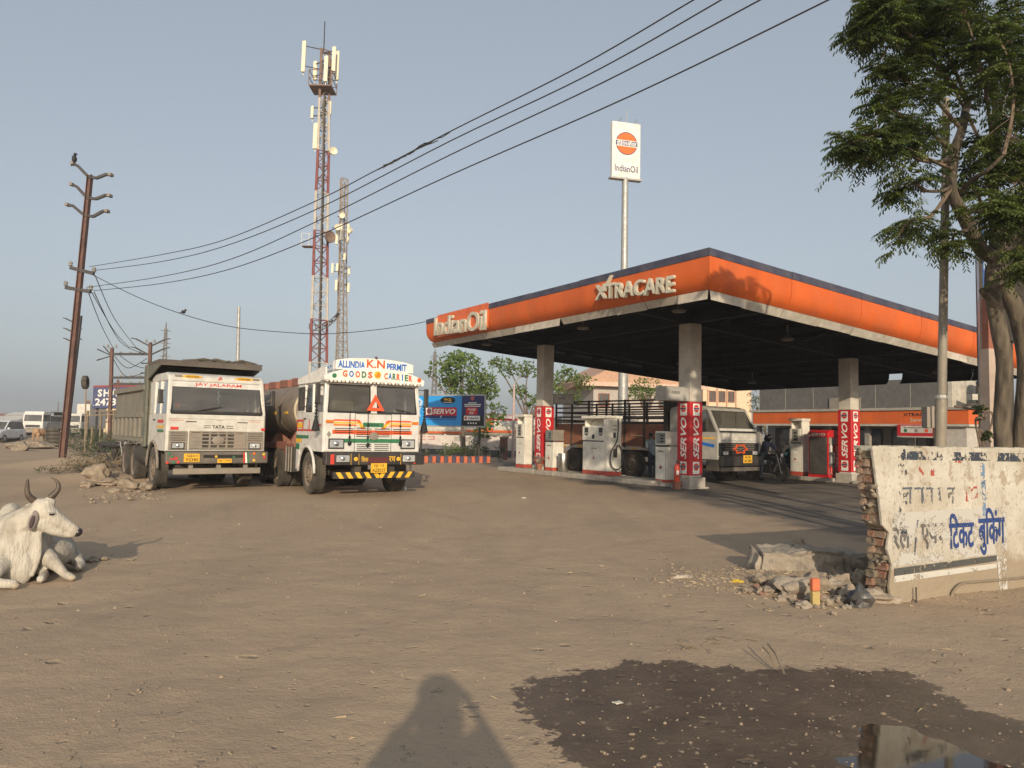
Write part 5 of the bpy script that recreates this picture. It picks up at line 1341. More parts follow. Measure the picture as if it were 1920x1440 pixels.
# ------------------------------------------------------------------ mobile phone towers
K['towred'] = mat('tower_red_paint', (.22, .065, .055), .6, var=.15); K['towwhite'] = mat('tower_white_paint', (.50, .46, .40), .6, var=.12, dust=.2); K['towbrown'] = mat('tower_rusty_paint', (.20, .13, .10), .7, var=.2)
K['ant'] = mat('antenna_cream', (.70, .64, .47), .5, var=.06); K['cabletray'] = mat('cable_tray', (.09, .075, .06), .8)
def lattice(t, base, Y, rows, mats, w_of, rotz, legr=.09, br=.05):
    """rows: pixel heights of the colour bands, top to bottom"""
    for (x0, ya, x1, yb, m_) in rows:
        A = at(x0, ya, Y) - base; B = at(x1, yb, Y) - base
        wa, wb = w_of(A.z), w_of(B.z)
        cor = [(math.cos(rotz + i * 2.0944), math.sin(rotz + i * 2.0944)) for i in range(3)]
        for c in cor: MB().tube([B + Vector((c[0] * wb, c[1] * wb, 0)), A + Vector((c[0] * wa, c[1] * wa, 0))], legr, 6).obj('leg', mats[m_], t)
        mb = MB(); n = max(2, int((A.z - B.z) / .8))
        for k in range(n):
            f0, f1 = k / n, (k + 1) / n; p0, p1 = B.lerp(A, f0), B.lerp(A, f1); w0, w1 = wb + (wa - wb) * f0, wb + (wa - wb) * f1
            for i in range(3):
                a_, b_ = cor[i], cor[(i + 1) % 3]
                if k % 2: a_, b_ = b_, a_
                mb.bar(p0 + Vector((a_[0] * w0, a_[1] * w0, 0)), p1 + Vector((b_[0] * w1, b_[1] * w1, 0)), br)
                mb.bar(p1 + Vector((a_[0] * w1, a_[1] * w1, 0)), p1 + Vector((b_[0] * w1, b_[1] * w1, 0)), br)
        mb.obj('bracing', mats[m_], t, kind='stuff')
TY = 50; tb = at(589, 806, TY); tb.z = 0
t1 = thing('mobile_phone_tower', 'tall red and white banded lattice tower with antennas and platform', 'phone tower', tb)
tm = [K['towred'], K['towwhite'], K['towbrown']]
wf = lambda z: max(.36, .80 - z * .0165)
lattice(t1, tb, TY, [(608, 95, 605, 188, 2), (605, 188, 603, 285, 1), (603, 285, 600, 362, 0), (600, 362, 598, 435, 1), (598, 435, 596, 520, 0), (596, 520, 594, 600, 1), (594, 600, 592, 680, 0), (592, 680, 589, 806, 1)], tm, wf, .25)
MB().bar(at(596, 800, TY - .1) - tb, at(609, 180, TY - .1) - tb, .34, .1, up=(1, 0, 0)).obj('cable_tray', K['cabletray'], t1)
MB().tube([at(607, 95, TY) - tb, at(609, 40, TY) - tb], .04, 5).obj('lightning_rod', K['wire'], t1)
# platform under the antennas
pc = at(605, 168, TY) - tb
pf = MB().box(pc.x - .75, pc.x + .75, pc.y - .75, pc.y + .75, pc.z - .06, pc.z + .02).obj('platform', K['towbrown'], t1)
for sx, sy in ((-1, -1), (1, -1), (1, 1), (-1, 1)): MB().bar((pc.x + sx * .75, pc.y + sy * .75, pc.z), (pc.x + sx * .75, pc.y + sy * .75, pc.z + 1), .05).obj('rail_post', K['towbrown'], pf)
for z in (.5, 1.0):
    for a_, b_ in (((-1, -1), (1, -1)), ((1, -1), (1, 1)), ((1, 1), (-1, 1)), ((-1, 1), (-1, -1))): MB().bar((pc.x + a_[0] * .75, pc.y + a_[1] * .75, pc.z + z), (pc.x + b_[0] * .75, pc.y + b_[1] * .75, pc.z + z), .04).obj('guard_rail', K['towbrown'], pf)
def panel(t, base, x, y0, y1, Y, w=.26, d=.14, xc=None, dy=0):
    a_ = at(x, y1, Y + dy) - base; b_ = at(x + (0), y0, Y + dy) - base; b_.x = a_.x + (b_.z - a_.z) * .012
    o = MB().bar(a_, b_, w, d, up=(0, 1, 0)).obj('antenna_panel', K['ant'], t, bevel=.03)
    if xc is not None:
        for f_ in (.2, .85):
            p_ = a_.lerp(b_, f_); q_ = Vector(((at(xc, y0, Y) - base).x, 0, p_.z - .1)); MB().bar(p_, q_, .05).obj('antenna_arm', K['wire'], o)
    MB().bar(a_ + Vector((0, .1, -.2)), b_ + Vector((0, .1, .1)), .06).obj('mount_pole', K['galv'], o)
for x, y0, y1, dy in ((568, 77, 135, -.3), (610, 105, 153, -.9), (625, 88, 134, -.2), (590, 115, 150, .6), (619, 113, 160, .7), (631, 96, 150, .5), (606, 190, 236, .7)): panel(t1, tb, x, y0, y1, TY, xc=606, dy=dy)
for x, y0, y1, dy, w_ in ((590, 231, 279, -.5, .28), (585, 199, 222, .3, .2), (618, 190, 215, .2, .2)): panel(t1, tb, x, y0, y1, TY, w_, xc=604, dy=dy)
def dish(t, base, x, y, Y, r, m, rot=.5):
    c = at(x, y, Y) - base
    o = MB().lathe([(0, .05), (r * .5, .02), (r, -.06), (r, .08), (r * .6, .2), (0, .22)], (0, 0, 0), 'y', 20).obj('dish', m, t, smooth='angle'); o.location = c; o.rotation_euler = (0, 0, rot)
    MB().bar((0, .1, 0), (-.5, .2, -.05), .06).obj('dish_mount', K['wire'], o)
dish(t1, tb, 625, 283, TY - .5, .26, K['ant'])
dish(t1, tb, 619, 444, TY - .5, .40, K['towbrown'], .9)
bc = at(573, 462, TY) - tb
o = MB().box(bc.x - .2, bc.x + .5, -.3, .3, bc.z - .04, bc.z).obj('small_platform', K['towbrown'], t1)
for sx in (-.2, .3): MB().bar((bc.x + sx, -.3, bc.z), (bc.x + sx, -.3, bc.z + .8), .04).obj('rail_post', K['galv'], o)
for z in (.4, .8): MB().bar((bc.x - .2, -.3, bc.z + z), (bc.x + .5, -.3, bc.z + z), .03).obj('guard_rail', K['galv'], o)
cw = [at(x, y, TY - .6) - tb for x, y in ((580, 612), (592, 615), (605, 613), (618, 606), (628, 597), (638, 583))]
mb = MB()
for i in range(5):
    for dz in (-.16, .16): mb.bar(cw[i] + Vector((0, 0, dz)), cw[i + 1] + Vector((0, 0, dz)), .05)
    mb.bar(cw[i] + Vector((0, 0, -.16)), cw[i] + Vector((0, 0, .16)), .05)
mb.obj('cable_ladder', K['cabletray'], t1)
for i in (2, 3, 4): MB().bar(cw[i].lerp(cw[i + 1], .15), cw[i].lerp(cw[i + 1], .7), .05, .26, up=(0, 1, 0)).obj('equipment_box', K['wire'], t1)
# second tower
T2 = 72; tb2 = at(637, 806, T2); tb2.z = 0
t2 = thing('mobile_phone_tower', 'shorter dull brown lattice tower standing behind the banded one', 'phone tower', tb2)
K['tow2'] = mat('dull_brown_lattice', (.27, .22, .18), .7, var=.15)
w2 = lambda z: .42 if z > 13 else .42 + (13 - z) * .055
lattice(t2, tb2, T2, [(644, 335, 641, 500, 0), (641, 500, 639, 640, 0), (639, 640, 637, 806, 0)], [K['tow2']], w2, .4, .07, .045)
MB().bar(at(641, 800, T2) - tb2, at(646, 345, T2) - tb2, .3, .1, up=(1, 0, 0)).obj('cable_tray', K['tow2'], t2)
for x, y0, y1, dy in ((639, 420, 450, -.6), (652, 420, 455, 0), (631, 430, 458, 0), (632, 494, 508, -.5), (623, 494, 512, 0), (654, 500, 515, 0), (630, 525, 545, -.5), (653, 530, 548, 0), (646, 475, 488, -.5)): panel(t2, tb2, x, y0, y1, T2, .24, xc=642, dy=dy)
dish(t2, tb2, 633, 426, T2 - .8, .3, K['ant'], .3); dish(t2, tb2, 642, 404, T2 - .8, .28, K['ant'], 0); dish(t2, tb2, 656, 432, T2 - .8, .28, K['ant'], -.5)

# ------------------------------------------------------------------ billboards
def wallp(px, Y): p = at(px, 800, Y); p.z = 0; return p
bb0, bb1 = at(755, 800, 40.5), at(908, 799, 38.5); bt = at(908, 742, 38.5); bt0 = at(785, 738, 40.1)
bw = (Vector((bb1.x, bb1.y, 0)) - Vector((bb0.x, bb0.y, 0))); bl = bw.length; ba = math.atan2(bw.y, bw.x)
zb, zt_ = bb1.z, bt.z
bill = thing('billboard', 'blue and navy lubricant billboard on posts beyond the painted tanker lorry', 'billboard', Vector((bb0.x, bb0.y, 0)), ba)
azure = mat('azure_print', (.03, .24, .62), .45, c2=(.02, .33, .75), c2s=.35, c2t=.5, c2w=.2, var=.05); navyp = mat('navy_print', (.018, .022, .10), .45, var=.1)
xm = bl * (867 - 755) / (908 - 755)
MB().box(0, xm, -.03, .03, zb, zt_).obj('print_panel', azure, bill)
MB().box(xm, bl, -.03, .03, zb, zt_).obj('print_panel', navyp, bill)
MB().box(xm + .01, bl - .03, -.034, -.031, zb + .01, zb + (zt_ - zb) * .34).obj('print_strip', K['txtblack'], bill)
fr = MB(); fr.bar((0, 0, zt_ + .03), (bl, 0, zt_ + .03), .06, .08).bar((0, 0, zb - .03), (bl, 0, zb - .03), .06, .08).bar((bl + .03, 0, zb - .06), (bl + .03, 0, zt_ + .06), .06, .08); fr.obj('frame', K['galv'], bill)
def bx(px): return bl * (px - 755) / 153.
def bz(py): return zt_ - (zt_ - zb) * (py - 741) / 58.
p = MB().box(bx(799.5), bx(858), -.036, -.031, bz(785), bz(763.5)).obj('brand_plate', K['redpanel'], bill)
MB().box(bx(799.5), bx(858), -.037, -.031, bz(785), bz(779.5)).obj('brand_strip', K['logonavy'], p)
MB().box(bx(800), bx(812), -.038, -.036, bz(778), bz(764.5)).obj('logo_plate', K['txtwhite'], p)
l = logo_mb(.2, .2, .14, 0, .26, False).obj('logo', [K['txtwhite'], K['logored'], K['logonavy']], p); l.matrix_local = FM((bx(806), -.036, bz(771)))
text('SERVO', .3, K['txtwhite'], p, shear=.3, bold=.025, M=FM((bx(834), -.040, bz(771.5))), width=bx(856) - bx(813), height=.27)
text('4T', .1, K['txtwhite'], p, shear=.2, M=FM((bx(829), -.041, bz(782))), height=.12, bold=.02)
p = MB().lathe([(0, 0), (.40, 0), (.44, .01)], (0, 0, 0), 'z', 24, sy=.42).obj('badge', K['txtblack'], bill); p.matrix_local = FM((bx(841), -.034, bz(749.5)))
text('ecg', .2, K['yellow'], bill, bold=.025, M=FM((bx(841), -.045, bz(749))), height=.16, width=.42)
MB().box(bx(833), bx(849), -.046, -.043, bz(754.2), bz(753.2)).obj('small_print', K['txtwhite'], bill)
text('Low viscosity engine oil', .1, K['logonavy'], bill, M=FM((bx(829), -.034, bz(787.5))), width=bx(857) - bx(801), height=.05, bold=0) if False else MB().box(bx(801), bx(857), -.033, -.0305, bz(788), bz(787)).obj('small_print', K['logonavy'], bill)
l = logo_mb(.3, .3, .12, 0, .26, False).obj('logo', [K['txtwhite'], K['logored'], K['logonavy']], bill); l.matrix_local = FM((bx(886.5), -.032, bz(746)))
for k, (a_, b_) in enumerate(((879, 894), (872, 902), (872, 901))): MB().box(bx(a_), bx(b_), -.034, -.031, bz(755.5 + k * 3.2), bz(753.9 + k * 3.2)).obj('small_print', K['txtwhite'], bill)
p = MB().box(bx(875), bx(896), -.036, -.031, bz(777.5), bz(763.5)).obj('brand_plate', K['redpanel'], bill)
text('Fuel@', .1, K['txtwhite'], p, shear=.2, M=FM((bx(885.5), -.038, bz(767.5))), width=.44, height=.14, bold=.012); text('IOC', .1, K['txtwhite'], p, M=FM((bx(885.5), -.038, bz(774))), width=.24, height=.13, bold=.02)
p = MB().box(bx(871.5), bx(900.5), -.038, -.031, bz(788.5), bz(779.5)).obj('brand_plate', K['txtwhite'], bill)
text('IndianOil', .1, K['logonavy'], p, M=FM((bx(889), -.040, bz(784))), width=.55, height=.12, bold=.015)
MB().lathe([(0, -.004), (.07, -.002)], (bx(875), -.04, bz(784)), 'y', 12).obj('dot', K['logored'], p)
for k in range(4): MB().box(bx(878.5 + k * 4.6), bx(881 + k * 4.6), -.038, -.0345, bz(795), bz(792.3)).obj('print_icon', K['txtwhite'], bill)
for x in (bx(790), bx(898)): MB().tube([(x, .1, 0), (x, .1, zt_)], .06, 8).obj('post', K['chassis'], bill)
mb = MB(); mb.tube([(bx(785), -.035, bz(746)), (bx(791), -.036, bz(752)), (bx(784), -.036, bz(775)), (bx(790), -.036, bz(782))], [.05, .09, .10, .03], 4)
mb.obj('printed_splash', mat('pale_splash', (.45, .6, .78), .5), bill)

b2a, b2b = at(174, 765, 64), at(300, 765, 60)
d2 = Vector((b2b.x - b2a.x, b2b.y - b2a.y, 0)); L2 = d2.length
sb = thing('billboard', 'faded blue billboard with white letters and phone number left of the tipper', 'billboard', Vector((b2a.x, b2a.y, 0)), math.atan2(d2.y, d2.x))
z0, z1 = b2a.z, at(174, 723, 64).z
MB().box(0, L2, -.05, .05, z0, z1).obj('print_panel', mat('faded_blue_print', (.055, .075, .19), .5, var=.12, dust=.2), sb)
MB().box(0, L2, -.053, -.0505, z1 - .16, z1).obj('top_strip', mat('dull_red_strip', (.28, .06, .06), .6), sb)
u = L2 / 126.
text('SHAH', .5, K['txtwhite'], sb, M=FM((9.5 * u, -.055, z1 - .63)), height=.62, width=54 * u, bold=.04, align='LEFT', spacing=1.25)
text('24739', .5, K['txtwhite'], sb, M=FM((5 * u, -.055, z0 + .50)), height=.62, width=52 * u, bold=.03, align='LEFT')
MB().box(1.2 * u, 3.5 * u, -.054, -.051, z0 + .2, z0 + .25).obj('small_print', K['txtwhite'], sb)
for x in (.3, L2 - .3, L2 / 2): MB().bar((x, .2, 0), (x, .2, z1), .14).obj('post', K['rustdark'], sb)
for z in (z0, (z0 + z1) / 2): MB().bar((0, .12, z), (L2, .12, z), .08).obj('frame_rail', K['rustdark'], sb)

# ------------------------------------------------------------------ striped kerb, garden and boundary wall beyond the tanker
ka, kb = G(740, 868), G(918, 868)
kd = kb - ka; kl = kd.length; kr = math.atan2(kd.y, kd.x)
kerb = thing('striped_kerb', 'low kerb painted in orange and navy blocks below the billboard', 'kerb', ka, kr)
K['kblue'] = mat('kerb_navy', (.03, .04, .10), .7, dust=.3); K['korange'] = mat('kerb_orange', (.56, .12, .045), .7, dust=.25)
nk = 24
for i in range(nk): MB().box(kl * i / nk + .01, kl * (i + 1) / nk - .01, -.12, .12, 0, .33).obj('kerb_block', K['korange' if i % 2 else 'kblue'], kerb, bevel=.02)
gdl = setting(MB().box(kl * -.2, kl * 1.0, .14, 6.0, 0, .22).obj('garden_bed', mat('garden_soil', (.10, .075, .05), .95, var=.3), None)); gdl.location = ka; gdl.rotation_euler.z = kr
for i, x in enumerate((.62, .72, .80, .98, 1.12)):
    t = thing('bollard', ('left', 'right')[i - 3] + ' one of two short concrete bollards at the garden edge', 'bollard', ka + kd * x + Vector((0, .3 + .4 * i, 0)), 0, 'concrete posts at the garden edge') if i > 2 else None
    if t: MB().box(-.10, .10, -.10, .10, 0, .55).obj('shaft', K['conc'], t, bevel=.02); MB().box(-.14, .14, -.14, .14, 0, .10).obj('base', K['conc'], t, bevel=.02)
bw0, bw1 = at(700, 840, 49), at(1010, 840, 47)
wd = Vector((bw1.x - bw0.x, bw1.y - bw0.y, 0)); wr = math.atan2(wd.y, wd.x); wlen = wd.length
bwall = thing('boundary_wall', 'low whitewashed panel wall behind the striped kerb garden', 'wall', Vector((bw0.x, bw0.y, 0)), wr)
K['limewash'] = mat('pinkish_limewash', (.62, .55, .50), .85, dust=.2, var=.12)
npn = 9
for i in range(npn):
    x0, x1 = wlen * i / npn, wlen * (i + 1) / npn
    MB().box(x0 + .04, x1 - .04, -.06, .06, .42, 1.30).obj('wall_panel', K['limewash'], bwall, bevel=.015)
    MB().box(x0 - .07, x0 + .07, -.10, .10, 0, 1.36).obj('post', K['limewash'], bwall, bevel=.01)
MB().box(0, wlen, -.09, .09, 0, .42).obj('dado', mat('blue_black_dado', (.05, .055, .08), .8, dust=.2), bwall)
MB().box(wlen * .22, wlen * .38, -.068, -.06, 1.0, 1.2).obj('red_notice', K['redpanel'], bwall)
MB().box(wlen * .225, wlen * .375, -.072, -.068, 1.03, 1.17).obj('notice_face', K['limewash'], bwall)
MB().box(wlen * .50, wlen * .66, -.075, -.06, .92, 1.22).obj('grey_notice', K['boxgrey'], bwall)
t = thing('brick_post', 'short dark red brick gate post at the garden edge', 'post', G(944, 862), 0)
MB().box(-.22, .22, -.22, .22, 0, 1.25).obj('shaft', mat('dull_brick_red', (.17, .06, .05), .85, var=.25, dust=.15), t, bevel=.02); MB().box(-.26, .26, -.26, .26, 1.25, 1.32).obj('cap', K['conc'], t)
# tank lorries parked beyond the boundary wall
def fartanker(px0, px1, Y, zc_, r, lb, logo_on):
    A, B = at(px0, 800, Y), at(px1, 800, Y - 2); A.z = B.z = 0; d_ = B - A; L_ = d_.length
    t = thing('parked_tanker', lb, 'tanker', A, math.atan2(d_.y, d_.x), 'tank lorries parked beyond the wall')
    MB().lathe([(0, 0), (r * .8, .02), (r, .2), (r, L_ - .2), (r * .8, L_ - .02), (0, L_)], (0, 0, zc_), 'x', 24).obj('tank', K['dirtyw'], t, smooth='angle')
    MB().lathe([(r + .006, .3), (r + .008, .31), (r + .008, L_ - .31), (r + .006, L_ - .3)], (0, 0, zc_), 'x', 24).obj('x', K['dirtyw'], t) if False else None
    for z_, m_ in ((.62, 'redpanel'), (-.45, 'orange')):
        MB().box(.4, L_ - .4, -math.sqrt(max(.01, r * r - z_ * z_ * r * r)) - .03, 0, zc_ + z_ * r - .08, zc_ + z_ * r + .10).obj('stripe', K[m_], t)
    MB().box(.1, L_ - .1, -.5, .5, zc_ - r - .3, zc_ - r + .05).obj('chassis', K['chassis'], t)
    for f in (.15, .7, .88):
        o = MB().lathe([(0, -.15), (.3, -.14), (.5, -.10), (.5, .12), (0, .14)], (L_ * f, -.9, .5), 'y', 18).obj('wheel', K['rubber'], t)
    if logo_on:
        l = logo_mb(.5, .5, .45, 0, .25, False).obj('logo', [K['txtwhite'], K['logoorange'], K['logonavy']], t); l.matrix_local = FM((L_ * .38, -r - .02, zc_))
    for f in (.2, .5, .8): MB().box(L_ * f - .3, L_ * f + .3, -.3, .3, zc_ + r - .05, zc_ + r + .15).obj('manhole', K['greydust'], t)
fartanker(872, 1010, 58, 1.95, .80, 'white tank lorry with round orange logo seen under the trees', True)
fartanker(770, 880, 62, 1.75, .72, 'second pale tank lorry behind the billboard posts', False)
A = at(898, 800, 74); B = at(1010, 800, 70)
t = thing('roadside_shop', 'low shop with red and green fascia strip beyond the parked tankers', 'shop', Vector((A.x, A.y, 0)), math.atan2(B.y - A.y, B.x - A.x)); L_ = (B - A).length
MB().box(0, L_, 0, 4, 0, 3.0).obj('wall', K['limewash'], t)
for i in range(8):
    MB().box(L_ * i / 8 + .05, L_ * (i + 1) / 8 - .05, -.25, -.02, 2.3, 3.1).obj('fascia_board', K[('redpanel', 'dirtyw', 'green', 'redpanel', 'orange', 'dirtyw', 'redpanel', 'green')[i]], t)
    MB().box(L_ * i / 8 + .1, L_ * (i + 1) / 8 - .1, -.03, .0, 0, 2.1).obj('shutter', K['greydust'], t)
# street lamp seen beside the left pillar
q = G(963, 868); q = at(962, 830, 44); q.z = 0
t = thing('street_lamp', 'thin pale street lamp with one bent arm left of the left pillar', 'street lamp', q)
MB().tube([(0, 0, 0), (0, 0, (at(962, 720, 44)).z)], [.09, .06], 8).obj('pole', mat('pinkish_pole', (.50, .38, .34), .6), t)
a_ = Vector((0, 0, at(962, 720, 44).z)); b_ = at(978, 706, 44) - q
MB().tube([a_, a_.lerp(b_, .5) + Vector((0, 0, .1)), b_], .04, 6).obj('arm', K['galv'], t)
MB().box(b_.x - .05, b_.x + .40, -.1, .1, b_.z - .04, b_.z + .06).obj('lamp_head', K['chassis'], t, bevel=.02)

# ------------------------------------------------------------------ buildings beyond
def winrow(root, xs__, y, z0, z1, w, fm, gm_, depth=.12):
    for x in xs__:
        f_ = MB(); f_.box(x - w / 2 - .08, x + w / 2 + .08, y - .06, y - .002, z0 - .08, z0).box(x - w / 2 - .08, x + w / 2 + .08, y - .06, y - .002, z1, z1 + .08).box(x - w / 2 - .08, x - w / 2, y - .06, y - .002, z0, z1).box(x + w / 2, x + w / 2 + .08, y - .06, y - .002, z0, z1).box(x - .03, x + .03, y - .05, y - .002, z0, z1)
        o = f_.obj('window', fm, root); MB().box(x - w / 2, x + w / 2, y - .018, y - .004, z0, z1).obj('pane', gm_, o)
K['salmon'] = mat('salmon_roof_slab', (.50, .30, .20), .8, dust=.2); K['greywall'] = mat('grey_plaster_wall', (.42, .38, .34), .85, var=.12); K['winbrown'] = mat('brown_window_frame', (.20, .07, .04), .6)
hb = at(1112, 800, 62); hb.z = 0
ho = thing('house', 'grey house with salmon sloping roof seen past the canopy pillars', 'house', hb, R(14))
hw = (at(1290, 800, 66) - at(1112, 800, 62)).length; ze = at(1112, 722, 62).z
MB().box(0, hw, 0, 8, 0, ze).obj('wall', K['greywall'], ho)
zr = at(1180, 690, 62).z
MB().prism([(-1.2, ze - .05), (hw + .4, ze - .05), (hw + .4, ze + .2), (hw * .6, zr + 1), (hw * .35, zr + 1.0), (-1.2, ze + .2)], -.6, 8.6, 'y').obj('roof', K['salmon'], ho)
MB().box(-1.3, hw + .5, -.75, -.602, ze - .1, ze + .24).obj('eave_band', mat('pale_eave', (.60, .42, .32), .7), ho)
winrow(ho, (.9, 2.6, 4.6, 6.2), 0, at(1130, 751, 62).z - .4, at(1130, 739, 62).z, .8, K['winbrown'], K['glassdark'])
b3 = at(1318, 800, 75); b3.z = 0
bo = thing('apartment_house', 'sunlit cream building with tall windows behind the stake lorry cab', 'building', b3, R(12))
w3 = (at(1405, 800, 75) - b3).length; z3 = at(1350, 700, 75).z; K['creamwall'] = mat('cream_wall', (.66, .50, .34), .8, var=.1)
MB().box(0, w3, 0, 8, 0, z3).obj('wall', K['creamwall'], bo)
for i in range(4): MB().box(.5 + i * 1.0 - .06, .5 + i * 1.0 + .06, -.10, -.002, 3, z3 - .5).obj('pilaster', K['salmon'], bo)
winrow(bo, (1.0, 2.0, 3.0), 0, at(1340, 752, 75).z, at(1340, 734, 75).z, .55, K['winbrown'], K['glassdark'])
# yellow flats under the faded billboard
b4 = at(150, 800, 120); b4.z = 0
fo = thing('apartment_house', 'yellow block of flats with balconies below the faded blue billboard', 'building', b4, R(8))
w4 = (at(260, 800, 120) - b4).length; z4 = at(200, 764, 120).z; K['yelwall'] = mat('yellow_wall', (.62, .50, .30), .8, var=.1)
MB().box(0, w4, 0, 9, 0, z4).obj('wall', K['yelwall'], fo)
for i in range(7): MB().box(.1 + i * 1.35, .7 + i * 1.35, -.5, -.003, 0, z4 - rnd.uniform(0, 1)).obj('bay', mat('pale_bay_%d' % i, (.62 - .05 * (i % 3), .55 - .04 * (i % 3), .42), .8), fo)
for fl in (2.2, 3.9):
    MB().box(0, w4, -.9, -.51, fl - .12, fl).obj('balcony_slab', K['creamwall'], fo)
    winrow(fo, [1.05 + i * 1.35 for i in range(6)], 0, fl + .2, fl + 1.2, .5, K['winbrown'], K['glassdark'])
# low white sheds and red container along the left horizon
for i, (xa, xb, yt, Y, m_, lb) in enumerate(((-60, 8, 781, 190, 'redox', 'long dull red shed at the far left horizon'), (8, 42, 779, 185, 'limewash', 'low white shed left of the distant white lorry'), (38, 90, 783, 230, 'yelwall', 'pale yellow shed behind the distant lorries'), (-60, 30, 787, 170, 'limewash', 'whitewashed wall below the red shed'))):
    a_, b_ = at(xa, 800, Y), at(xb, 800, Y); a_.z = 0; t = thing('shed', lb, 'shed', a_, 0); L_ = (b_ - at(xa, 800, Y)).length; zz = at((xa + xb) / 2, yt, Y).z
    MB().box(0, L_, 0, 8, 0, zz).obj('wall', K[m_], t); MB().prism([(-.3, zz), (8.3, zz), (4, zz + .9)], -.3, L_ + .3, 'x').obj('roof', K['dirtyw' if i != 0 else 'redox'], t)
    for q in range(4): MB().box(L_ * (q + .3) / 4, L_ * (q + .6) / 4, -.06, -.004, .3, zz * .6).obj('door', K['greydust'], t)

# ------------------------------------------------------------------ station shop building
SB = Vector((14.3, 45.0, 0)); sbl = 12.0; SR = ANG - math.pi / 2   # local +x runs toward the camera side
st = thing('station_shop', 'single storey service station shop with orange fascia behind the canopy', 'shop building', SB, SR)
def scz(z): return z
K['shopwall'] = mat('shop_wall_plaster', (.30, .28, .25), .8, var=.15, dust=.15); K['upper'] = mat('grey_parapet_sheet', (.115, .11, .105), .8, var=.15)
K['shopglass'] = glassmat('shop_glass', (.12, .13, .13))
nf = 8
for i in range(nf): MB().box(sbl * i / nf + .004, sbl * (i + 1) / nf - .004, -.18, 0, 2.33, 2.98).obj('fascia_panel', K['orange'], st, bevel=.01)
MB().box(sbl + .0, sbl + .18, -.18, 5.5, 2.33, 2.98).obj('fascia_panel', K['orange'], st, bevel=.01)
MB().box(-.2, sbl + .2, -.20, .1, 2.22, 2.325).obj('fascia_sill', K['lip'], st); MB().box(sbl + .0, sbl + .2, .1, 5.5, 2.22, 2.325).obj('fascia_sill', K['lip'], st)
MB().box(-.2, sbl + .25, -.25, 5.6, 2.99, 3.12).obj('roof_slab', K['conc'], st)
MB().box(-.4, sbl - 1.3, .9, 5.2, 3.12, 4.58).obj('upper_storey', K['upper'], st)
MB().box(sbl - 1.3, sbl - 1.1, .9, 5.2, 3.12, 4.50).obj('upper_end_wall', K['lip'], st)
for i in range(6): MB().box(-.4 + i * 1.85, -.4 + i * 1.85 + .03, .885, .898, 3.2, 4.55).obj('wall_seam', K['shopwall'], st)
MB().box(4.4, 6.2, .80, .885, 3.15, 3.75).obj('white_board', K['greydust'], st)
for x in (.0, 2.3, 4.6, 6.9, 9.2, 10.9): MB().box(x - .12, x + .12, .3, .54, 0, 2.22).obj('column', K['shopwall'], st)
MB().box(-.2, 11.4, 1.4, 1.5, 0, 2.3).obj('front_wall', K['shopwall'], st)
for i in range(6):
    x = .4 + i * 1.8
    o = MB().box(x, x + 1.3, 1.34, 1.385, .1, 2.1).obj('door', K['chassis'], st); MB().box(x + .08, x + 1.22, 1.325, 1.335, .18, 2.02).obj('pane', K['shopglass'], o)
MB().box(sbl - 1.0, sbl + .0, -.02, 5.4, 0, 2.22).obj('end_block', mat('end_wall_white', (.50, .47, .42), .8, dust=.2), st)
for i in range(16): MB().box(sbl + .01, sbl + .05, 1.1, 4.6, .1 + i * .13, .1 + i * .13 + .115).obj('shutter_slat', K['galv'], st)
MB().box(sbl + .005, sbl + .1, .9, 1.08, 0, 2.2).obj('shutter_guide', K['lip'], st); MB().box(sbl + .005, sbl + .1, 4.62, 4.8, 0, 2.2).obj('shutter_guide', K['lip'], st)
sg = MB().box(8.9, 10.75, -.32, -.22, 1.75, 2.30).obj('red_sign', K['redpanel'], st); MB().box(9.08, 10.6, -.335, -.321, 1.90, 2.24).obj('sign_face', K['dirtyw'], sg)
text('Available for Sale', .1, K['txtblack'], sg, M=FM((9.84, -.337, 2.16)), width=1.2, height=.08, bold=.005)
for x, m_ in ((9.32, 'green'), (9.84, 'greydust'), (10.34, 'txtorange')): MB().lathe([(0, -.004), (.09, -.002)], (x, -.337, 2.01), 'y', 14).obj('sign_disc', K[m_], sg)
MB().box(8.9, 10.75, -.34, -.2, 1.68, 1.745).obj('sign_sill', K['lip'], sg)
text('XTRACARE', .2, K['txtblack'], st, M=FM((9.9, -.186, 2.78)), width=1.55, height=.17, bold=.02); text('Service', .2, K['letter'], st, M=FM((9.9, -.186, 2.52)), width=.85, height=.18, bold=.01)
# roof tank
tk = SB + Matrix.Rotation(SR, 3, 'Z') @ Vector((sbl - .1, 2.4, 3.12))
t = thing('water_tank', 'black ribbed plastic water tank on the shop roof', 'water tank', tk, 0)
prof = [(.0, 0), (.62, 0)]
for i in range(6): prof += [(.62, .05 + i * .15), (.585, .09 + i * .15), (.585, .13 + i * .15)]
prof += [(.60, 1.0), (.52, 1.10), (.25, 1.16), (.2, 1.22), (0, 1.22)]
MB().lathe(prof, (0, 0, .25), n=28).obj('tank', mat('black_tank_plastic', (.022, .022, .024), .5, dust=.15), t, smooth='angle')
MB().box(-.75, .75, -.75, .75, 0, .25).obj('plinth', K['conc'], t); MB().bar((-.6, -.2, .25), (-.62, -.2, 2.0), .03).obj('vent_pipe', K['galv'], t)
MB().box(-1.4, -.5, -.9, -.5, .35, .62).obj('tank_shelf', K['lip'], t)
text('RONAX', .1, K['txtwhite'], t, M=FM((.1, -.63, .75), 0), height=.09, bold=.01) if False else MB().box(-.02, .3, -.66, -.60, .72, .80).obj('label_strip', K['txtwhite'], t)
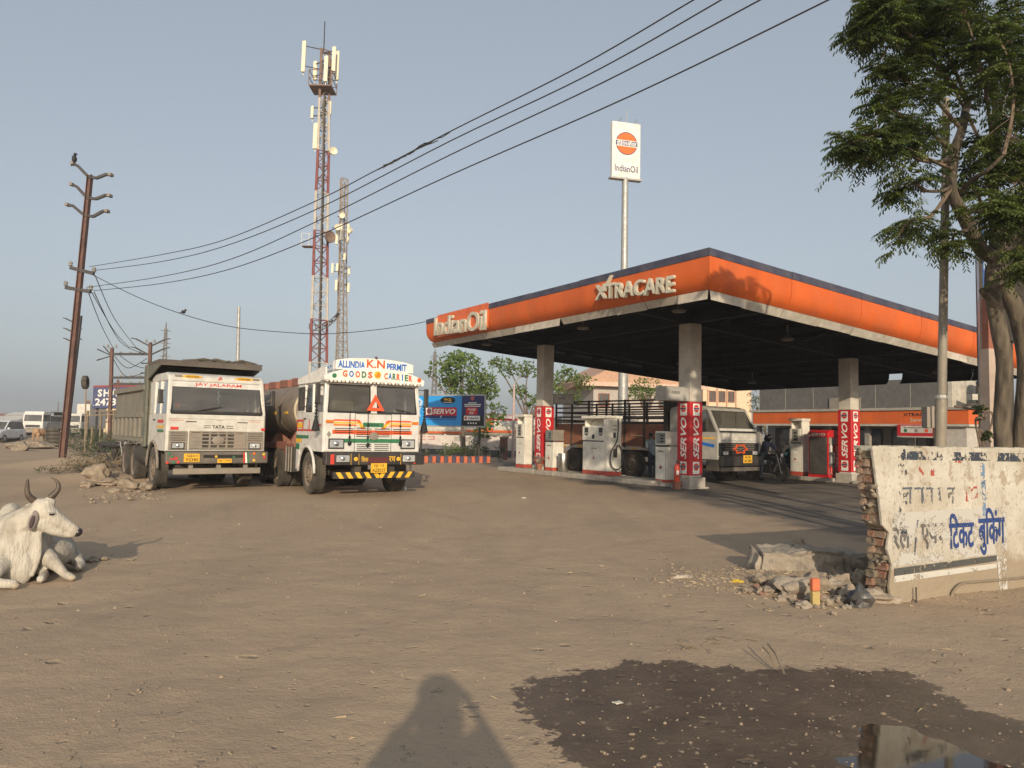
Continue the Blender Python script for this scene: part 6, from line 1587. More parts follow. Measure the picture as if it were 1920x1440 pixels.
# ------------------------------------------------------------------ trees
def limb(mb, pts, r0, r1, n=9):
    P_ = smoothpts(pts, 4); k = len(P_) - 1
    P_ = [p + Vector((noise.noise(p * 1.7), noise.noise(p * 1.7 + Vector((5, 0, 0))), 0)) * min(r0, .1) * .35 for p in P_]
    mb.tube(P_, [r0 + (r1 - r0) * (i / k) ** .8 for i in range(k + 1)], n); return P_
def frond(mb, p, d, L_, rg, nleaf=6, w=.020, ll=.075, mi=0):
    """a drooping feather leaf of narrow leaflets"""
    d = Vector(d).normalized(); side = d.cross(Vector((0, 0, 1)))
    if side.length < .1: side = Vector((1, 0, 0))
    side.normalize(); droop = Vector((0, 0, -1))
    prev = Vector(p)
    for i in range(nleaf):
        f = (i + 1) / nleaf
        q = Vector(p) + d * L_ * f + droop * (L_ * .40 * f * f)
        ax = (q - prev).normalized(); prev = q
        for s in (-1, 1):
            o = (side * s * .75 + ax * .45 + droop * rg.uniform(.25, .75)).normalized(); l = ll * rg.uniform(.75, 1.2)
            a_ = ax * w * .5
            m_ = q + o * l * .5
            mb.add([q, m_ + a_, q + o * l, m_ - a_], [(0, 1, 2, 3)], mi)
    return mb

def neem():
    rg = random.Random(11); Y = 10.4; base = D(1886, 850, Y); base.z = 0
    t = thing('neem_tree', 'big neem tree with forked grey trunk growing behind the painted wall', 'tree', base)
    def pt(x, y, dy=0): return D(x, y, Y + dy) - base
    mb = MB()
    limb(mb, [(0.02, .05, -.1), pt(1882, 840), pt(1878, 780), pt(1884, 690, -.05), pt(1874, 620, -.1), pt(1862, 560, -.1), pt(1862, 500, -.05)], .115, .095, 12)
    limb(mb, [(.17, .0, -.1), pt(1918, 840), pt(1922, 770), pt(1924, 690, .1), pt(1910, 600, .1), pt(1885, 540, .05), pt(1868, 500)], .15, .10, 12)
    limb(mb, [pt(1864, 540), pt(1866, 490), pt(1840, 470), pt(1818, 430, -.2), pt(1800, 390, -.4), pt(1785, 350, -.5), pt(1790, 290, -.5), pt(1805, 240, -.3), pt(1815, 190)], .12, .05)
    limb(mb, [pt(1868, 520), pt(1875, 470), pt(1905, 430), pt(1935, 395, .2), pt(1990, 330, .6)], .12, .05)
    limb(mb, [pt(1866, 510), pt(1868, 430, .2), pt(1866, 330, .6), pt(1870, 200, .9), pt(1850, 80, 1)], .11, .04)
    limb(mb, [pt(1785, 350, -.5), pt(1765, 358, -.7), pt(1735, 358, -.9)], .03, .018, 6)
    limb(mb, [pt(1793, 372, -.4), pt(1820, 340, -.7), pt(1850, 320, -1), pt(1880, 290, -1.2)], .04, .02, 6)
    limb(mb, [pt(1840, 548, -.15), pt(1870, 540, -.5), pt(1900, 525, -.7), pt(1940, 520, -.8)], .028, .012, 6)
    limb(mb, [pt(1864, 572, -.15), pt(1848, 552, -.2), pt(1842, 545, -.3)], .06, .045, 7)
    mb.obj('trunk', K['bark'], t, smooth=True)
    # boughs: each a polyline in the picture's measured directions, twigs and leaves along it
    boughs = [
        [(1815, 190, 0), (1740, 110, -.5), (1680, 86, -.8), (1640, 62, -1.0), (1612, 55, -1.1)],
        [(1800, 240, -.3), (1740, 175, -.6), (1690, 150, -.8), (1650, 130, -.9)],
        [(1790, 290, -.5), (1735, 240, -.8), (1690, 215, -1), (1660, 195, -1.1)],
        [(1788, 320, -.5), (1745, 300, -.8), (1700, 285, -1), (1640, 272, -1.1), (1602, 280, -1.2)],
        [(1790, 300, -.5), (1725, 300, -.9), (1660, 255, -1.3), (1615, 262, -1.4)],
        [(1735, 358, -.9), (1715, 345, -1), (1700, 350, -1)],
        [(1785, 350, -.5), (1745, 405, -.8), (1710, 412, -1), (1695, 425, -1)],
        [(1866, 330, .6), (1830, 250, .2), (1780, 150, -.2), (1720, 60, -.5), (1690, 10, -.6)],
        [(1870, 200, .9), (1830, 120, .4), (1800, 40, .1), (1785, 0, 0)],
        [(1880, 290, -1.2), (1900, 200, -1.3), (1890, 110, -1.2), (1850, 30, -1)],
        [(1866, 330, .6), (1900, 260, .3), (1930, 180, .2), (1950, 90, 0)],
        [(1935, 395, .2), (1910, 330, -.2), (1895, 250, -.4), (1930, 150, -.4)],
        [(1850, 80, 1), (1820, 30, .6), (1760, 10, .3), (1700, 0, .1)],
        [(1868, 430, .2), (1840, 380, -.1), (1820, 330, -.3), (1840, 270, -.4)],
        [(1868, 430, .2), (1905, 400, -.5), (1925, 440, -.9), (1930, 500, -1)],
        [(1818, 430, -.2), (1790, 440, -.5), (1785, 455, -.6)],
        [(1990, 330, .6), (1960, 280, 0), (1935, 300, -.4), (1900, 350, -.6)],
        [(1800, 390, -.4), (1850, 400, -.9), (1890, 385, -1.2)],
        [(1815, 190, 0), (1790, 130, -.4), (1755, 60, -.6), (1745, 15, -.7)],
        [(1866, 330, .6), (1880, 180, .3), (1900, 60, .1), (1910, 5, 0)],
        [(1800, 40, .1), (1740, 20, -.5), (1680, 5, -.8), (1625, 25, -1)],
        [(1740, 110, -.5), (1700, 60, -.9), (1660, 30, -1.1), (1650, 5, -1.2)],
        [(1866, 330, .6), (1850, 180, -.6), (1830, 90, -1), (1800, 0, -1.2)]]
    tw = MB(); lf = MB(); ln = 0
    tips = []
    for bi, b_ in enumerate(boughs):
        P_ = [pt(*q) for q in b_]; P_ = limb(tw, P_, .032, .008, 5)
        k = len(P_); dense = 33 if bi not in (5, 6, 15) else 14
        if bi in (0, 3, 4): dense = 30
        for j in range(dense):
            f = rg.uniform(.18, 1) ** .8; u = f * (k - 1); i = min(int(u), k - 2); p = P_[i].lerp(P_[i + 1], u - i)
            ax = (P_[i + 1] - P_[i]).normalized()
            dd = (ax * .5 + Vector((rg.gauss(0, 1), rg.gauss(0, 1), rg.gauss(.15, .6)))).normalized(); l = rg.uniform(.12, .42) * (1.25 - .4 * f)
            q = p + dd * l + Vector((0, 0, -.05)); tw.tube([p, p.lerp(q, .5) + Vector((0, 0, .02)), q], [.006, .004, .003], 3, cap=False)
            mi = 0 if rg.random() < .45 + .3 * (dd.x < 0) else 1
            for w_ in range(rg.randint(6, 9)):
                a_ = rg.uniform(0, 6.28); fd = (dd * .45 + Vector((math.cos(a_), math.sin(a_), rg.uniform(-.25, .45)))).normalized()
                s0 = p.lerp(q, rg.uniform(.35, 1.0))
                frond(lf, s0, fd, rg.uniform(.17, .28), rg, 6, .034, .078, mi); ln += 1
    tw.obj('twigs', K['bark2'], t, kind='stuff')
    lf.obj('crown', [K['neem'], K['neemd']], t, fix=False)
    return t
neem()

def leafy(t, blobs, n, leaf, rg, lsize=.14, spread=1.0):
    lf = MB()
    for (c, r) in blobs:
        m = int(n * r[0] * r[2])
        for i in range(m):
            v = Vector((rg.gauss(0, 1), rg.gauss(0, 1), rg.gauss(0, 1))).normalized() * rg.random() ** .38
            p = c + Vector((v.x * r[0], v.y * r[1], v.z * r[2]))
            if noise.noise(p * (1.5 / max(.3, r[0])) + c) < -.12: continue
            s = lsize * rg.uniform(.6, 1.3); a_ = Vector((rg.gauss(0, 1), rg.gauss(0, 1), rg.gauss(0, .7))).normalized(); b_ = a_.cross(Vector((rg.gauss(0, 1), rg.gauss(0, 1), rg.gauss(0, 1)))).normalized()
            lf.add([p, p + a_ * s * .5 + b_ * s * .38, p + a_ * s, p + a_ * s * .5 - b_ * s * .38], [(0, 1, 2, 3)])
    lf.obj('crown', leaf, t, fix=False)
def broadtree(label, px, Y, trunk, blobs, leaf, n=420, lsize=.15, seed=1, group=None, r=.16):
    rg = random.Random(seed); base = D(px, 820, Y); base.z = 0
    t = thing('leafy_tree', label, 'tree', base, 0, group); mb = MB()
    tp = D(trunk[0], trunk[1], Y) - base; limb(mb, [(0, 0, -.2), tp * .5 + Vector((.1, 0, 0)), tp], r, r * .6)
    B = []
    for (x, y, rx, rz_, dy) in blobs:
        c = D(x, y, Y + dy) - base; rr = rx / FPX * Y, rx / FPX * Y * .9, rz_ / FPX * Y; B.append((c, rr))
        limb(mb, [tp * .85, (tp + c) * .5 + Vector((rg.uniform(-.2, .2), 0, .1)), c, c + Vector((rg.uniform(-.4, .4), 0, rr[2] * .6))], r * .42, .02, 5)
        for q in range(3): limb(mb, [c, c + Vector((rg.uniform(-1, 1) * rr[0], rg.uniform(-1, 1) * rr[1], rg.uniform(-.3, .8) * rr[2]))], .03, .01, 4)
    mb.obj('trunk', K['bark2'], t, smooth=True); leafy(t, B, n, leaf, rg, lsize); return t
broadtree('bright green peepal tree standing behind the blue billboard', 868, 46, (865, 790), [(835, 690, 30, 28, 0), (870, 690, 34, 30, -.5), (905, 715, 26, 26, 0), (845, 722, 26, 22, .4), (880, 735, 32, 24, 0), (915, 735, 20, 18, .5), (803, 700, 12, 5, 0), (925, 775, 26, 20, -.6), (905, 800, 20, 25, -.6), (862, 668, 20, 12, 0)], K['pipal'], 760, .21, 3, 'peepal trees left of the canopy')
broadtree('sparser peepal tree partly behind the left pillar', 985, 50, (990, 780), [(955, 690, 22, 18, 0), (990, 695, 24, 18, 0), (975, 735, 18, 18, 0), (1060, 705, 30, 20, .5), (1090, 715, 26, 16, 0), (1075, 745, 22, 16, 0), (1045, 735, 20, 18, 0), (1000, 755, 20, 16, 0), (930, 680, 20, 12, 0)], K['pipal'], 620, .20, 5, 'peepal trees left of the canopy')
broadtree('round bright green tree in front of the salmon roofed house', 1212, 56, (1212, 765), [(1212, 728, 30, 22, 0), (1195, 735, 20, 16, 0), (1232, 738, 18, 14, 0)], K['pipal'], 700, .17, 7, None)
broadtree('grey green thin tree between the lorry cab and the shop', 1432, 62, (1436, 810), [(1415, 750, 16, 20, 0), (1440, 745, 18, 22, 0), (1432, 780, 22, 20, 0), (1425, 805, 16, 14, 0)], K['bush'], 460, .16, 9, None)
broadtree('small dark shrub tree behind the roof water tank', 1842, 40, (1842, 775), [(1842, 735, 16, 22, 0), (1838, 760, 14, 16, 0), (1860, 745, 14, 20, .5)], K['bush'], 600, .14, 13, None, r=.1)
# near low twigs by the trunk foot
broadtree('low dark leafy shoots at the foot of the forked trunk', 1838, 11.6, (1840, 815), [(1838, 770, 14, 12, 0), (1850, 820, 14, 14, 0), (1845, 785, 10, 12, 0)], K['neemd'], 5200, .07, 15, None, r=.03)
# bare tree behind the lorries
def bare(label, px, Y, ytop, seed, sp, grp):
    rg = random.Random(seed); base = D(px, 806, Y); base.z = 0; t = thing('bare_tree', label, 'tree', base, 0, grp); mb = MB(); tws = MB(); h = (D(px, ytop, Y) - base).z
    def br(p, d, l, r, dep, m):
        q = p + d * l; m.tube([p, p.lerp(q, .5) + Vector((rg.gauss(0, .04) * l, 0, rg.gauss(0, .03) * l)), q], [r, r * .8, r * .6], 4, cap=False)
        if dep == 0: return
        for i in range(rg.randint(2, 4)):
            nd = (d + Vector((rg.gauss(0, .5), rg.gauss(0, .5), rg.gauss(.05, .3)))).normalized(); br(p.lerp(q, rg.uniform(.5, 1)), nd, l * rg.uniform(.6, .8), r * .6, dep - 1, tws if dep < 4 else m)
    for i in range(3): br(Vector((0, 0, 0)), Vector((rg.gauss(0, sp), rg.gauss(0, .2), 1)).normalized(), h * .36, .09, 5, mb)
    mb.obj('trunk', K['bark2'], t); tws.obj('twigs', K['bark2'], t, kind='stuff')
bare('bare winter tree between the two phone towers', 655, 56, 668, 5, .4, 'leafless trees behind the lorries')
bare('bare tree above the tank of the painted lorry', 560, 55, 684, 8, .4, 'leafless trees behind the lorries')
bare('thin bare tree right of the phone towers', 690, 60, 690, 12, .3, 'leafless trees behind the lorries')

def shrub(name, label, p, blobs, leaf, n, ls, seed, stems=8, grp=None, smat=None):
    rg = random.Random(seed); t = thing(name, label, 'shrub', p, 0, grp); mb = MB()
    for (c, r) in blobs:
        for i in range(stems): mb.tube([(c[0] * .3, 0, 0), (c[0] * .8, c[1] * .8, c[2] * .8), (c[0] + rg.gauss(0, r[0] * .6), c[1] + rg.gauss(0, r[1] * .5), c[2] + rg.gauss(0, r[2] * .6))], [.02, .012, .004], 4, cap=False)
    mb.obj('stems', smat or K['bark2'], t); leafy(t, [(Vector(c), r) for c, r in blobs], n, leaf, rg, ls)
for i, (px, Y, w_, h_, lb) in enumerate(((185, 33, 1.0, .8, 'dark green thorny bush behind the dusty tipper bed'), (215, 36, 1.1, .95, 'taller dark green bush against the tipper bed'), (172, 40, 1.3, 1.0, 'grey green bush farther back by the pole'), (150, 48, 1.4, 1.2, 'pale dusty bush beside the tyre pole'))):
    p = D(px, 850, Y); p.z = Hs(p.x, p.y); shrub('thorn_bush', lb, p, [((0, 0, h_ * .7), (w_, .7, h_ * .7)), ((w_ * .6, .1, h_ * .5), (w_ * .5, .5, h_ * .45)), ((-w_ * .6, 0, h_ * .4), (w_ * .5, .5, h_ * .4))], K['bush'], 1500, .07, 20 + i, grp='thorn bushes left of the tipper')
p = GZ(95, 880); shrub('thorn_bush', 'low green weeds in front of the leaning power pole', p, [((0, 0, .12), (.5, .35, .14)), ((.5, .6, .2), (.4, .3, .2))], K['bush'], 3500, .05, 31)
p = GZ(160, 885); shrub('dry_brush', 'heap of dry grey brushwood behind the big rock', p, [((0, 0, .25), (.9, .6, .3)), ((.6, 1.0, .35), (.8, .6, .35)), ((-.4, 1.6, .3), (.8, .6, .3))], K['dry'], 1300, .08, 33, 40, smat=K['dry'])
p = GZ(212, 840) if False else D(230, 862, 30); p.z = 0
for i, (fx, w_, h_, m_, lb) in enumerate(((.28, .35, .35, 'bush', 'low clipped shrub at the left of the kerb garden'), (.54, .70, .62, 'pipal', 'widest bushy plant in the kerb garden'), (.70, .35, .5, 'bush', 'upright plant right of the widest bushy plant'), (.82, .4, .75, 'bush', 'tall leggy plant behind the right end of the kerb'), (.92, .4, .5, 'bush', 'low plant at the right end of the kerb'), (1.10, .45, .55, 'bush', 'plant beside the brick post'))):
    q = ka + kd * fx + Vector((0, .7 + .3 * (i % 3), .2)); shrub('garden_plant', lb, q, [((0, 0, h_ * .6), (w_, w_ * .8, h_ * .65)), ((w_ * .4, 0, h_ * .9), (w_ * .4, .2, h_ * .5))], K[m_], 2000, .085, 40 + i, 6, 'plants behind the striped kerb')
# ------------------------------------------------------------------ painted wall with broken brick end
W0 = G(1674, 1133); W1 = G(1920, 1101); wv = (W1 - W0); wv.z = 0; WR = math.atan2(wv.y, wv.x); wx = wv.normalized(); WL_ = 4.6
wall = thing('painted_wall', 'flaking whitewashed wall with blue hindi lettering and a broken brick end', 'wall', W0, WR)
def wl(px, py):
    p = onplane(px, py, W0, W1); return (p - W0).dot(wx), p.z
WH = wl(1700, 840)[1]
def plastermat():
    m = mat('flaking_limewash', (.50, .47, .40), .88, var=.10, vs=3, bump=.5, bs=22)
    t = m.node_tree; N = t.nodes; L = t.links; b = N['Principled BSDF']
    tc = [n for n in N if n.type == 'TEX_COORD'][0]; src = b.inputs['Base Color'].links[0].from_socket
    def nz(s, d=6, r=.6, st=None):
        n = N.new('ShaderNodeTexNoise'); n.inputs['Scale'].default_value = s; n.inputs['Detail'].default_value = d; n.inputs['Roughness'].default_value = r
        if st: mp = N.new('ShaderNodeMapping'); mp.inputs['Scale'].default_value = st; L.new(tc.outputs['Object'], mp.inputs[0]); L.new(mp.outputs[0], n.inputs['Vector'])
        else: L.new(tc.outputs['Object'], n.inputs['Vector'])
        return n.outputs['Fac']
    def mr(x, a, bb, c=0, d=1):
        n = N.new('ShaderNodeMapRange'); L.new(x, n.inputs[0])
        for i, v in enumerate((a, bb, c, d)): n.inputs[i + 1].default_value = v
        return n.outputs[0]
    def mx(f, a, col_):
        n = N.new('ShaderNodeMix'); n.data_type = 'RGBA'; L.new(f, n.inputs[0]); L.new(a, n.inputs[6]); n.inputs[7].default_value = (*col_, 1); return n.outputs[2]
    c = mx(mr(nz(1.3, 5), .42, .60, 0, .8), src, (.36, .31, .235))
    c = mx(mr(nz(4.5, 8, .7), .54, .60, 0, .8), c, (.31, .25, .18))
    c = mx(mr(nz(16, 6, .7), .58, .63, 0, .75), c, (.20, .165, .125))
    c = mx(mr(nz(7, 8, .75), .63, .66, 0, .8), c, (.54, .51, .44))
    c = mx(mr(nz(5, 5, .6, (3, 3, .5)), .56, .72, 0, .45), c, (.20, .17, .13))
    # bare plaster plinth: a painted boundary, uneven
    sep = N.new('ShaderNodeSeparateXYZ'); L.new(tc.outputs['Object'], sep.inputs[0])
    ad = N.new('ShaderNodeMath'); ad.operation = 'MULTIPLY_ADD'; L.new(nz(5, 5), ad.inputs[0]); ad.inputs[1].default_value = .22; L.new(sep.outputs['Z'], ad.inputs[2])
    c = mx(mr(ad.outputs[0], .50, .40, 0, .88), c, (.285, .225, .155))
    L.new(c, b.inputs['Base Color'])
    return m
def worn(name, c, cover, s=18, s2=5):
    m = bpy.data.materials.new(name); m.use_nodes = True; t = m.node_tree; N = t.nodes; L = t.links; b = N['Principled BSDF']
    b.inputs['Base Color'].default_value = (*c, 1); b.inputs['Roughness'].default_value = .85
    tc = N.new('ShaderNodeTexCoord'); a = N.new('ShaderNodeTexNoise'); a.inputs['Scale'].default_value = s; a.inputs['Detail'].default_value = 7; a.inputs['Roughness'].default_value = .7
    a2 = N.new('ShaderNodeTexNoise'); a2.inputs['Scale'].default_value = s2; a2.inputs['Detail'].default_value = 4
    L.new(tc.outputs['Object'], a.inputs['Vector']); L.new(tc.outputs['Object'], a2.inputs['Vector'])
    md = N.new('ShaderNodeMath'); md.operation = 'ADD'; L.new(a.outputs['Fac'], md.inputs[0]); L.new(a2.outputs['Fac'], md.inputs[1])
    mr = N.new('ShaderNodeMapRange'); L.new(md.outputs[0], mr.inputs[0]); thr = 1.0 + (.5 - cover) * .5
    mr.inputs[1].default_value = thr - .03; mr.inputs[2].default_value = thr + .03
    inv = N.new('ShaderNodeMath'); inv.operation = 'SUBTRACT'; inv.inputs[0].default_value = 1; L.new(mr.outputs[0], inv.inputs[1])
    if cover > .5: pass
    L.new(mr.outputs[0], b.inputs['Alpha']); return m
K['plaster'] = plastermat(); K['brickA'] = mat('old_red_brick', (.24, .10, .065), .9, var=.3, vs=14, dust=.7, dc=(.28, .21, .15), bump=.5, bs=40)
K['brickB'] = mat('worn_pink_brick', (.29, .18, .125), .9, var=.3, vs=14, dust=.85, dc=(.33, .26, .19), bump=.5, bs=40); K['mortar'] = mat('crumbling_mortar', (.25, .205, .15), .95, var=.35, vs=9, bump=.8, bs=25)
TH = .235
# ragged plaster edge from pixel measurements
edge = [wl(x, y) for x, y in ((1674, 1135), (1668, 1100), (1673, 1060), (1664, 1030), (1668, 1000), (1655, 985), (1650, 940), (1644, 900), (1640, 870), (1636, 840))]
poly = [(u, max(0, z)) for u, z in edge]; poly[-1] = (poly[-1][0], WH)
MB().prism([(poly[0][0], -.1)] + poly[1:] + [(WL_, WH), (WL_, -.1)], -.0, .03, 'y').obj('plaster_face', K['plaster'], wall, bevel=.004, seg=1)
MB().prism([(poly[0][0] + .03, -.1)] + [(u + .02 + rnd.uniform(0, .03), z) for u, z in poly[1:-1]] + [(poly[-1][0] + .03, WH - .004), (WL_, WH - .004), (WL_, -.1)], .031, TH - .03, 'y').obj('wall_core', K['mortar'], wall)
MB().prism([(poly[0][0] + .15, -.1), (poly[-1][0] + .2, WH), (WL_, WH), (WL_, -.1)], TH - .029, TH, 'y').obj('rear_plaster', K['plaster'], wall)
cp = MB(); nseg = 40
for i in range(nseg):      # uneven mortar coping
    a_ = poly[-1][0] + .02 + (WL_ - poly[-1][0]) * i / nseg; b_ = poly[-1][0] + .02 + (WL_ - poly[-1][0]) * (i + 1) / nseg; cp.box(a_, b_, .004 + rnd.uniform(0, .012), TH - .01, WH - .03, WH + rnd.uniform(.004, .022))
cp.obj('coping', K['plaster'], wall, kind='stuff')
bms = []
for m_ in ('brickA', 'brickB', 'mortar'):
    for v_ in range(3):
        mb = MB(); mb.box(0, 1, 0, 1, 0, 1); import bmesh as _b
        bm_ = mb.mesh('brick'); bm2 = _b.new(); bm2.from_mesh(bm_); _b.ops.subdivide_edges(bm2, edges=bm2.edges, cuts=1, use_grid_fill=True)
        for v in bm2.verts:
            if True: v.co += Vector((rnd.uniform(-.05, .05), rnd.uniform(-.05, .05), rnd.uniform(-.08, .08)))
        _b.ops.recalc_face_normals(bm2, faces=bm2.faces); bm2.to_mesh(bm_); bm2.free(); bm_.materials.append(K[m_]); bms.append(bm_)
nc = int(WH / .078)
for k in range(nc):
    z = k * .078; f = z / WH
    xe = None
    for (u0, z0), (u1, z1) in zip(poly, poly[1:]):
        if z0 <= z <= z1 + 1e-6: xe = u0 + (u1 - u0) * ((z - z0) / max(1e-6, z1 - z0))
    if xe is None: xe = poly[-1][0]
    yy = .032 if k % 2 else .012
    while yy < TH - .03:
        w_ = .105 if k % 2 else .15
        if yy + w_ > TH: w_ = TH - yy
        o = bpy.data.objects.new('brick', rnd.choice(bms)); col.objects.link(o); o.parent = wall
        jut = rnd.uniform(-.004, .026) - (.08 * max(0, 1 - f * 3.2)) * rnd.random()
        o.location = (xe - .004 + jut - (.07 * (1 - f) ** 2 if yy > .1 else 0), yy + .03 * (yy < .04), z + .004); o.scale = (.21, w_ - .012, .066); yy += w_
mb = MB()
for i in range(18):     # crumbled mortar clinging to the broken end
    f = rnd.random(); z = WH * f; u = poly[0][0] + (poly[-1][0] - poly[0][0]) * f
    mb.blob((u + rnd.uniform(-.03, .04), rnd.uniform(.0, TH), z), (rnd.uniform(.01, .025), rnd.uniform(.02, .05), rnd.uniform(.015, .035)), i, .7, 1)
mb.obj('mortar_crumbs', K['mortar'], wall, smooth=True, kind='stuff')
def paint(pts, m, name='painted_patch', y=-.003):
    P_ = [wl(*q) for q in pts]; return MB().prism(P_, y, y + .0022, 'y').obj(name, m, wall)
wblue = worn('worn_blue_black_paint', (.035, .045, .065), .40, 20, 4); wgrey = worn('faded_grey_paint', (.13, .12, .11), .52, 22, 3); wred = worn('faded_red_paint', (.42, .07, .045), .42, 16, 6)
wfade = worn('faded_blue_grey_paint', (.10, .11, .14), .50, 26, 5); wwhite = worn('fresh_white_paint', (.52, .50, .45), .66, 20, 3); wtext = worn('blue_wall_paint', (.022, .052, .19), .76, 30, 8)
paint(((1700, 846), (1930, 850), (1930, 866), (1700, 862)), wblue, y=-.0030)
paint(((1683, 842), (1697, 842), (1701, 900), (1700, 1000), (1688, 1004)), wblue, y=-.0034)
paint(((1676, 1066), (1868, 1041), (1868, 1052), (1676, 1080)), worn('dark_grey_band', (.075, .075, .072), .66, 20, 3), y=-.0045)
paint(((1676, 1080), (1868, 1056), (1868, 1065), (1676, 1092)), wwhite, y=-.0052)
paint(((1868, 1043), (1886, 1041), (1888, 1104), (1874, 1108)), wwhite, y=-.0058)
paint(((1672, 962), (1888, 950), (1888, 1036), (1674, 1062)), worn('thin_white_coat', (.46, .44, .40), .56, 9, 3), y=-.0024)
for a_ in ((1838, 868, 1843, 930), (1842, 900, 1845, 980)): paint(((a_[0], a_[1]), (a_[2] + 3, a_[1]), (a_[2] + 3, a_[3]), (a_[0], a_[3])), worn('pale_blue_drip_%d' % a_[0], (.15, .25, .38), .45, 30, 6), y=-.0036)
def wtx(s, x0, y0, x1, y1, m, bold=.02, yo=-.007):
    a_ = wl(x0, (y0 + y1) / 2); b_ = wl(x1, (y0 + y1) / 2); hh = abs(wl((x0 + x1) / 2, y0)[1] - wl((x0 + x1) / 2, y1)[1])
    sl = wl(x1, (y0 + y1) / 2 - (x1 - x0) * .10)[1] - wl(x0, (y0 + y1) / 2)[1]; ang = math.atan2(0, 1)
    return text(s, .2, m, wall, M=FM(((a_[0] + b_[0]) / 2, yo, (a_[1] + wl((x0 + x1) / 2, (y0 + y1) / 2)[1]) / 2)), width=b_[0] - a_[0], height=hh, bold=bold, ext=.001)
wtx('िटकट', 1779, 962, 1825, 1028, wtext, .022); wtx('बुिकंग', 1834, 952, 1883, 1040, wtext, .022)
wtx('रेल', 1673, 972, 1706, 1030, wgrey, .02); wtx('/', 1712, 975, 1722, 1040, wfade, .0); wtx('एयर', 1726, 982, 1768, 1030, wgrey, .02)
for i, (x0, x1) in enumerate(((1692, 1710), (1714, 1732), (1736, 1750), (1754, 1764), (1776, 1790))):      # remains of an older line of lettering
    paint(((x0, 914), (x1, 913), (x1, 917), (x0, 918)), wfade, 'faded_stroke', -.0038); paint(((x1 - 5, 917), (x1 - 2, 917), (x1 - 2 + (i % 2) * 3, 944), (x1 - 5, 944)), wfade, 'faded_stroke', -.0039)
    if i % 2 == 0: paint(((x0 + 1, 925), (x1 - 6, 922), (x1 - 6, 926), (x0 + 2, 936)), wgrey, 'faded_stroke', -.0040)
for (x0, y0, x1, y1) in ((1808, 918, 1812, 940), (1816, 912, 1832, 916), (1820, 914, 1824, 936), (1826, 922, 1832, 934), (1722, 874, 1727, 886), (1744, 880, 1750, 892), (1790, 864, 1802, 868), (1728, 884, 1732, 890)):
    paint(((x0, y0), (x1, y0), (x1 + 2, y1), (x0 + 1, y1)), wred, 'faded_stroke', -.0041)
c_ = [wl(x, y) for x, y in ((1778, 1122), (1782, 1108), (1793, 1096), (1810, 1091), (1850, 1088), (1925, 1081), (1990, 1074))]
MB().tube(smoothpts([(u, -.03, max(0, z)) for u, z in c_], 4), .013, 6).obj('conduit', mat('dusty_conduit', (.20, .165, .12), .8, dust=.4), wall, smooth=True)
u, z = wl(1709, 1112); MB().tube([(u, -.05, -.02), (u + .005, -.045, .15)], .008, 5).obj('iron_rod', K['rustdark'], wall)

# ------------------------------------------------------------------ broken concrete slab, stones and litter at the wall foot
def rock(name, label, p, r, seed, m, amp=.35, cat='rock', sub=3, flat=None, group=None, rz=0, sink=.3):
    t = MB(); t.blob((0, 0, 0), r, seed, amp, sub, freq=1.6)
    o = t.obj(name, m, None, smooth='angle', angle=28); o.location = Vector((p.x, p.y, p.z + r[2] * (1 - sink))); o.rotation_euler.z = rz
    return tag(o, label, cat, group)
K['stone'] = mat('dusty_stone', (.30, .24, .175), .92, var=.25, vs=6, c2=(.21, .165, .12), c2s=4, bump=.7, bs=30)
K['slab'] = mat('weathered_slab', (.33, .28, .22), .92, var=.25, vs=4, c2=(.26, .21, .16), c2s=3, bump=1.0, bs=22)
s0 = G(1436, 1080); s1 = G(1606, 1090)
import bmesh
def brokenbox(L_, D_, H_, seed, m, amp=.035, cuts=9):
    bm = bmesh.new(); bmesh.ops.create_cube(bm, size=1)
    bmesh.ops.subdivide_edges(bm, edges=bm.edges, cuts=cuts, use_grid_fill=True)
    for v in bm.verts:
        e = Vector((v.co.x * L_, v.co.y * D_, v.co.z * H_)); q = v.co * 2
        n = Vector((max(-1, min(1, q.x)), max(-1, min(1, q.y)), max(-1, min(1, q.z))))
        cr_ = sum(1 for c in q if abs(c) > .97)
        k = noise.noise(e * 3 + Vector((seed, 0, 0))) * amp + noise.noise(e * 11 + Vector((seed, 3, 0))) * amp * .5
        v.co = e + n.normalized() * (k - (amp * .9 if cr_ > 1 else 0) - (amp if cr_ > 2 else 0))
    me = bpy.data.meshes.new('slab'); bm.to_mesh(me); bm.free(); return me
mid = (s0 + s1) / 2; dd = s1 - s0
o = mk('concrete_slab', brokenbox(dd.length * 1.04, .62, .36, 2, K['slab'], .085, 15), K['slab'], None, smooth='angle', angle=30); o.location = (mid.x - .02, mid.y + .33, .11); o.rotation_euler = (0, R(-1.5), math.atan2(dd.y, dd.x) + .02)
tag(o, 'broken concrete slab with rounded left edge lying left of the wall', 'slab')
q = G(1590, 1072); o = mk('concrete_chunk', brokenbox(.42, .5, .24, 5, K['slab'], .05, 7), K['slab'], None, smooth='angle', angle=30); o.location = (q.x, q.y + .1, .10); o.rotation_euler = (0, 0, .3); tag(o, 'concrete chunk between the big slab and the brick end', 'slab')
q = G(1490, 1024); rock('stone', 'pointed small stone resting on top of the broken slab', Vector((mid.x + .02, mid.y + .42, .27)), (.09, .07, .08), 3, K['stone'])
